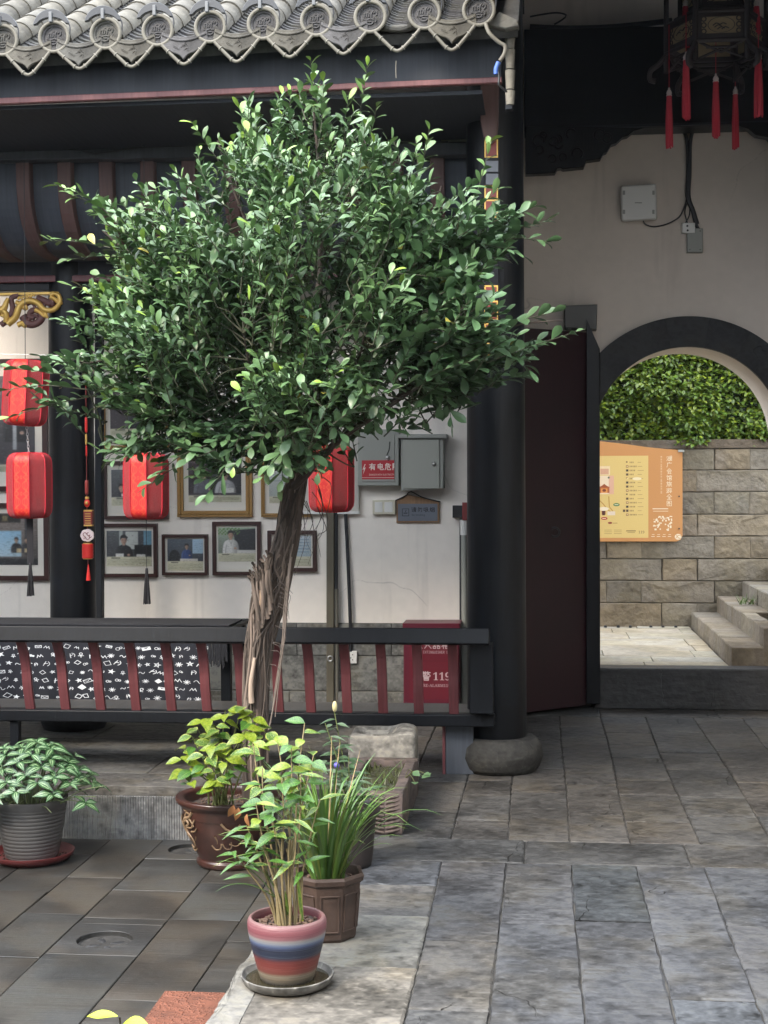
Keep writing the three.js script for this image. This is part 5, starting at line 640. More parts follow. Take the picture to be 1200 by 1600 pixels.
// ---------------------------------------------------------------- red lanterns under the gallery
seed(505);
{
  const d = 8.05, R = 0.122, Hh = 0.365;
  const weave = tex(256, 0.2, (u, v) => 0.5 + 0.25 * Math.sin(u * 402) + 0.25 * Math.sin(v * 402) + 0.9 * (fbm(u, v, 4, 4) - 0.5), true), fade = tex(256, 1, (u, v) => 0.78 + 0.4 * (fbm(u, v, 4, 5) - 0.5) + 0.12 * v, false);
  const red = mat('red_silk', [0.62, 0.012, 0.024], 0.6, { bumpMap: weave, bumpScale: 0.004, map: fade, transmission: 0.25, thickness: 0 }), redRib = mat('red_rib', [0.5, 0.012, 0.03], 0.5), blackSilk = mat('black_tassel', [0.012, 0.011, 0.014], 0.8);
  const pat = canvasTex(256, 512, (g, w, h) => { g.fillStyle = '#c21316'; g.fillRect(0, 0, w, h); g.strokeStyle = '#d14a2a'; g.lineWidth = 6; g.lineCap = 'round'; for (let r = 0; r < 4; r++) { const x = 128, y = r * 128 + 64; for (const q of [-1, 1]) for (let k = 0; k < 4; k++) { g.beginPath(); g.moveTo(x + q * (14 + k * 28), y - 64); g.bezierCurveTo(x + q * (14 + k * 28), y - 30, x + q * (112 - k * 16), y - 22, x + q * (104 - k * 24), y); g.bezierCurveTo(x + q * (112 - k * 16), y + 22, x + q * (14 + k * 28), y + 30, x + q * (14 + k * 28), y + 64); g.stroke(); } g.beginPath(); g.arc(x, y, 12, 0, 6.3); g.stroke(); } });
  const patM = mat('patterned_silk', [1, 1, 1], 0.6, { map: pat, transmission: 0.2, thickness: 0 });
  const prof = [[0.045, -0.5], [0.085, -0.497], [0.106, -0.465], [0.119, -0.41], [0.122, -0.34], [0.122, 0.34], [0.119, 0.41], [0.106, 0.465], [0.085, 0.497], [0.045, 0.5]].map(([r, y]) => [r, y * Hh]);
  const panel = (k) => { const a0 = k * Math.PI / 4, a1 = a0 + Math.PI / 4, pos = [], uv = [], idx = [], n = 6; prof.forEach(([r, y]) => { for (let i = 0; i <= n; i++) { const t = i / n, x = lerp(Math.sin(a0), Math.sin(a1), t) * r, z = lerp(Math.cos(a0), Math.cos(a1), t) * r, b = 1 + 0.012 * Math.sin(t * Math.PI); pos.push(x * b, y, z * b); uv.push(0.04 + 0.92 * t, y / Hh + 0.5); } });
    for (let j = 0; j < prof.length - 1; j++) for (let i = 0; i < n; i++) { const a = j * (n + 1) + i, b = a + n + 1; idx.push(a, a + 1, b, b, a + 1, b + 1); } const g = new THREE.BufferGeometry(); g.setAttribute('position', new THREE.Float32BufferAttribute(pos, 3)); g.setAttribute('uv', new THREE.Float32BufferAttribute(uv, 2)); g.setIndex(idx); g.computeVertexNormals(); return g; };
  const make = (label, pos, ribbon, tassel) => {
    const t = thing('red_lantern', label, 'lantern', pos, 'red silk lanterns under the gallery');
    for (let k = 0; k < 8; k++) add(t, k % 4 === 3 ? 'patterned_panel' : 'shade_panel', panel(k), k % 4 === 3 ? patM : red);
    for (let k = 0; k < 8; k++) { const a = k * Math.PI / 4; add(t, 'rib', tube(prof.map(([r, y]) => V(Math.sin(a) * r * 1.005, y, Math.cos(a) * r * 1.005)), 0.003, 22, 5), redRib); }
    for (const s of [-1, 1]) { const c = new THREE.CylinderGeometry(0.046, 0.046, 0.008, 24); c.translate(0, s * Hh / 2, 0); add(t, 'cap', c, redRib); }
    return t; };
  const tassel = (t, rib, y0, y1, y2) => { if (rib) { const g = bx(0.036, y0 - y1, 0.003, 0.001); g.translate(0, (y0 + y1) / 2, 0); add(t, 'ribbon', g, blackSilk); } else add(t, 'cord', tube([V(0, y0, 0), V(0, y1, 0)], 0.0016, 2, 4), blackSilk);
    const gs = [lathe([[0, y1 + 0.004], [0.007, y1], [0.009, y1 - 0.02], [0.006, y1 - 0.026]], 12)]; for (let k = 0; k < 22; k++) { const a = k / 22 * 6.283, r = 0.004 + 0.012 * (k % 3) / 2; gs.push(tube([V(Math.sin(a) * 0.006, y1 - 0.02, Math.cos(a) * 0.006), V(Math.sin(a) * r * 0.8, (y1 + y2) / 2, Math.cos(a) * r * 0.8), V(Math.sin(a) * r * 1.2, y2 + rr(0, 0.008), Math.cos(a) * r * 1.2)], 0.0026, 5, 4)); } add(t, 'tassel', merge(gs), blackSilk); };
  const yo = (py, c) => P(100, py, d).y - c.y;
  const c2 = P(46, 758.5, d), L2 = make('lower red lantern of the hanging pair, black ribbon and tassel below', c2); tassel(L2, true, -Hh / 2, yo(880, c2), yo(932, c2)); L2.rotation.y = 0.33;
  const c1 = P(40, 614, d), L1 = L2.clone(); L1.children.filter((o) => ['ribbon', 'tassel', 'cord'].includes(o.name)).forEach((o) => L1.remove(o)); L1.name = numbered('red_lantern'); L1.position.copy(c1); L1.userData = { ...L2.userData, label: 'upper red lantern of the hanging pair, partly covered by twigs' }; scene.add(L1); L1.rotation.set(0, 0.36, -0.06);
  const c3 = P(228, 759.5, d), L3 = make('single red lantern hung before the dark framed photos left of the trunk', c3); tassel(L3, false, -Hh / 2, yo(888, c3), yo(944, c3)); L3.rotation.y = 0.28;
  const c4 = P(518, 748, d), L4 = L1.clone(); L4.name = numbered('red_lantern'); L4.position.copy(c4); L4.rotation.set(0, 0.16, 0); L4.userData = { ...L2.userData, label: 'shaded red lantern beside the danger notice right of the trunk' }; scene.add(L4);
  // chain between the pair, cords up to the ceiling
  const ch = thing('lantern_chain', 'small metal chain joining the two red lanterns of the pair', 'chain', P(43, 690, d)); for (let k = 0; k < 9; k++) { const p = P(42 + k * 0.35, 669 + k * 4.8, d), g = new THREE.TorusGeometry(0.008, 0.0022, 6, 14); g.scale(0.7, 1.3, 1); if (k % 2) g.rotateY(Math.PI / 2); g.translate(p.x, p.y, p.z); wpart(ch, 'chain_link', g, M.steel); }
  for (const [o, c] of [[L1, c1], [L3, c3], [L4, c4]]) { o.updateMatrixWorld(true); add(o, 'hanging_cord', tube([c.clone().add(V(0, Hh / 2, 0)), V(c.x + 0.005, 3.42, c.z)].map((q) => o.worldToLocal(q)), 0.002, 3, 4), M.dark); }
  const wr = thing('strung_wire', 'thin pale wire strung across the gallery above the lanterns', 'wire', P(100, 556, d)); wpart(wr, 'wire', tube([P(-200, 549, d), P(30, 554, d), P(190, 557, d), P(420, 556, d), P(730, 548, d)], 0.0022, 30, 5), M.white);
}
{ // the string of red charms in front of the column
  const d = 8.3, t = thing('charm_string', 'string of little red and gold charms hanging before the inner column', 'ornament', P(137, 906, d)), W = (n, g, m, l) => wpart(t, n, g, m, l);
  const red = mat('charm_red', [0.6, 0.02, 0.015], 0.45), dred = mat('charm_dark_red', [0.2, 0.02, 0.015], 0.5), pink = mat('charm_pink', [0.75, 0.62, 0.6], 0.6);
  W('cord', tube([P(134, 590, d), P(135, 700, d), P(136, 800, d), P(138, 900, d)], 0.0022, 8, 4), dred);
  const rod = (x, y0, y1, r, m, n = 'charm_bead') => W(n, (() => { const h = (y1 - y0) / 2300 * d, g = lathe([[0, -h / 2], [r * 0.8, -h / 2], [r, -h * 0.35], [r, h * 0.35], [r * 0.8, h / 2], [0, h / 2]], 14), p = P(x, (y0 + y1) / 2, d); g.translate(p.x, p.y, p.z); return g; })(), m);
  rod(134.5, 652, 676, 0.008, red); rod(134.5, 678, 695, 0.006, M.gold); rod(135, 696, 713, 0.005, red); rod(135.5, 750, 773, 0.011, dred); rod(136, 776, 780, 0.012, M.gold); 
  { const p = P(136, 786, d), g = new THREE.DodecahedronGeometry(0.022, 1); g.scale(0.85, 1.1, 0.5); g.translate(p.x, p.y, p.z); W('charm_knot', g, red); const k = new THREE.SphereGeometry(0.01, 10, 8); k.translate(p.x, p.y, p.z + 0.01); W('charm_bead', k, M.gold); }
  W('charm_tablet', boardPx([[131.5, 820], [143, 820], [143.5, 799], [131, 799]], d - 0.012, 0.024, 0.003), dred); for (let k = 0; k < 5; k++) W('tablet_line', boardPx([[132.5, 803.5 + k * 3.6], [141.5, 803.5 + k * 3.6], [141.5, 802.3 + k * 3.6], [132.5, 802.3 + k * 3.6]], d - 0.0155, 0.002, 0), M.gold); for (const y of [798, 821]) W('tablet_edge', boardPx([[131, y + 1], [143.5, y + 1], [143.5, y - 1], [131, y - 1]], d - 0.015, 0.03, 0.001), M.gold);
  { const p = P(137, 836.5, d), pts = []; for (let k = 0; k < 48; k++) { const a = k / 48 * 6.283, r = 0.033 * (1 + 0.1 * Math.abs(Math.sin(a * 3.5))); pts.push([p.x + Math.cos(a) * r * 1.05, p.y + Math.sin(a) * r * 0.95]); } const g = extrude(shape(pts), 0.012, 0.003); g.translate(0, 0, -d); W('cloud_plaque', g, pink, 'white cloud-edged plaque with pink scrolls');
    for (const [x, y, r, a] of [[-0.012, 0.006, 0.01, 0], [0.01, 0.008, 0.009, 1.5], [0.004, -0.012, 0.011, 3], [-0.016, -0.01, 0.006, 4], [0.02, -0.006, 0.006, 2]]) { const s = new THREE.TorusGeometry(r, 0.002, 5, 16, 4.4); s.rotateZ(a); s.translate(p.x + x, p.y + y, -d + 0.016); W('plaque_scroll', s, dred); } }
  { const p = P(137, 861, d), pr = []; for (let k = 0; k <= 20; k++) { const y = -0.042 + 0.084 * k / 20; pr.push([0.031 + (k % 2 ? 0.003 : 0), y]); } const g = lathe([[0, -0.042], ...pr, [0, 0.042]], 24); g.translate(p.x, p.y, p.z); W('paper_lantern', g, red, 'tiny pleated red paper lantern'); for (const y of [-0.044, 0.044]) { const c = new THREE.CylinderGeometry(0.027, 0.027, 0.006, 20); c.translate(p.x, p.y + y, p.z); W('lantern_rim', c, M.gold); } }
  { const p = P(138, 882, d), q = P(138, 907, d), gs = []; for (let k = 0; k < 14; k++) { const a = k / 14 * 6.283; gs.push(tube([V(p.x, p.y, p.z), V(p.x + Math.sin(a) * 0.006, (p.y + q.y) / 2, p.z + Math.cos(a) * 0.006), V(p.x + Math.sin(a) * 0.011, q.y, p.z + Math.cos(a) * 0.011)], 0.003, 5, 4)); } W('tassel', merge(gs), red); }
}
// ---------------------------------------------------------------- rope of lights and half-moon lamp hoods along the eave
{
  const t = thing('eave_rope', 'pale rope looped round every tile end and swagged along the eave', 'rope', eaveAt(4)); seed(61);
  const z = 0.045, tieM = mat('dusty_tie', [0.22, 0.21, 0.18], 0.7);
  for (let i = -1; i < NROW; i++) { const e = eaveAt(i).add(V(0, 0, z - 0.012)); const g = new THREE.TorusGeometry(0.071, 0.0095, 8, 36); g.rotateZ(rnd() * 6); g.translate(e.x, e.y, e.z); wpart(t, 'rope_loop', g, M.rope);
    if (i < NROW - 1) { const n = eaveAt(i + 1).add(V(0, 0, z)), w = n.x - e.x, s = rr(0.075, 0.105), mid = e.clone().lerp(n, 0.5); const pts = [V(e.x + 0.02, e.y - 0.072, e.z + 0.004), V(e.x + w * 0.28, mid.y - 0.074 - s * 0.6, e.z + 0.006), V(e.x + w * 0.42, mid.y - 0.078 - s * 0.93, e.z + 0.006), V(mid.x, mid.y - 0.08 - s, e.z + 0.006), V(e.x + w * 0.58, mid.y - 0.078 - s * 0.93, e.z + 0.006), V(e.x + w * 0.72, mid.y - 0.074 - s * 0.6, e.z + 0.006), V(n.x - 0.02, n.y - 0.072, e.z + 0.004)];
      if (i !== 7 || true) wpart(t, 'rope_swag', tube(pts, 0.0085, 40, 8), M.rope);
      const ties = []; for (const [k, q] of [[0.15, 0], [0.4, 0], [0.6, 0], [0.85, 0]]) { const c = new THREE.CatmullRomCurve3(pts, false, 'centripetal'), p = c.getPointAt(k), tg = c.getTangentAt(k), r = new THREE.TorusGeometry(0.0105, 0.0025, 5, 12); r.applyQuaternion(new THREE.Quaternion().setFromUnitVectors(V(0, 0, 1), tg)); r.translate(p.x, p.y, p.z); ties.push(r); } for (const r of ties) wpart(t, 'cable_tie', r, tieM); } }
  const e = eaveAt(9).add(V(0, 0, z)); const end = [V(e.x + 0.03, e.y - 0.065, e.z), P(765, 52, 6.93), P(780, 66, 6.93), P(789, 72, 6.93), P(788, 84, 6.93), P(781, 95, 6.93)];
  wpart(t, 'rope_swag', tube(end, 0.0095, 30, 8), M.rope); wpart(t, 'rope_plug', tube([P(779, 97, 6.93), P(775, 108, 6.93), P(775, 116, 6.93)], 0.011, 8, 8), mat('blue_tape', [0.05, 0.12, 0.4], 0.5), 'blue taped end of the rope'); wpart(t, 'rope_lead', tube([P(779, 112, 6.93), P(780, 124, 6.93), P(779, 132, 6.93), P(788, 140, 6.95), P(791, 143, 7)], 0.006, 10, 6), M.dark);
  wpart(t, 'hanging_string', tube([P(619, 95, 6.93), P(618.5, 108, 6.93), P(619, 122, 6.93)], 0.0025, 6, 4), M.rope);
  const hood = (label, p) => { const h = thing('half_moon_lamp', label, 'lamp', p, 'half-moon lamps over the round tile ends'); const o = [], n = 16; for (let i = 0; i <= n; i++) { const a = lerp(0.22, Math.PI - 0.22, i / n); o.push([Math.cos(a) * 0.088, Math.sin(a) * 0.088]); } for (let i = n; i >= 0; i--) { const a = lerp(0.42, Math.PI - 0.42, i / n); o.push([Math.cos(a) * 0.078, Math.sin(a) * 0.05 + 0.002]); }
    const g = extrude(shape(o), 0.022, 0.002); g.translate(0, 0.012, 0); add(h, 'hood', g, mat('hood_grey', [0.022, 0.025, 0.03], 0.5)); const b = bx(0.016, 0.05, 0.02, 0.003); b.translate(0, 0.062, 0.022); add(h, 'clip', b, mat('clip_grey', [0.1, 0.105, 0.11], 0.5)); const w = tube([V(0.078, 0.05, 0.02), V(0.092, 0.02, 0.015), V(0.09, -0.02, 0.012), V(0.076, -0.05, 0.01)], 0.0035, 10, 5); add(h, 'lead', w, M.dark); return h; };
  const ord = ['over the roof corner', 'second from the roof corner', 'third from the roof corner', 'fourth from the roof corner', 'fifth from the roof corner', 'sixth from the roof corner', 'seventh from the roof corner', 'eighth from the roof corner', 'ninth from the roof corner', 'tenth from the roof corner'];
  let first = null; for (let i = 0; i < NROW; i++) { const p = eaveAt(i).add(V(-0.012, 0.03, 0.022)), l = 'dark half-moon lamp hood clipped above a tile end, ' + ord[9 - i]; if (!first) first = hood(l, p); else copyOf(first, l, p, rr(-0.05, 0.05)); }
}
// ---------------------------------------------------------------- six-sided palace lantern in the hall
{
  seed(71); const d = 8.6, c = P(1119, 60, d), t = thing('palace_lantern', 'large dark carved six-sided lantern with red tassels hung in the hall', 'lantern', V(c.x, P(1119, 110, d).y, c.z)), W = (n, g, m, l) => wpart(t, n, g, m, l);
  const wood = mat('carved_lantern_wood', [0.016, 0.011, 0.012], 0.5), paper = mat('lantern_paper', [0.3, 0.23, 0.13], 0.9, { transmission: 0.3, thickness: 0 }), red = mat('tassel_red', [0.4, 0.012, 0.03], 0.6);
  const Y = (py) => P(1119, py, d).y;
  const corner = (k, r) => { const a = Math.PI / 6 + k * Math.PI / 3; return [c.x + Math.sin(a) * r, c.z + Math.cos(a) * r]; };
  const face = (k, r, y0, y1, fw, paintIt) => { const [ax, az] = corner(k - 1, r), [bx_, bz] = corner(k, r), w = Math.hypot(bx_ - ax, bz - az), h = y1 - y0, a = k * Math.PI / 3, pl = (g) => { g.rotateY(a); g.translate((ax + bx_) / 2, (y0 + y1) / 2, (az + bz) / 2); return g; };
    for (const [x, y, ww, hh] of [[0, h / 2 - fw / 2, w, fw], [0, -h / 2 + fw / 2, w, fw], [-w / 2 + fw / 2, 0, fw, h], [w / 2 - fw / 2, 0, fw, h]]) { const g = bx(ww, hh, 0.016, 0.003); g.translate(x, y, 0); W('panel_frame', pl(boxUV(g)), wood); }
    const p = new THREE.PlaneGeometry(w - fw * 2 + 0.004, h - fw * 2 + 0.004); W('paper_panel', pl(p), paper);
    const fr = [], iw = w - 2 * fw, ih = h - 2 * fw; for (const sx of [-1, 1]) for (const sy of [-1, 0, 1]) { const q = new THREE.TorusGeometry(Math.min(ih, iw) * 0.14, 0.0035, 4, 12); q.translate(sx * (iw / 2 - Math.min(ih, iw) * 0.12), sy * (ih / 2 - Math.min(ih, iw) * 0.13), 0.006); fr.push(q); } const el = new THREE.TorusGeometry(1, 0.03, 4, 28); el.scale(iw * 0.34, ih * 0.46, 0.1); el.translate(0, 0, 0.006); fr.push(el); for (let k2 = 0; k2 < 5; k2++) { const x = rr(-0.2, 0.2) * iw, y = rr(-0.2, 0.25) * ih; fr.push(tube([V(x - 0.02, y - 0.012, 0.004), V(x, y, 0.005), V(x + 0.02, y - 0.008, 0.004)], 0.003, 6, 4)); } W('fretwork', pl(merge(fr)), wood); };
  for (let k = 0; k < 6; k++) { face(k, 0.27, Y(79), Y(38), 0.028); face(k, 0.21, Y(28), Y(-46), 0.036);
    for (const [r, y, s] of [[0.275, Y(37), 0.02], [0.285, Y(82), 0.022], [0.225, Y(30), 0.03]]) { const [ax, az] = corner(k - 1, r), [ex, ez] = corner(k, r); W('rail', tube([V(ax, y, az), V((ax + ex) / 2, y, (az + ez) / 2), V(ex, y, ez)], s * 0.6, 2, 6), wood); }
    { const [ax, az] = corner(k - 1, 0.27), [ex, ez] = corner(k, 0.27), lp2 = (u, y) => V(lerp(ax, ex, u), y, lerp(az, ez, u)); for (const [a, b] of [[[0.06, 84], [0.5, 100]], [[0.94, 84], [0.5, 100]], [[0.06, 108], [0.5, 95]], [[0.94, 108], [0.5, 95]], [[0.2, 92], [0.8, 92]]]) W('bracket_bar', tube([lp2(a[0], Y(a[1])), lp2(b[0], Y(b[1]))], 0.008, 2, 5), wood); }
    { const [x, z] = corner(k, 0.28); W('corner_post', tube([V(x, Y(112), z), V(x, Y(-46), z)], 0.016, 2, 6), wood); const [x2, z2] = corner(k, 0.37); const hk = tube([V(x, Y(84), z), V((x + x2) / 2, Y(98), (z + z2) / 2), V(x2, Y(108), z2), V(x2, Y(122), z2), V((x + 2 * x2) / 3, Y(124), (z + 2 * z2) / 3)], 0.016, 14, 6); W('dragon_hook', hk, wood); } }
  W('hanging_rod', tube([V(c.x, Y(-46), c.z), V(c.x, 5.4, c.z)], 0.015, 2, 6), M.dark); { const g = lathe([[0.05, Y(-46)], [0.26, Y(-48)], [0.3, Y(-56)], [0.08, Y(-80)], [0.02, Y(-90)]], 6); g.translate(c.x, 0, c.z); W('crown', g, wood); }
  for (const [px, y0, y1, r, dd] of [[1045.5, 140, 232, 0.0165, 8.55], [1072, 84, 188, 0.0185, 8.3], [1118.5, 118, 217, 0.0175, 8.45], [1149, 138, 234, 0.016, 8.85], [1185, 82, 184, 0.02, 8.3], [1071, 0, 75, 0.0165, 8.5], [1182, 0, 55, 0.0165, 8.5]]) { const a = P(px, y0, dd), b = P(px + 0.5, y1, dd), gs = [];
    for (let k = 0; k < 26; k++) { const q = k / 26 * 6.283, e = (k % 3 + 1) / 3; gs.push(tube([V(a.x + Math.sin(q) * r * 0.6 * e, a.y - 0.028, a.z + Math.cos(q) * r * 0.6 * e), V(a.x + Math.sin(q) * r * e, (a.y + b.y) / 2, a.z + Math.cos(q) * r * e), V(b.x + Math.sin(q) * r * 1.1 * e, b.y + rr(0, 0.02), b.z + Math.cos(q) * r * 1.1 * e)], 0.0042, 4, 4)); } W('tassel', merge(gs), red);
    const cap = lathe([[0, a.y + 0.014], [0.006, a.y + 0.008], [0.006, a.y], [0.012, a.y - 0.008], [r * 0.95, a.y - 0.02], [r * 0.8, a.y - 0.026], [r, a.y - 0.036], [0, a.y - 0.036]], 16); cap.translate(a.x, 0, a.z); W('tassel_cap', cap, mat('silvered_cap', [0.5, 0.42, 0.4], 0.4)); W('tassel_cord', tube([V(a.x, a.y + 0.01, a.z), V(a.x, Math.max(a.y + 0.16, Y(40)), a.z)], 0.0022, 2, 4), red); }
}
// ---------------------------------------------------------------- pots, saucers and stone troughs
seed(606);
const soilTop = (t, r, y, bits = 40, m = M.soil) => { const g = new THREE.CircleGeometry(r, 32); g.rotateX(-Math.PI / 2); const p = g.attributes.position; for (let i = 1; i < p.count; i++) p.setY(i, rr(-0.004, 0.003)); g.translate(0, y, 0); add(t, 'soil', boxUV(g), m); const gs = []; for (let k = 0; k < bits; k++) { const a = rnd() * 6.283, q = Math.sqrt(rnd()) * r * 0.93, b = bx(rr(0.006, 0.02), rr(0.003, 0.006), rr(0.004, 0.009), 0); b.rotateY(rnd() * 6); b.rotateZ(rr(-0.3, 0.3)); b.translate(Math.sin(a) * q, y + 0.004, Math.cos(a) * q); gs.push(boxUV(b)); } const c = add(t, 'bark_chips', merge(gs), mat('bark_chip', [0.12, 0.075, 0.055], 0.9)); c.userData.kind = 'stuff'; };
// banded ceramic pot in its saucer
const POT1 = (() => { const p = F(449, 1538, 0); p.y = 0; return p; })();
{
  const s = thing('plant_saucer', 'weathered grey saucer holding a film of water under the banded pot', 'saucer', POT1.clone()), g = lathe([[0, 0.004], [0.12, 0.004], [0.134, 0.012], [0.144, 0.034], [0.142, 0.038], [0.137, 0.036], [0.126, 0.016], [0, 0.014]], 56); add(s, 'dish', boxUV(g), mat('weathered_saucer', [0.26, 0.25, 0.22], 0.7, { map: T.stone, bumpMap: T.stoneB, bumpScale: 0.004 }));
  const w = new THREE.CircleGeometry(0.128, 40); w.rotateX(-Math.PI / 2); w.translate(0, 0.021, 0); add(s, 'water_film', w, mat('murky_water', [0.03, 0.026, 0.015], 0.06, { specularIntensity: 1 }));
  const b = POT1.clone(); b.y = 0.018; const t = thing('banded_pot', 'round ceramic pot with pink, blue, red and cream painted bands', 'plant pot', b), hgt = 0.196;
  const prof = [[0, 0], [0.078, 0], [0.083, 0.008], [0.093, 0.04], [0.106, 0.09], [0.1165, 0.135], [0.1215, 0.165], [0.121, 0.182], [0.117, 0.192], [0.111, 0.196], [0.106, 0.192], [0.106, 0.178], [0.107, 0.15], [0.1, 0.1]]; const pg = new THREE.LatheGeometry(new THREE.SplineCurve(prof.slice(1, 9).map((q) => new THREE.Vector2(...q))).getPoints(40).concat(prof.slice(9).map((q) => new THREE.Vector2(...q))), 64);
  { const p = pg.attributes.position, uv = pg.attributes.uv; for (let i = 0; i < p.count; i++) uv.setXY(i, Math.atan2(p.getX(i), p.getZ(i)) / 6.2832 + 0.5, clamp(p.getY(i) / hgt, 0, 1)); }
  const bands = [[0, '#4f4a45'], [0.07, '#8d8273'], [0.12, '#b5a28a'], [0.17, '#c9b8a0'], [0.2, '#b78f7a'], [0.23, '#b2655a'], [0.33, '#b4534c'], [0.42, '#a34a48'], [0.46, '#6d4f60'], [0.49, '#3f4a66'], [0.6, '#353f5c'], [0.64, '#54628c'], [0.68, '#8c9cc4'], [0.72, '#c6cad3'], [0.76, '#d0c4c2'], [0.79, '#c98a92'], [0.86, '#c06e78'], [0.93, '#c97f86'], [1, '#b98a86']];
  add(t, 'pot_body', pg, mat('banded_glaze', [0.34, 0.36, 0.37], 0.5, { bumpMap: T.tileB, bumpScale: 0.001, map: canvasTex(512, 512, (q, w2, h2) => { const gr = q.createLinearGradient(0, h2, 0, 0); for (const [k, c] of bands) gr.addColorStop(k, c); q.fillStyle = gr; q.fillRect(0, 0, w2, h2); seed(5); for (let k = 0; k < 240; k++) { q.fillStyle = rnd() < 0.5 ? 'rgba(255,245,235,.13)' : 'rgba(40,20,30,.12)'; q.fillRect(rnd() * w2, rnd() * h2, rr(60, 400), rr(1, 3)); } q.fillStyle = 'rgba(30,28,26,.5)'; for (let x = 0; x < w2; x += 4) { q.fillRect(x, h2 - rr(4, 26), 4, 30); } }) }));
  seed(611); soilTop(t, 0.106, 0.168, 90);
}
// octagonal brown pot
const POT2 = (() => { const p = F(512, 1462, 0); p.y = 0; return p; })();
{
  const t = thing('panelled_pot', 'brown eight-sided clay pot with recessed side panels behind the banded pot', 'plant pot', POT2.clone()), clay = mat('brown_clay', [0.075, 0.048, 0.04], 0.6, { map: T.tile, bumpMap: T.tileB, bumpScale: 0.002 });
  const oct = (pts) => { const g = new THREE.LatheGeometry(pts.map((q) => new THREE.Vector2(q[0] / Math.cos(Math.PI / 8), q[1])), 8); g.rotateY(Math.PI / 8 + 0.22); const n = g.toNonIndexed(); n.computeVertexNormals(); return boxUV(n); };
  add(t, 'pot_body', oct([[0, 0], [0.085, 0], [0.092, 0.012], [0.108, 0.19], [0.118, 0.2], [0.121, 0.215], [0.117, 0.224], [0.106, 0.222], [0.101, 0.2], [0.1, 0.15]]), clay);
  for (let k = 0; k < 8; k++) { const a = (k + 0.5) * Math.PI / 4 + Math.PI / 8 + 0.22, pl = (g) => { g.rotateX(0.084); g.translate(0, 0.1, 0.1005); g.rotateY(a); return boxUV(g); }; for (const [x, y, w, h] of [[0, 0.062, 0.066, 0.006], [0, -0.062, 0.056, 0.006], [-0.03, 0, 0.006, 0.124], [0.03, 0, 0.006, 0.124]]) { const g = bx(w, h, 0.008, 0.002); g.translate(x, y, 0); add(t, 'panel_moulding', pl(g), clay); } }
  soilTop(t, 0.104, 0.19, 40);
}
// dark round pot behind it
const POT3 = (() => { const p = F(548, 1352, 0); p.y = 0; return p; })();
{
  const t = thing('dark_pot', 'dark brown round pot standing between the eight-sided pot and the stone trough', 'plant pot', POT3.clone()); const g = lathe([[0, 0], [0.08, 0], [0.088, 0.02], [0.1, 0.16], [0.104, 0.2], [0.116, 0.206], [0.12, 0.222], [0.117, 0.244], [0.106, 0.246], [0.1, 0.225], [0.096, 0.18]], 44);
  add(t, 'pot_body', boxUV(g), mat('dark_clay', [0.03, 0.023, 0.023], 0.5, { map: T.tile })); soilTop(t, 0.1, 0.215, 30);
}
// glazed brown pot of the tree, with a dragon in relief
const POT4 = V(P(361, 1300, 6.85).x, YC, -6.85);
{
  const t = thing('dragon_pot', 'big brown glazed pot with a pale dragon in relief holding the tree', 'plant pot', POT4.clone()), k = 0.262, yR = P(361, 1242, 6.85).y - YC;
  const g = new THREE.LatheGeometry(new THREE.SplineCurve([[0.15, 0], [0.162, 0.012], [0.163, 0.03], [0.156, 0.045], [0.178, 0.09], [0.212, 0.17], [0.228, 0.25], [0.23, yR - 0.085], [0.236, yR - 0.045], [0.258, yR - 0.02], [k, yR - 0.004], [k - 0.008, yR + 0.004], [0.225, yR + 0.001], [0.213, yR - 0.02], [0.21, yR - 0.07]].map((q) => new THREE.Vector2(...q))).getPoints(90), 64);
  const glaze = mat('brown_glaze', [0.055, 0.02, 0.015], 0.34, { map: T.tile, clearcoat: 0.4, clearcoatRoughness: 0.15 }), pale = mat('pale_relief', [0.2, 0.135, 0.08], 0.5);
  add(t, 'pot_body', boxUV(g), glaze);
  const surf = (px, py) => { const y = P(px, py, 6.62).y - YC, r = lerp(0.178, 0.232, smooth(y, 0.08, 0.24)) + 0.002, x = clamp((px - 361) / 2300 * 6.68, -r * 0.99, r * 0.99); return V(x, y, Math.sqrt(Math.max(0, r * r - x * x))); };
  const rel = (pts, r0, r1) => add(t, 'dragon_relief', taper(pts.map(([x, y]) => surf(x, y)), r0, r1, 18, 6), pale);
  rel([[312, 1272], [306, 1282], [296, 1286], [293, 1298], [298, 1310], [308, 1318], [312, 1330], [306, 1338]], 0.009, 0.006); rel([[296, 1284], [300, 1276], [308, 1278], [314, 1274]], 0.006, 0.003); rel([[300, 1300], [310, 1298], [313, 1290], [316, 1284]], 0.006, 0.003); rel([[306, 1322], [314, 1320], [316, 1312]], 0.005, 0.003); rel([[302, 1334], [310, 1340], [316, 1334]], 0.005, 0.003); rel([[292, 1270], [298, 1274], [304, 1270]], 0.005, 0.003); rel([[294, 1292], [300, 1288], [304, 1294], [298, 1298]], 0.007, 0.005);
  rel([[290, 1282], [287, 1292], [290, 1302]], 0.006, 0.004); rel([[304, 1284], [309, 1288], [314, 1296]], 0.005, 0.003); rel([[296, 1314], [302, 1322], [300, 1330]], 0.006, 0.003); rel([[308, 1306], [315, 1304], [319, 1298]], 0.005, 0.003); rel([[344, 1324], [350, 1332], [358, 1330], [361, 1320], [366, 1330], [374, 1330], [376, 1318]], 0.006, 0.004); rel([[350, 1308], [354, 1318], [352, 1326]], 0.005, 0.003); rel([[362, 1288], [372, 1298], [384, 1300], [392, 1290]], 0.006, 0.004); rel([[372, 1322], [384, 1326], [394, 1318], [402, 1322]], 0.006, 0.004);
  soilTop(t, 0.212, yR - 0.045, 150);
}
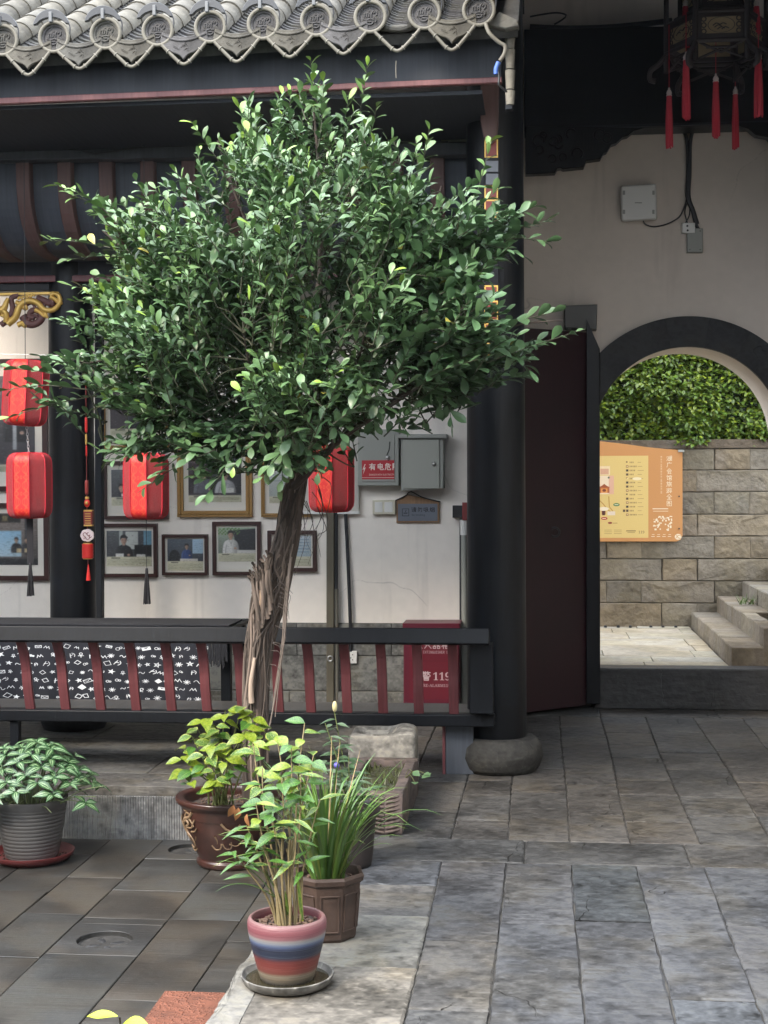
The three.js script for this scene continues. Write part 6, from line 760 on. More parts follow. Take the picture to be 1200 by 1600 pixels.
// ribbed grey pot with its red saucer
const POT5 = V(P(50, 1340, 6.84).x, YC, -6.84);
{
  const s = thing('plant_saucer', 'dark red plastic saucer under the ribbed grey pot on the slate', 'saucer', POT5.clone()); add(s, 'dish', lathe([[0, 0.003], [0.17, 0.003], [0.194, 0.022], [0.204, 0.042], [0.2, 0.044], [0.188, 0.022], [0.165, 0.01], [0, 0.01]], 56), mat('red_plastic', [0.13, 0.028, 0.028], 0.35)); const cr = []; for (let k = 0; k < 60; k++) { const a = rnd() * 6.283, r = rr(0.12, 0.165), b = bx(0.008, 0.005, 0.006, 0); b.rotateY(rnd() * 6); b.translate(Math.sin(a) * r, 0.013, Math.cos(a) * r); cr.push(boxUV(b)); } add(s, 'spilt_soil', merge(cr), M.soil).userData.kind = 'stuff';
  const b = POT5.clone(); b.y += 0.01; const t = thing('ribbed_pot', 'charcoal plastic pot with horizontal ribs holding the striped plant', 'plant pot', b), pr = [[0, 0], [0.112, 0], [0.118, 0.012]]; const rAt = (y) => lerp(0.118, 0.172, Math.pow(clamp(y / 0.3, 0, 1), 0.72)); for (let k = 0; k <= 120; k++) { const y = 0.012 + 0.24 * k / 120; pr.push([rAt(y) + 0.0028 * Math.abs(Math.sin(y / 0.0182 * Math.PI / 1)) ** 0.6 - 0.0014, y]); } pr.push([rAt(0.25) + 0.003, 0.256], [rAt(0.29) + 0.004, 0.29], [rAt(0.3) - 0.01, 0.292], [0.15, 0.25]);
  add(t, 'pot_body', lathe(pr, 64), mat('charcoal_plastic', [0.075, 0.073, 0.072], 0.45, { bumpMap: T.tileB, bumpScale: 0.0006 })); soilTop(t, 0.155, 0.255, 10);
}
// stone trough and hollowed block
const warp = (g, amp, f = 9) => { const p = g.attributes.position, n = g.attributes.normal; for (let i = 0; i < p.count; i++) { const x = p.getX(i), y = p.getY(i), z = p.getZ(i), k = (fbm(x * 0.5 + 3 + z * 0.31, y * 0.5 + 3 + z * 0.4, f, 4) - 0.5) * amp; p.setXYZ(i, x + k, y + (fbm(z * 0.5 + 2, x * 0.5 + 2 + y * 0.2, f, 4) - 0.5) * amp * 0.7, z + (fbm(y * 0.5 + 5 + x * 0.3, x * 0.5 + 4, f, 4) - 0.5) * amp); } g.computeVertexNormals(); return g; };
const dense = (w, h, d, n = 14, r = 0.012) => { const g = new RoundedBoxGeometry(w, h, d, 3, r); const b = new THREE.BoxGeometry(w, h, d, n, n, n), p = b.attributes.position; for (let i = 0; i < p.count; i++) { const q = V().fromBufferAttribute(p, i), c = V(clamp(q.x, -w / 2 + r, w / 2 - r), clamp(q.y, -h / 2 + r, h / 2 - r), clamp(q.z, -d / 2 + r, d / 2 - r)), v = q.clone().sub(c); if (v.lengthSq() > 0) v.setLength(r); c.add(v); p.setXYZ(i, c.x, c.y, c.z); } b.deleteAttribute('uv'); b.deleteAttribute('normal'); return b; };
import { mergeVertices } from 'three/addons/utils/BufferGeometryUtils.js';
const TROUGH = (() => { const a = F(630, 1306, 0); return V(a.x - 0.15, 0, a.z - 0.42); })();
{
  const t = thing('stone_trough', 'old reddish stone trough with carved fluted front and mossy soil', 'trough', TROUGH.clone()), red = mat('reddish_stone', [0.1, 0.076, 0.067], 0.95, { map: T.stone, bumpMap: T.stoneB, bumpScale: 0.01 }), h = 0.185, w = 0.3, L = 0.84;
  const piece = (sx, sy, sz, x, y, z, amp = 0.014) => { let g = mergeVertices(dense(sx, sy, sz)); g.computeVertexNormals(); g = warp(g, amp); g.translate(x, y, z); return boxUV(g); };
  add(t, 'end_slab', piece(w, h, 0.07, 0, h / 2, L / 2 - 0.035), red); add(t, 'end_slab', piece(w, h, 0.07, 0, h / 2, -L / 2 + 0.035), red); add(t, 'side_slab', piece(0.055, h * 1.01, L - 0.02, w / 2 - 0.03, h / 2, 0), red); add(t, 'side_slab', piece(0.055, h, L - 0.02, -w / 2 + 0.03, h / 2, 0), red); add(t, 'trough_bottom', piece(w - 0.02, 0.05, L - 0.04, 0, 0.03, 0), red);
  for (let k = 0; k < 4; k++) { const x0 = -w / 2 + 0.02 + k * 0.068; for (let j = 0; j < 9; j++) { const y = 0.018 + j * 0.0185, z = L / 2 - 0.0035, s = k % 2 ? 1 : -1, g = taper([V(x0, y - s * 0.006, z), V(x0 + 0.02, y + rr(-0.002, 0.002), z + 0.003), V(x0 + 0.04, y + s * 0.004, z + 0.003), V(x0 + 0.058, y + s * 0.008, z)], 0.0075, 0.006, 8, 7); add(t, 'carved_flute', boxUV(g), red); } }
  const s = new THREE.PlaneGeometry(w - 0.08, L - 0.1, 20, 40); s.rotateX(-Math.PI / 2); { const p = s.attributes.position; for (let i = 0; i < p.count; i++) p.setY(i, 0.145 + 0.04 * (fbm(p.getX(i) + 1, p.getZ(i) + 1, 12, 4) - 0.5)); s.computeVertexNormals(); } add(t, 'soil', boxUV(s), mat('mossy_soil', [0.03, 0.032, 0.014], 1, { bumpMap: T.stoneB, bumpScale: 0.03 }));
  const ms = []; for (let k = 0; k < 160; k++) ms.push(blade(V(rr(-w / 2 + 0.05, w / 2 - 0.05), 0.145, rr(-L / 2 + 0.08, L / 2 - 0.08)), V(rr(-1, 1), rr(0.4, 1.4), rr(-1, 1)), rr(0.02, 0.07), 0.005, 8, 3)); add(t, 'moss', merge(ms), leafMat('moss_green', [0.06, 0.075, 0.022])).userData.kind = 'stuff';
}
{
  const c = P(600, 1200, 7.34), t = thing('hollowed_stone', 'pale hollowed stone block with a worn dip in its top behind the trough', 'stone block', V(c.x, 0, -7.36)), w = 0.34, h = P(600, 1142, 7.3).y, dp = 0.26;
  let g = mergeVertices(dense(w, h, dp, 26, 0.03)); { const p = g.attributes.position; for (let i = 0; i < p.count; i++) { const x = p.getX(i), y = p.getY(i), z = p.getZ(i); if (y > h / 2 - 0.05) { const k = (y - h / 2 + 0.05) / 0.05, q = Math.exp(-(((x + 0.04) / 0.09) ** 4) - ((z) / 0.075) ** 4); p.setY(i, y - k * 0.06 * q + k * 0.022 * Math.exp(-(((x - 0.1) / 0.05) ** 2) - ((z + 0.04) / 0.1) ** 2)); } } } g.computeVertexNormals(); g = warp(g, 0.03, 7); g.translate(0, h / 2 - 0.002, 0); add(t, 'block_body', boxUV(g), mat('pale_carved_stone', [0.25, 0.235, 0.2], 0.95, { map: T.stone, bumpMap: T.stoneB, bumpScale: 0.012 }));
}
// ---------------------------------------------------------------- the fig tree
{
  seed(707);
  const base = V(P(400, 1235, 6.88).x, POT4.y + 0.33, -6.88), t = thing('fig_tree', 'leaning fig tree with ropy aerial roots on its trunk and a broad crown of small glossy leaves', 'tree', base);
  t.userData.label = 'leaning fig tree with ropy aerial roots and a broad crown of glossy leaves';
  const W = (n, g, m, l) => wpart(t, n, g, m, l);
  const path = [[400, 1250, 6.88, 22], [399, 1150, 6.88, 20], [400, 1087, 6.87, 19.5], [404, 1017, 6.86, 21], [413, 971, 6.85, 23], [421, 936, 6.85, 28], [429, 903, 6.84, 26], [440, 874, 6.83, 20], [450, 832, 6.82, 18], [454, 800, 6.8, 18], [459, 770, 6.79, 17], [468, 735, 6.78, 13], [482, 690, 6.74, 10], [494, 620, 6.72, 8.5], [500, 540, 6.7, 7], [498, 440, 6.7, 4]];
  const pts = path.map(([x, y, d]) => P(x, y, d)), rads = path.map((q) => q[3] * 0.95 / 2300 * q[2]), curve = new THREE.CatmullRomCurve3(pts), N = 60, RS = 40;
  const rOf = (tt) => { const k = tt * (pts.length - 1), i = Math.min(pts.length - 2, Math.floor(k)); return lerp(rads[i], rads[i + 1], k - i); };
  { const pos = [], uv = [], idx = []; for (let i = 0; i <= N; i++) { const tt = i / N, c = curve.getPoint(tt), r = rOf(tt); for (let j = 0; j <= RS; j++) { const a = j / RS * Math.PI * 2, tw = a + tt * 3, k = 1 + 0.16 * Math.sin(tw * 5 + Math.sin(tt * 9)) * 0.6 + 0.22 * (fbm(j / RS, tt, 8, 4, 0.6, 4) - 0.5), l = c.clone().add(V(Math.cos(a) * r * k, 0, Math.sin(a) * r * k * 0.9)); l.toArray(pos, pos.length); uv.push(j / RS * 0.35, tt * 1.6); } }
    for (let i = 0; i < N; i++) for (let j = 0; j < RS; j++) { const a = i * (RS + 1) + j, b = a + RS + 1; idx.push(a, b, a + 1, b, b + 1, a + 1); } const g = new THREE.BufferGeometry(); g.setAttribute('position', new THREE.Float32BufferAttribute(pos, 3)); g.setAttribute('uv', new THREE.Float32BufferAttribute(uv, 2)); g.setIndex(idx); g.computeVertexNormals(); W('trunk', g, M.bark); }
  // aerial roots clasping the trunk
  const rcol = () => { const k = rr(0.3, 1.1), p = rnd() < 0.2 ? 2.2 : 1; return [0.1 * k * p, 0.078 * k * p, 0.064 * k * p]; };
  for (let k = 0; k < 130; k++) { const a0 = rnd() * 6.283, dr = rr(-1.6, 1.6), t0 = rr(0, 0.35), t1 = Math.min(0.74, t0 + rr(0.2, 0.5)), n = 12, q = [], off = rr(0.98, 1.1); for (let i = 0; i <= n; i++) { const tt = lerp(t0, t1, i / n), a = a0 + dr * (i / n) + 0.25 * Math.sin(i * 1.1 + k), r = rOf(tt) * off; q.push(curve.getPoint(tt).add(V(Math.cos(a) * r, 0, Math.sin(a) * r * 0.92))); } const r0 = 0.0018 + 0.0065 * rnd() ** 2, r1 = r0 * rr(0.5, 1.1); W('aerial_root', paint(taper(q, r0, r1, 22, 5), rcol()), M.root); }
  for (const [list, r] of [[[[455, 870], [449, 930], [444, 1000], [436, 1050], [428, 1100], [420, 1140]], 0.006], [[[452, 880], [446, 950], [440, 1010], [431, 1070], [423, 1130]], 0.0045], [[[449, 900], [443, 960], [441, 1020], [434, 1080], [430, 1120]], 0.004], [[[458, 850], [452, 880], [449, 920], [445, 980]], 0.003]]) W('hanging_root', paint(taper(list.map(([x, y]) => P(x, y, 6.74)), r, r * 0.6, 20, 5), [0.16, 0.13, 0.11]), M.root);
  for (let k = 0; k < 16; k++) { const x = rr(440, 505), y = lerp(745, 800, rnd()), pp = [[x, y], [x + rr(2, 16), y + rr(10, 40)], [x + rr(-4, 22), y + rr(40, 80)], [x + rr(-14, 14), y + rr(60, 110)]]; W('thin_root', paint(taper(pp.map(([a, b]) => P(Math.max(a, 470 - (b - 780) * 0.2), b, 6.7)), 0.0022, 0.0008, 14, 4), [0.09, 0.07, 0.06]), M.root); }
  for (let k = 0; k < 12; k++) { const y = rr(900, 1080), x = 455 - (y - 840) * 0.14; W('thin_root', paint(taper([[x - 6, y], [x + rr(4, 10), y + rr(2, 16)], [x + rr(4, 14), y + rr(16, 34)]].map(([a, b]) => P(a, b, 6.72)), 0.0018, 0.0007, 8, 4), [0.1, 0.08, 0.07]), M.root); }
  // old cut stub with frayed wood
  for (let k = 0; k < 34; k++) { const u = rnd(), x = lerp(391, 426, u), y = lerp(905, 872, u) + rr(-7, 7); W('stub', paint(taper([P(lerp(406, 424, u) + rr(-4, 4), y + 75, 6.77), P(lerp(399, 421, u) + rr(-4, 4), y + 30, 6.745 + rr(-0.02, 0.02)), P(x, y, 6.735 + rr(-0.02, 0.04)), P(x + rr(-9, 5), y - rr(0, 12), 6.735)], rr(0.006, 0.013), rr(0.002, 0.007), 12, 6), ((q) => [0.17 * q, 0.132 * q, 0.108 * q])(rr(0.35, 1.35))), M.root); }
  W('bare_wood', paint(taper([P(404, 965, 6.78), P(405, 950, 6.755), P(410, 925, 6.75), P(413, 912, 6.77)], 0.012, 0.02, 10, 8), [0.38, 0.27, 0.19]), M.root); W('bare_wood', paint(taper([P(393, 1098, 6.8), P(392, 1070, 6.79), P(396, 1040, 6.79), P(398, 1028, 6.8)], 0.014, 0.008, 10, 8), [0.36, 0.28, 0.22]), M.root);
  // limbs
  const limbs = [[[[460, 760], [478, 742], [500, 715], [540, 680], [600, 640], [660, 600], [740, 560]], 6.6, 6.15, 0.024], [[[470, 735], [440, 690], [380, 640], [300, 600], [210, 560], [120, 570]], 6.75, 6.5, 0.018], [[[484, 690], [430, 600], [340, 520], [250, 440], [160, 360]], 6.72, 6.6, 0.02], [[[492, 650], [470, 540], [420, 430], [370, 310], [340, 220]], 6.72, 6.75, 0.02], [[[497, 580], [500, 440], [500, 300], [490, 170]], 6.7, 6.65, 0.022], [[[496, 600], [540, 480], [570, 350], [570, 200]], 6.7, 6.8, 0.018], [[[494, 640], [580, 540], [650, 420], [690, 290]], 6.65, 6.4, 0.02], [[[488, 670], [600, 590], [700, 480], [770, 370], [800, 340]], 6.6, 6.2, 0.02], [[[482, 690], [450, 640], [400, 600], [380, 520]], 6.6, 6.0, 0.016], [[[486, 690], [520, 640], [560, 560], [580, 470]], 6.5, 5.95, 0.016], [[[470, 740], [420, 715], [340, 710], [230, 700], [160, 690]], 6.72, 6.4, 0.012], [[[600, 640], [690, 560], [800, 510], [880, 500]], 6.35, 6.1, 0.012], [[[476, 720], [490, 720], [520, 700], [500, 640]], 6.55, 6.1, 0.012]].map(([l, d0, d1, r]) => { const q = l.map(([x, y], i) => P(x, y, lerp(d0, d1, i / (l.length - 1)))); W('limb', taper(q, r * 0.8, r * 0.2, 26, 8), M.bark); return new THREE.CatmullRomCurve3(q); });
  const limbPts = limbs.flatMap((c) => c.getPoints(24).slice(4));
  const heart = P(470, 620, 6.7);
  // shoots: those that make the outline are surveyed, the rest fill the crown
  const shoots = [], S = (x, y, d, dx, dy, len, n, young = 0.5, s = 1) => shoots.push([P(x, y, d), V(dx, dy, rr(-0.25, 0.45)).normalize(), len, n, young, s]);
  for (const q of [[84, 288, 6.6, -1, 0.5, 0.34, 15, 0.9], [100, 300, 6.6, -1, 0.4, 0.3, 12, 0.7], [68, 377, 6.6, -1, 0.05, 0.34, 13, 0.9], [98, 408, 6.6, -1, -0.2, 0.3, 12, 0.4], [140, 330, 6.6, -0.9, 0.3, 0.3, 14, 0.6], [180, 345, 6.5, -0.6, 0.5, 0.3, 14, 0.6], [484, 88, 6.65, -0.15, 1, 0.42, 20, 0.7], [575, 95, 6.8, 0.25, 1, 0.42, 20, 0.8], [505, 120, 6.6, 0.1, 1, 0.34, 17, 0.5], [296, 186, 6.75, -0.6, 0.8, 0.36, 15, 0.8], [372, 165, 6.7, -0.3, 1, 0.36, 17, 0.8], [400, 178, 6.7, 0, 1, 0.34, 16, 0.6], [340, 215, 6.7, -0.5, 0.8, 0.3, 15, 0.6], [590, 160, 6.8, 0.4, 0.9, 0.3, 15, 0.6], [545, 150, 6.8, 0.1, 1, 0.3, 15, 0.5], [672, 196, 6.45, 0.3, 1, 0.38, 17, 0.7], [650, 218, 6.45, 0, 1, 0.3, 15, 0.5], [768, 214, 6.2, 0.35, 1, 0.42, 16, 0.8, 1.1], [782, 292, 6.1, 0.6, 0.6, 0.3, 13, 0.5, 1.1], [840, 320, 6.2, 0.8, 0.4, 0.34, 15, 0.2, 1.1], [858, 345, 6.2, 1, 0.1, 0.3, 13, 0.1, 1.1], [862, 378, 6.2, 1, -0.1, 0.3, 12, 0.1, 1.1], [820, 400, 6.1, 0.9, -0.3, 0.3, 13, 0.1, 1.1], [880, 484, 6.1, 1, 0.12, 0.34, 11, 0.1, 1.15], [915, 514, 6.1, 1, 0.25, 0.42, 12, 0.1, 1.15], [840, 590, 6.15, 0.7, -0.6, 0.34, 14, 0.05, 1.1], [800, 560, 6.15, 0.9, -0.2, 0.34, 14, 0.05, 1.1], [708, 668, 6.3, 0.3, -1, 0.36, 12, 0, 1.1], [690, 640, 6.3, 0.4, -0.9, 0.34, 14, 0, 1.1], [735, 600, 6.25, 0.6, -0.7, 0.34, 14, 0, 1.1], [770, 545, 6.15, 0.8, -0.4, 0.3, 13, 0.05, 1.1], [6, 655, 6.2, -1, -0.35, 0.42, 13, 0.6], [-8, 612, 6.2, -1, -0.1, 0.4, 13, 0.5], [10, 575, 6.3, -1, 0.05, 0.36, 12, 0.4], [60, 556, 6.4, -1, 0.1, 0.3, 13, 0.4], [110, 470, 6.5, -1, 0.1, 0.3, 13, 0.4], [118, 505, 6.5, -1, -0.1, 0.32, 13, 0.4], [105, 445, 6.5, -1, 0.2, 0.34, 13, 0.5], [150, 430, 6.5, -0.9, 0.2, 0.3, 14, 0.4], [140, 640, 6.4, -1, -0.25, 0.34, 12, 0.5], [146, 705, 6.3, -1, -0.1, 0.36, 11, 0.4], [165, 715, 6.3, -0.8, -0.3, 0.3, 11, 0.3], [215, 770, 6.15, -0.8, -0.5, 0.4, 10, 0.2, 1.05], [240, 748, 6.2, -0.7, -0.5, 0.3, 11, 0.2], [318, 782, 6.1, -0.4, -0.9, 0.36, 11, 0.1, 1.1], [360, 735, 6.1, -0.5, -0.6, 0.34, 13, 0.2, 1.05], [405, 752, 6.05, -0.5, -0.7, 0.34, 12, 0.2, 1.1], [440, 770, 6.1, 0.1, -0.9, 0.3, 11, 0.3, 1.1], [500, 745, 6.05, 0.4, -0.7, 0.3, 12, 0, 1.15], [540, 690, 6, 0.6, -0.6, 0.3, 13, 0, 1.1], [600, 650, 6, 0.4, -0.8, 0.32, 14, 0.05, 1.1], [590, 610, 5.95, 0.6, -0.4, 0.3, 14, 0.2, 1.15], [640, 470, 5.95, 0.9, 0.5, 0.34, 14, 0.2, 1.15], [715, 510, 5.95, 1, 0.2, 0.36, 14, 0.3, 1.2], [725, 440, 6, 0.9, -0.2, 0.3, 13, 0.3, 1.15], [640, 600, 5.95, 0.7, 0.3, 0.34, 14, 0.1, 1.15], [430, 400, 6.05, 0.1, 0.9, 0.32, 16, 0.8], [400, 330, 6.2, 0.1, 1, 0.32, 16, 0.7], [470, 560, 5.95, 0.2, 0.8, 0.3, 15, 0.6, 1.05], [455, 620, 5.95, 0.2, 0.5, 0.3, 14, 0.6, 1.1], [590, 390, 6.05, 0.2, 0.9, 0.34, 15, 0.4, 1.1], [690, 400, 6.0, 0.4, 0.8, 0.34, 15, 0.4, 1.15]]) S(...q);
  const poly = [[150, 320], [250, 270], [300, 205], [380, 180], [460, 130], [510, 105], [560, 125], [590, 190], [660, 230], [700, 270], [770, 260], [800, 330], [830, 380], [780, 430], [790, 480], [800, 545], [760, 580], [700, 590], [660, 615], [600, 650], [550, 680], [500, 735], [420, 735], [340, 725], [240, 710], [180, 680], [150, 610], [90, 590], [120, 545], [150, 480], [140, 440], [190, 410], [140, 350]];
  const inside = (x, y) => { let c = false; for (let i = 0, j = poly.length - 1; i < poly.length; j = i++) { const [a, b] = poly[i], [e, f] = poly[j]; if (b > y !== f > y && x < (e - a) * (y - b) / (f - b) + a) c = !c; } return c; };
  const holes = [[472, 440, 42, 60], [630, 255, 34, 40], [730, 500, 40, 40], [655, 555, 26, 40]];
  let guard = 0; const clumps = [[300, 500], [240, 520], [360, 530], [410, 570], [190, 530], [330, 580], [270, 590], [440, 500], [400, 640], [220, 640], [300, 660], [160, 570], [560, 600], [500, 660], [200, 690], [262, 700], [325, 715], [385, 705], [440, 715], [500, 705], [150, 650], [105, 595], [60, 590], [700, 600], [760, 570], [815, 560], [660, 630], [600, 665], [840, 535], [740, 545], [120, 470], [150, 510]].map(([x, y]) => ({ x, y, d: 6.3, q: P(x, y, 6.3), back: false, ex: (x - 460) / 400, ey: (y - 440) / 340 })); // the crown is made of clumps of shoots with hollows between them
  while (clumps.length < 124 && guard++ < 9000) { const x = rr(90, 850), y = rr(100, 740); if (!inside(x, y)) continue; if (holes.some(([a, b, c, e]) => ((x - a) / c) ** 2 + ((y - b) / e) ** 2 < 1) && rnd() < 0.9) continue;
    const ex = (x - 460) / 400, ey = (y - 440) / 340, e = Math.sqrt(Math.max(0.02, 1 - ex * ex - ey * ey)), back = clumps.length % 3 === 0, d = 6.62 - (back ? -0.5 * rnd() * e : (0.3 + 0.55 * rnd()) * e) - 0.25 * smooth(x, 500, 850), q = P(x, y, d); if (!back && clumps.some((c) => c.q.distanceTo(q) < 0.125)) continue; clumps.push({ x, y, d, q, back, ex, ey }); }
  for (const { x, y, d, back, ex, ey } of clumps) { const right = smooth(x, 520, 780), low = smooth(y, 520, 720), cx = ex * 1.1 + rr(-0.3, 0.3), cy = lerp(0.75, -0.3, low) - 0.35 * right * smooth(y, 420, 600) + rr(-0.2, 0.2), n = back ? 9 : Math.round(rr(9, 16));
    for (let k = 0; k < n; k++) { const px = x + rr(-38, 38), py = y + rr(-32, 36); if (!inside(px, py) && rnd() < 0.6) continue; const young = clamp((1 - right) * (0.6 - 0.45 * low) * rr(0.1, 1.1), 0, 1), s = lerp(0.84, 1.1, right) * rr(0.85, 1.1); shoots.push([P(px, py, d + rr(-0.12, 0.12)), V(cx + rr(-0.4, 0.4), cy + rr(-0.35, 0.35), (back ? -0.1 : 0.5) + rr(-0.35, 0.35)).normalize(), rr(0.18, 0.32), Math.round(rr(11, 17)), young, s]); } }
  const geos = [leafGeo(0.08, 0.039, { seg: 6, fold: 0.22, curl: 0.22, wave: 0.006, wide: 0.66, tip: 0.6 }), leafGeo(0.072, 0.04, { seg: 6, fold: 0.3, curl: 0.4, wave: 0.01, wide: 0.66, tip: 0.55 }), leafGeo(0.086, 0.036, { seg: 6, fold: 0.4, curl: -0.12, wave: 0.008, wide: 0.66, tip: 0.65 })];
  const leaves = [], twigs = [];
  for (const [tip, dir, len, n, young, s] of shoots) {
    const start = tip.clone().addScaledVector(dir, -len).add(V(0, -0.03, 0)), mid = tip.clone().addScaledVector(dir, -len * 0.5).add(V(rr(-0.02, 0.02), rr(-0.015, 0.01), rr(-0.02, 0.02))), c = new THREE.CatmullRomCurve3([start, mid, tip]);
    twigs.push(taper([start, mid, tip], 0.0032, 0.0012, 8, 5));
    let best = null, bd = 9; for (const q of limbPts) { const dd = q.distanceToSquared(start); if (dd < bd) { bd = dd; best = q; } } if (best && bd > 0.0004 && bd < 0.09 && rnd() < 0.3) twigs.push(taper([best, best.clone().lerp(start, 0.5).add(V(rr(-0.03, 0.03), rr(-0.03, 0.03), rr(-0.02, 0.02))), start], 0.0042, 0.003, 6, 5));
    const ph = rnd() * 6.28; for (let i = 0; i < n; i++) { const k = 0.08 + 0.92 * (i + rr(-0.2, 0.2)) / n, p = c.getPoint(clamp(k, 0, 1)), tg = c.getTangent(clamp(k, 0, 1)), a = ph + i * 2.4, sd = V(Math.cos(a), 0.25, Math.sin(a)).addScaledVector(tg, -tg.dot(V(Math.cos(a), 0.25, Math.sin(a)))).normalize(), open = lerp(1.15, 0.45, Math.pow(k, 3)), d = tg.clone().add(sd.multiplyScalar(open)).add(V(0, rr(-0.25, 0.05), 0)).normalize(), up = V(rr(-0.5, 0.5), 1, rr(-0.3, 0.7)).addScaledVector(tg, 0.55);
      const y2 = clamp(young * (0.3 + 0.9 * k ** 3) * rr(0.4, 1.3), 0, 1), sc = s * lerp(0.95, 0.7, k ** 3) * rr(0.6, 1.25) * (k > 0.96 ? 0.7 : 1), v = rr(0.7, 1.25), tipY = k > 0.93 && rnd() < young ? 1 : y2 * 0.7, old = rnd() < 0.002;
      leaves.push({ m: leafMatrix(p, d, up, sc), c: old ? [0.3, 0.27, 0.04] : [lerp(0.072, 0.2, tipY) * v, lerp(0.14, 0.32, tipY) * v, lerp(0.062, 0.05, tipY) * v], old, key: (old ? -9 : 0) + p.z + rnd() * 0.5 + (k > 0.6 ? 0.2 : 0) }); } }
  W('twigs', merge(twigs), M.twig).userData.kind = 'stuff';
  const lm = mat('fig_leaf', [1, 1, 1], 0.4, { transmission: 0.12, thickness: 0, specularIntensity: 0.9 });
  leaves.sort((a, b) => b.key - a.key);
  const crownMats = leaves.slice(300); for (let g = 0; g < 3; g++) { const part = crownMats.filter((_, i) => i % 3 === g); leafCloud(t, 'crown_leaves', geos[g], lm, part.map((q) => new THREE.Matrix4().makeTranslation(-base.x, -base.y, -base.z).multiply(q.m)), part.map((q) => q.c)); }
  const tints = {}; leaves.slice(0, 300).forEach((q, i) => { const key = Math.min(5, Math.floor(q.c[1] / 0.05)); tints[key] ??= mat('fig_leaf_tone', [q.c[0], q.c[1], q.c[2]], 0.4, { transmission: 0.12, thickness: 0, specularIntensity: 0.9 }); placeLeaf(t, 'leaf', geos[i % 3], tints[key], q.m, base); });
}
// ---------------------------------------------------------------- potted plants
const leafTex = (mid, edge, vein, draw) => canvasTex(128, 256, (g, w, h) => { g.fillStyle = mid; g.fillRect(0, 0, w, h); draw?.(g, w, h); g.strokeStyle = vein; g.lineWidth = 3; g.beginPath(); g.moveTo(w / 2, 0); g.lineTo(w / 2, h); g.stroke(); g.lineWidth = 1.5; for (let k = 1; k < 8; k++) for (const s of [-1, 1]) { g.beginPath(); g.moveTo(w / 2, h - k * h / 9); g.quadraticCurveTo(w / 2 + s * w * 0.3, h - k * h / 9 - 12, w / 2 + s * w * 0.5, h - k * h / 9 - 34); g.stroke(); } });
{ // silver-striped plant in the ribbed pot
  seed(717); const base = V(POT5.x, POT5.y + 0.26, POT5.z), t = thing('striped_plant', 'bushy plant with silver striped green leaves in the ribbed pot', 'plant', base);
  const stripe = leafTex('#2d4f2c', '', '#33573c', (g, w, h) => { for (const s of [-1, 1]) { g.fillStyle = '#9db58f'; g.beginPath(); g.moveTo(w / 2 + s * 6, h * 0.96); g.quadraticCurveTo(w / 2 + s * w * 0.36, h * 0.6, w / 2 + s * 8, h * 0.06); g.quadraticCurveTo(w / 2 + s * w * 0.13, h * 0.5, w / 2 + s * 6, h * 0.96); g.fill(); g.strokeStyle = '#7f9d74'; g.lineWidth = 4; g.beginPath(); g.moveTo(w / 2 + s * 10, h * 0.9); g.quadraticCurveTo(w / 2 + s * w * 0.5, h * 0.55, w / 2 + s * 12, h * 0.05); g.stroke(); } });
  const ms = [mat('striped_leaf', [1, 1, 1], 0.4, { map: stripe, transmission: 0.12, thickness: 0 }), mat('striped_leaf_pale', [0.78, 0.82, 0.72], 0.4, { map: stripe, transmission: 0.12, thickness: 0 })], geos = [leafGeo(0.076, 0.036, { seg: 5, fold: 0.3, curl: 0.35, wide: 0.45, tip: 1.3 }), leafGeo(0.084, 0.039, { seg: 5, fold: 0.22, curl: 0.5, wide: 0.45, tip: 1.3 })], stems = []; let n = 0;
  const spots = []; for (let k = 0; k < 66; k++) { const a = k * 2.39996, q = Math.sqrt((k + 0.5) / 66), el = 1 - q * q; spots.push(V(Math.cos(a) * q * 0.33, 0.04 + 0.25 * Math.sqrt(Math.max(0, el)) + rr(-0.015, 0.02) - 0.035 * q, Math.sin(a) * q * 0.27)); } for (let k = 0; k < 8; k++) spots.push(V(-0.24 + k * 0.066, 0.05 + rr(-0.02, 0.03), 0.23 - Math.abs(k - 3.5) * 0.02));
  for (const [px, py, d] of [[165, 1228, 6.75], [150, 1245, 6.72], [135, 1215, 6.75], [80, 1270, 6.6]]) { const p = P(px, py, d); spots.push(p.sub(base)); }
  for (const s of spots) { const st = V(s.x * 0.25, -0.02, s.z * 0.25); stems.push(taper([st, st.clone().lerp(s, 0.55).add(V(0, 0.03, 0)), s], 0.0035, 0.002, 8, 5)); const out = V(s.x, 0.16, s.z + 0.06).normalize(), a0 = rnd() * 6.3; for (let j = 0; j < 4 + (rnd() < 0.35 ? 1 : 0) && n < 299; j++) { const a = a0 + j * 1.5708 + rr(-0.25, 0.25), side = V(Math.cos(a), 0, Math.sin(a)), d = side.addScaledVector(out, 0.35 - side.dot(out) * 0.5).add(V(0, -0.05, 0)).normalize(); placeLeaf(t, 'leaf', pick(geos), pick(ms), leafMatrix(s.clone().addScaledVector(out, rr(-0.008, 0.008)), d, out.clone().add(V(0, 0.5, 0)), (j > 3 ? 0.5 : 1) * rr(0.75, 1.1))); n++; } }
  add(t, 'stems', merge(stems), mat('green_stem', [0.1, 0.13, 0.06], 0.6)); 
}
const yellowTex = leafTex('#8fb02a', '', '#c6d66a', (g, w, h) => { seed(3); for (let k = 0; k < 70; k++) { g.fillStyle = pick(['rgba(196,216,60,.5)', 'rgba(70,120,30,.4)', 'rgba(230,236,150,.4)', 'rgba(120,160,40,.5)']); g.beginPath(); g.ellipse(rnd() * w, rnd() * h, rr(3, 14), rr(6, 26), rr(-0.5, 0.5), 0, 7); g.fill(); } });
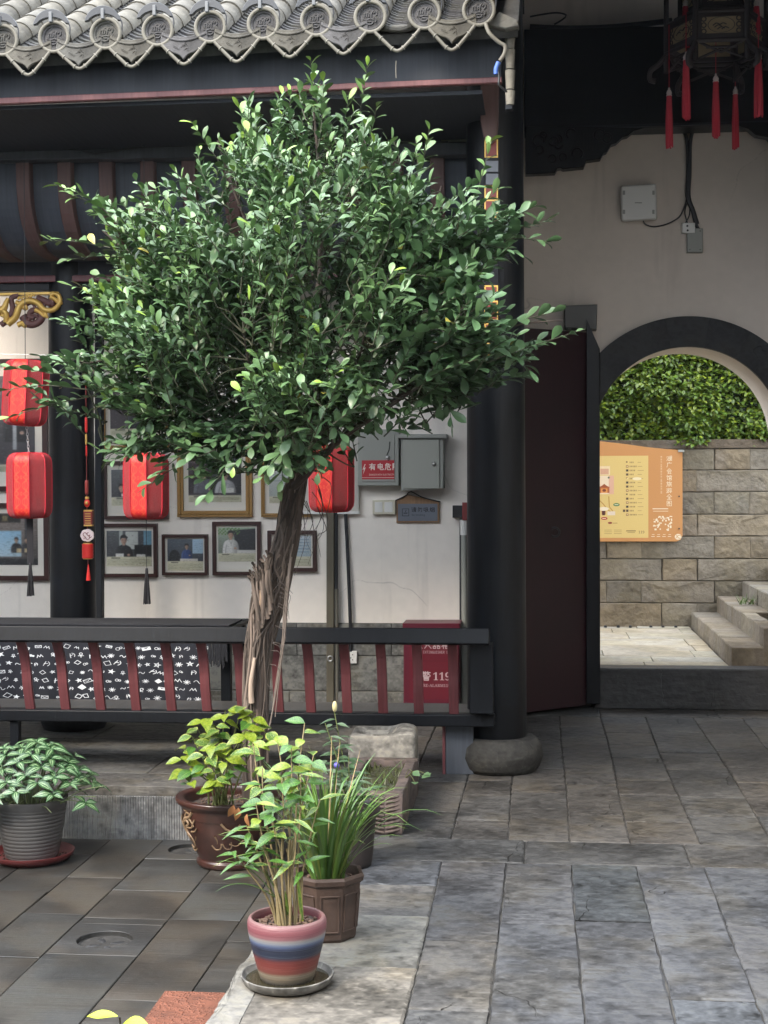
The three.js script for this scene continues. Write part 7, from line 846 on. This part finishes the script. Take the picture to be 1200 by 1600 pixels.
const mottleTex = leafTex('#4f7d38', '', '#b9cf8e', (g, w, h) => { seed(4); for (let k = 0; k < 90; k++) { g.fillStyle = pick(['rgba(200,215,140,.55)', 'rgba(40,90,35,.5)', 'rgba(225,232,190,.5)', 'rgba(150,180,60,.5)']); g.beginPath(); g.ellipse(w / 2 + (rnd() - 0.5) * w, rnd() * h, rr(2, 10), rr(4, 20), rr(-0.6, 0.6), 0, 7); g.fill(); } g.strokeStyle = 'rgba(215,222,90,.8)'; g.lineWidth = 12; g.strokeRect(0, 0, w, h); });
const greenTex = leafTex('#3d6a2c', '', '#8fae62', (g, w, h) => { seed(6); for (let k = 0; k < 40; k++) { g.fillStyle = pick(['rgba(80,130,50,.5)', 'rgba(35,70,25,.4)']); g.beginPath(); g.ellipse(rnd() * w, rnd() * h, rr(5, 16), rr(8, 30), 0, 0, 7); g.fill(); } });
const LM = { yellow: mat('yellow_leaf', [0.5, 0.48, 0.36], 0.42, { map: yellowTex, transmission: 0.25, thickness: 0 }), mottle: mat('mottled_leaf', [0.62, 0.58, 0.46], 0.42, { map: mottleTex, transmission: 0.18, thickness: 0 }), green: mat('green_leaf', [0.8, 0.78, 0.6], 0.4, { map: greenTex, transmission: 0.15, thickness: 0 }), brown: mat('withered_leaf', [0.3, 0.13, 0.05], 0.8) };
const stemM = mat('pale_stem', [0.2, 0.16, 0.08], 0.7), stemG = mat('green_stem', [0.14, 0.17, 0.06], 0.6);
{ // variegated shrub beside the trunk in the dragon pot
  seed(727); const base = V(P(340, 1240, 6.66).x, POT4.y + 0.33, -6.66), t = thing('variegated_shrub', 'shrub with large yellow and green mottled leaves at the foot of the trunk', 'plant', base);
  const geos = [leafGeo(0.098, 0.062, { seg: 6, fold: 0.28, curl: 0.25, wide: 0.42, tip: 1.1, wave: 0.012 }), leafGeo(0.086, 0.056, { seg: 6, fold: 0.2, curl: 0.5, wide: 0.45, tip: 1.1, wave: 0.015 })];
  const tips = [[352, 1110, 6.5, 'yellow'], [322, 1122, 6.5, 'yellow'], [300, 1150, 6.5, 'mottle'], [286, 1170, 6.5, 'yellow'], [296, 1195, 6.45, 'yellow'], [340, 1135, 6.45, 'mottle'], [378, 1105, 6.5, 'mottle'], [395, 1112, 6.5, 'yellow'], [405, 1130, 6.5, 'mottle'], [385, 1140, 6.4, 'yellow'], [360, 1160, 6.4, 'mottle'], [330, 1165, 6.4, 'yellow'], [320, 1180, 6.38, 'mottle'], [352, 1180, 6.35, 'yellow'], [385, 1165, 6.35, 'mottle'], [415, 1145, 6.45, 'mottle'], [300, 1205, 6.4, 'green'], [335, 1205, 6.35, 'mottle'], [330, 1220, 6.35, 'yellow'], [365, 1200, 6.35, 'green'], [345, 1150, 6.5, 'mottle'], [310, 1140, 6.55, 'mottle']];
  const stems = []; tips.forEach(([px, py, d, k], i) => { const p = P(px, py, d).sub(base), b = V(rr(-0.05, 0.07), -0.02, rr(-0.06, 0.06)); stems.push(taper([b, V(lerp(b.x, p.x, 0.45), p.y * 0.55, lerp(b.z, p.z, 0.4)), p], 0.005, 0.002, 10, 5)); for (let j = 0; j < 4; j++) { const a = i * 1.3 + j * 1.8 + rr(-0.3, 0.3), q = p.clone().add(V(rr(-0.012, 0.012), -j * 0.016, rr(-0.01, 0.01))), dir = V(Math.cos(a), rr(-0.25, 0.35), Math.sin(a) * 0.8 + 0.2); placeLeaf(t, 'leaf', geos[(i + j) % 2], j < 3 ? LM[k] : LM[pick(['green', 'mottle', 'yellow'])], leafMatrix(q, dir, V(rr(-0.3, 0.3), 1, 0.6), rr(0.65, 1.05))); } });
  { const p = P(284, 1205, 6.4).sub(base); placeLeaf(t, 'withered_leaf', geos[1], LM.brown, leafMatrix(p, V(-0.4, -0.8, 0.3), V(-1, 0.3, 0.5), 0.5)); }
  add(t, 'stems', merge(stems), stemG);
}
{ // tall cane-stemmed plant in the banded pot
  seed(737); const base = V(POT1.x, 0.185, POT1.z), t = thing('cane_plant', 'tall plant with many bare canes and green leaves growing from the banded pot', 'plant', base);
  const geoA = leafGeo(0.088, 0.02, { seg: 5, fold: 0.25, curl: 0.3, wide: 0.42, tip: 1.2 }), geoB = leafGeo(0.074, 0.045, { seg: 6, fold: 0.25, curl: 0.35, wide: 0.42, tip: 1.1, wave: 0.012 });
  const tips = [[395, 1160, 4.62], [432, 1150, 4.6], [455, 1165, 4.55], [476, 1130, 4.7], [410, 1200, 4.5], [440, 1215, 4.45], [470, 1210, 4.5], [400, 1255, 4.42], [425, 1275, 4.4], [385, 1290, 4.45], [410, 1320, 4.4], [490, 1180, 4.65], [500, 1250, 4.55], [460, 1280, 4.42], [365, 1330, 4.4], [480, 1330, 4.45]], stems = [];
  tips.forEach(([px, py, d], i) => { const p = P(px, py, d).sub(base), b = V(rr(-0.038, 0.042), -0.02, rr(-0.03, 0.03)), c = new THREE.CatmullRomCurve3([b, V(lerp(b.x, p.x, 0.3), p.y * 0.4, lerp(b.z, p.z, 0.4)), V(lerp(b.x, p.x, 0.75) + rr(-0.01, 0.01), p.y * 0.75, lerp(b.z, p.z, 0.75)), p]); stems.push(taper(c.getPoints(10), rr(0.0038, 0.0052), 0.0016, 14, 6));
    for (let j = 0; j < 7; j++) { const k = 1 - j * 0.06 * rr(0.8, 1.3), q = c.getPoint(clamp(k, 0.3, 1)), a = i + j * 2.4 + rr(-0.3, 0.3), up = i < 4 || i === 11, dir = V(Math.cos(a), rr(-0.3, 0.4), Math.sin(a) * 0.8 + 0.15); placeLeaf(t, 'leaf', up || (i < 9 && rnd() < 0.55) ? geoB : geoA, i < 4 ? LM[pick(['yellow', 'mottle', 'yellow', 'green'])] : LM[pick(['green', 'green', 'mottle', i < 9 ? 'yellow' : 'green'])], leafMatrix(q, dir, V(rr(-0.3, 0.3), 1, 0.5), rr(0.7, 1.05))); } });
  for (const [px, py] of [[372, 1262], [386, 1272], [365, 1258]]) { const p = P(px, py, 4.45).sub(base); placeLeaf(t, 'withered_leaf', geoB, LM.brown, leafMatrix(p, V(rr(-0.3, 0.3), -1, 0.2), V(rr(-1, 1), 0.2, 1), 0.55)); }
  for (const [dx, dz, up, len, dr] of [[-1, 0.2, 1.5, 0.26, 5], [-1, 0.3, 0.9, 0.24, 6], [-0.8, 0.5, 1.8, 0.24, 5.5], [-0.9, 0.1, 2.2, 0.3, 5]]) { const g = blade(V(rr(-0.03, 0.03), 0.06, rr(-0.02, 0.02)), V(dx, up, dz), len, 0.013, dr, 10); add(t, 'strap_leaf', g, LM.green); }
  for (const [x0, y0, x1, y1] of [[472, 1440, 464, 1365], [452, 1452, 446, 1400], [440, 1330, 345, 1345], [430, 1300, 352, 1303]]) { const a = P(x0, y0, 4.45).sub(base), b = P(x1, y1, 4.4).sub(base); add(t, 'strap_leaf', blade(a, b.clone().sub(a).add(V(0, 0.02, 0)), a.distanceTo(b) * 1.15, 0.014, 2.5, 8), LM.mottle); }
  for (let k = 0; k < 7; k++) { const b = V(rr(-0.04, 0.04), -0.02, rr(-0.03, 0.03)); stems.push(taper([b, V(b.x * 1.3 - 0.01, 0.1, b.z), V(b.x * 2 - 0.03 + rr(-0.02, 0.02), rr(0.2, 0.34), b.z * 1.5)], 0.0045, 0.0025, 10, 6)); }
  add(t, 'canes', merge(stems), stemM);
}
{ // grass-leaved orchid in the eight-sided pot
  seed(747); const base = V(POT2.x, 0.19, POT2.z), t = thing('strap_leaf_plant', 'dense tuft of long arching strap leaves in the eight-sided pot', 'plant', base), g1 = mat('strap_green', [0.11, 0.21, 0.035], 0.4, { transmission: 0.2, thickness: 0 }), g2 = mat('strap_dark_green', [0.07, 0.15, 0.035], 0.4, { transmission: 0.15, thickness: 0 }), g3 = mat('strap_yellow_green', [0.15, 0.21, 0.045], 0.45, { transmission: 0.25, thickness: 0 });
  for (let k = 0; k < 120; k++) { const a = rnd() * 6.283, o = rr(0, 0.06), sp = rr(0.08, 0.6); add(t, 'strap_leaf', blade(V(Math.cos(a) * o, 0, Math.sin(a) * o), V(Math.cos(a) * sp + 0.05, 1, Math.sin(a) * sp * 0.8 + 0.1), rr(0.28, 0.48), rr(0.011, 0.018), rr(2, 6)), pick([g1, g1, g2, g2, g3])); }
  for (const [tx, ty, d, dr] of [[606, 1340, 4.9, 5], [590, 1260, 5, 3], [600, 1245, 5, 3.5], [580, 1290, 4.9, 4]]) { const b = P(tx, ty, d).sub(base); add(t, 'strap_leaf', blade(V(0.03, 0, 0.02), V(b.x, b.y + 0.22, b.z), b.length() * 1.12, 0.014, dr, 12), g1); }
  for (const [tx, ty] of [[562, 1170], [518, 1150], [530, 1160]]) { const b = P(tx, ty, 5.05).sub(base); add(t, 'dry_leaf', blade(V(0, 0, 0), b, b.length(), 0.007, 0.2, 6), mat('dry_strap', [0.3, 0.22, 0.11], 0.8)); }
}
{ // dark lily-like plant in the dark pot
  seed(757); const base = V(POT3.x, 0.22, POT3.z), t = thing('dark_leaf_plant', 'dark green plant with pointed leaves and a closed bud in the dark pot', 'plant', base), geo = leafGeo(0.12, 0.026, { seg: 6, fold: 0.3, curl: 0.4, wide: 0.35, tip: 1.3 }), geo2 = leafGeo(0.09, 0.034, { seg: 6, fold: 0.25, curl: 0.3, wide: 0.4, tip: 1.2 }), m1 = mat('dark_leaf', [0.04, 0.075, 0.035], 0.36, { transmission: 0.1, thickness: 0 }), m2 = mat('grey_green_leaf', [0.085, 0.13, 0.075], 0.36, { transmission: 0.1, thickness: 0 }), stems = [];
  for (const [px, py, d, n] of [[522, 1110, 5.8, 16], [508, 1130, 5.75, 14], [500, 1190, 5.7, 12], [545, 1180, 5.7, 12], [560, 1215, 5.65, 12], [530, 1210, 5.6, 12], [575, 1235, 5.65, 10]]) { const p = P(px, py, d).sub(base), c = new THREE.CatmullRomCurve3([V(rr(-0.03, 0.03), 0, rr(-0.03, 0.03)), V(p.x * 0.4, p.y * 0.5, p.z * 0.5), p]); stems.push(taper(c.getPoints(8), 0.004, 0.0018, 10, 5)); for (let j = 0; j < n; j++) { const k = 0.3 + 0.7 * j / n, a = j * 2.4 + px, q = c.getPoint(k); placeLeaf(t, 'leaf', rnd() < 0.6 ? geo : geo2, rnd() < 0.6 ? m1 : m2, leafMatrix(q, V(Math.cos(a), rr(-0.1, 0.6), Math.sin(a) * 0.8), V(rr(-0.3, 0.3), 1, 0.5), lerp(1, 0.6, k) * rr(0.8, 1.1))); } }
  { const p = P(523, 1104, 5.8).sub(base), g = new THREE.SphereGeometry(0.013, 10, 10); g.scale(0.8, 1.7, 0.8); g.translate(p.x, p.y, p.z); add(t, 'bud', g, mat('cream_bud', [0.42, 0.38, 0.2], 0.6)); const q = P(526, 1196, 5.6).sub(base), f = new THREE.SphereGeometry(0.012, 8, 6); f.translate(q.x, q.y, q.z); add(t, 'blue_flower', f, mat('blue_petal', [0.08, 0.07, 0.32], 0.6)); }
  add(t, 'stems', merge(stems), stemG);
}
{ // creeper leaves at the corner of the trough, sprig at the near edge, seedling by the dragon pot
  seed(767); const g = leafGeo(0.05, 0.042, { seg: 5, fold: 0.15, curl: 0.2, wide: 0.4, tip: 1.1 }), b1 = P(632, 1212, 6.7), t = thing('creeper_sprig', 'little sprig of round leaves leaning over the trough corner', 'plant', b1), m = mat('creeper_leaf', [0.07, 0.13, 0.06], 0.4, { transmission: 0.15, thickness: 0 }); const st = []; for (const [px, py] of [[648, 1222], [660, 1212], [667, 1210], [645, 1206]]) { const p = P(px, py, 6.6).sub(b1); st.push(taper([V(0, -0.02, 0), p.clone().multiplyScalar(0.5).add(V(0, 0.02, 0)), p], 0.0016, 0.001, 6, 4)); placeLeaf(t, 'leaf', g, m, leafMatrix(p, V(rr(0, 1), rr(-0.5, 0.2), 0.5), V(0.1, 0.8, 0.8), rr(0.8, 1.1))); } add(t, 'stems', merge(st), stemG);
  const pb = P(186, 1640, 4.35), b2 = V(pb.x, YC, pb.z), s = thing('seedling', 'young plant with bright yellow-green leaves poking into view at the near edge', 'plant', b2), lg = leafGeo(0.1, 0.036, { seg: 7, fold: 0.2, curl: 0.3, wide: 0.5, tip: 1.1, wave: 0.012 }), lg2 = leafGeo(0.095, 0.056, { seg: 7, fold: 0.2, curl: 0.3, wide: 0.5, tip: 1, wave: 0.01 }), ym = mat('lime_leaf', [0.42, 0.5, 0.02], 0.4, { transmission: 0.3, thickness: 0 }), top = P(187, 1590, 4.35).sub(b2);
  add(s, 'stem', taper([V(0, -0.02, 0), V(0.01, top.y * 0.5, 0), top], 0.005, 0.003, 10, 6), mat('dark_stem', [0.04, 0.035, 0.03], 0.6)); { const a = P(184, 1588, 4.33).sub(b2), q = P(136, 1578, 4.33).sub(b2); placeLeaf(s, 'leaf', lg, ym, leafMatrix(a, q.sub(a), V(0, 1, 0.5), 1)); const c = P(190, 1602, 4.3).sub(b2), e = P(236, 1592, 4.25).sub(b2); placeLeaf(s, 'leaf', lg2, ym, leafMatrix(c, e.sub(c), V(-0.1, 1, 0.6), 1)); for (let k = 0; k < 6; k++) placeLeaf(s, 'leaf', lg2, ym, leafMatrix(V(0, top.y * (0.3 + k * 0.09), 0), V(Math.cos(k * 2.4), 0.1, Math.sin(k * 2.4)), V(0, 1, 0.2), 0.8)); }
  const d0 = P(292, 1226, 6.78), d1 = thing('weed_sprout', 'small green sprout at the rim of the dragon pot', 'weed', d0); for (let k = 0; k < 7; k++) placeLeaf(d1, 'leaf', g, m, leafMatrix(V(rr(-0.02, 0.02), rr(0, 0.05), rr(-0.02, 0.02)), V(rr(-1, 1), rr(0, 1), rr(0, 1)), V(0, 1, 0.4), 0.6));
}
renderer.render(scene, camera);
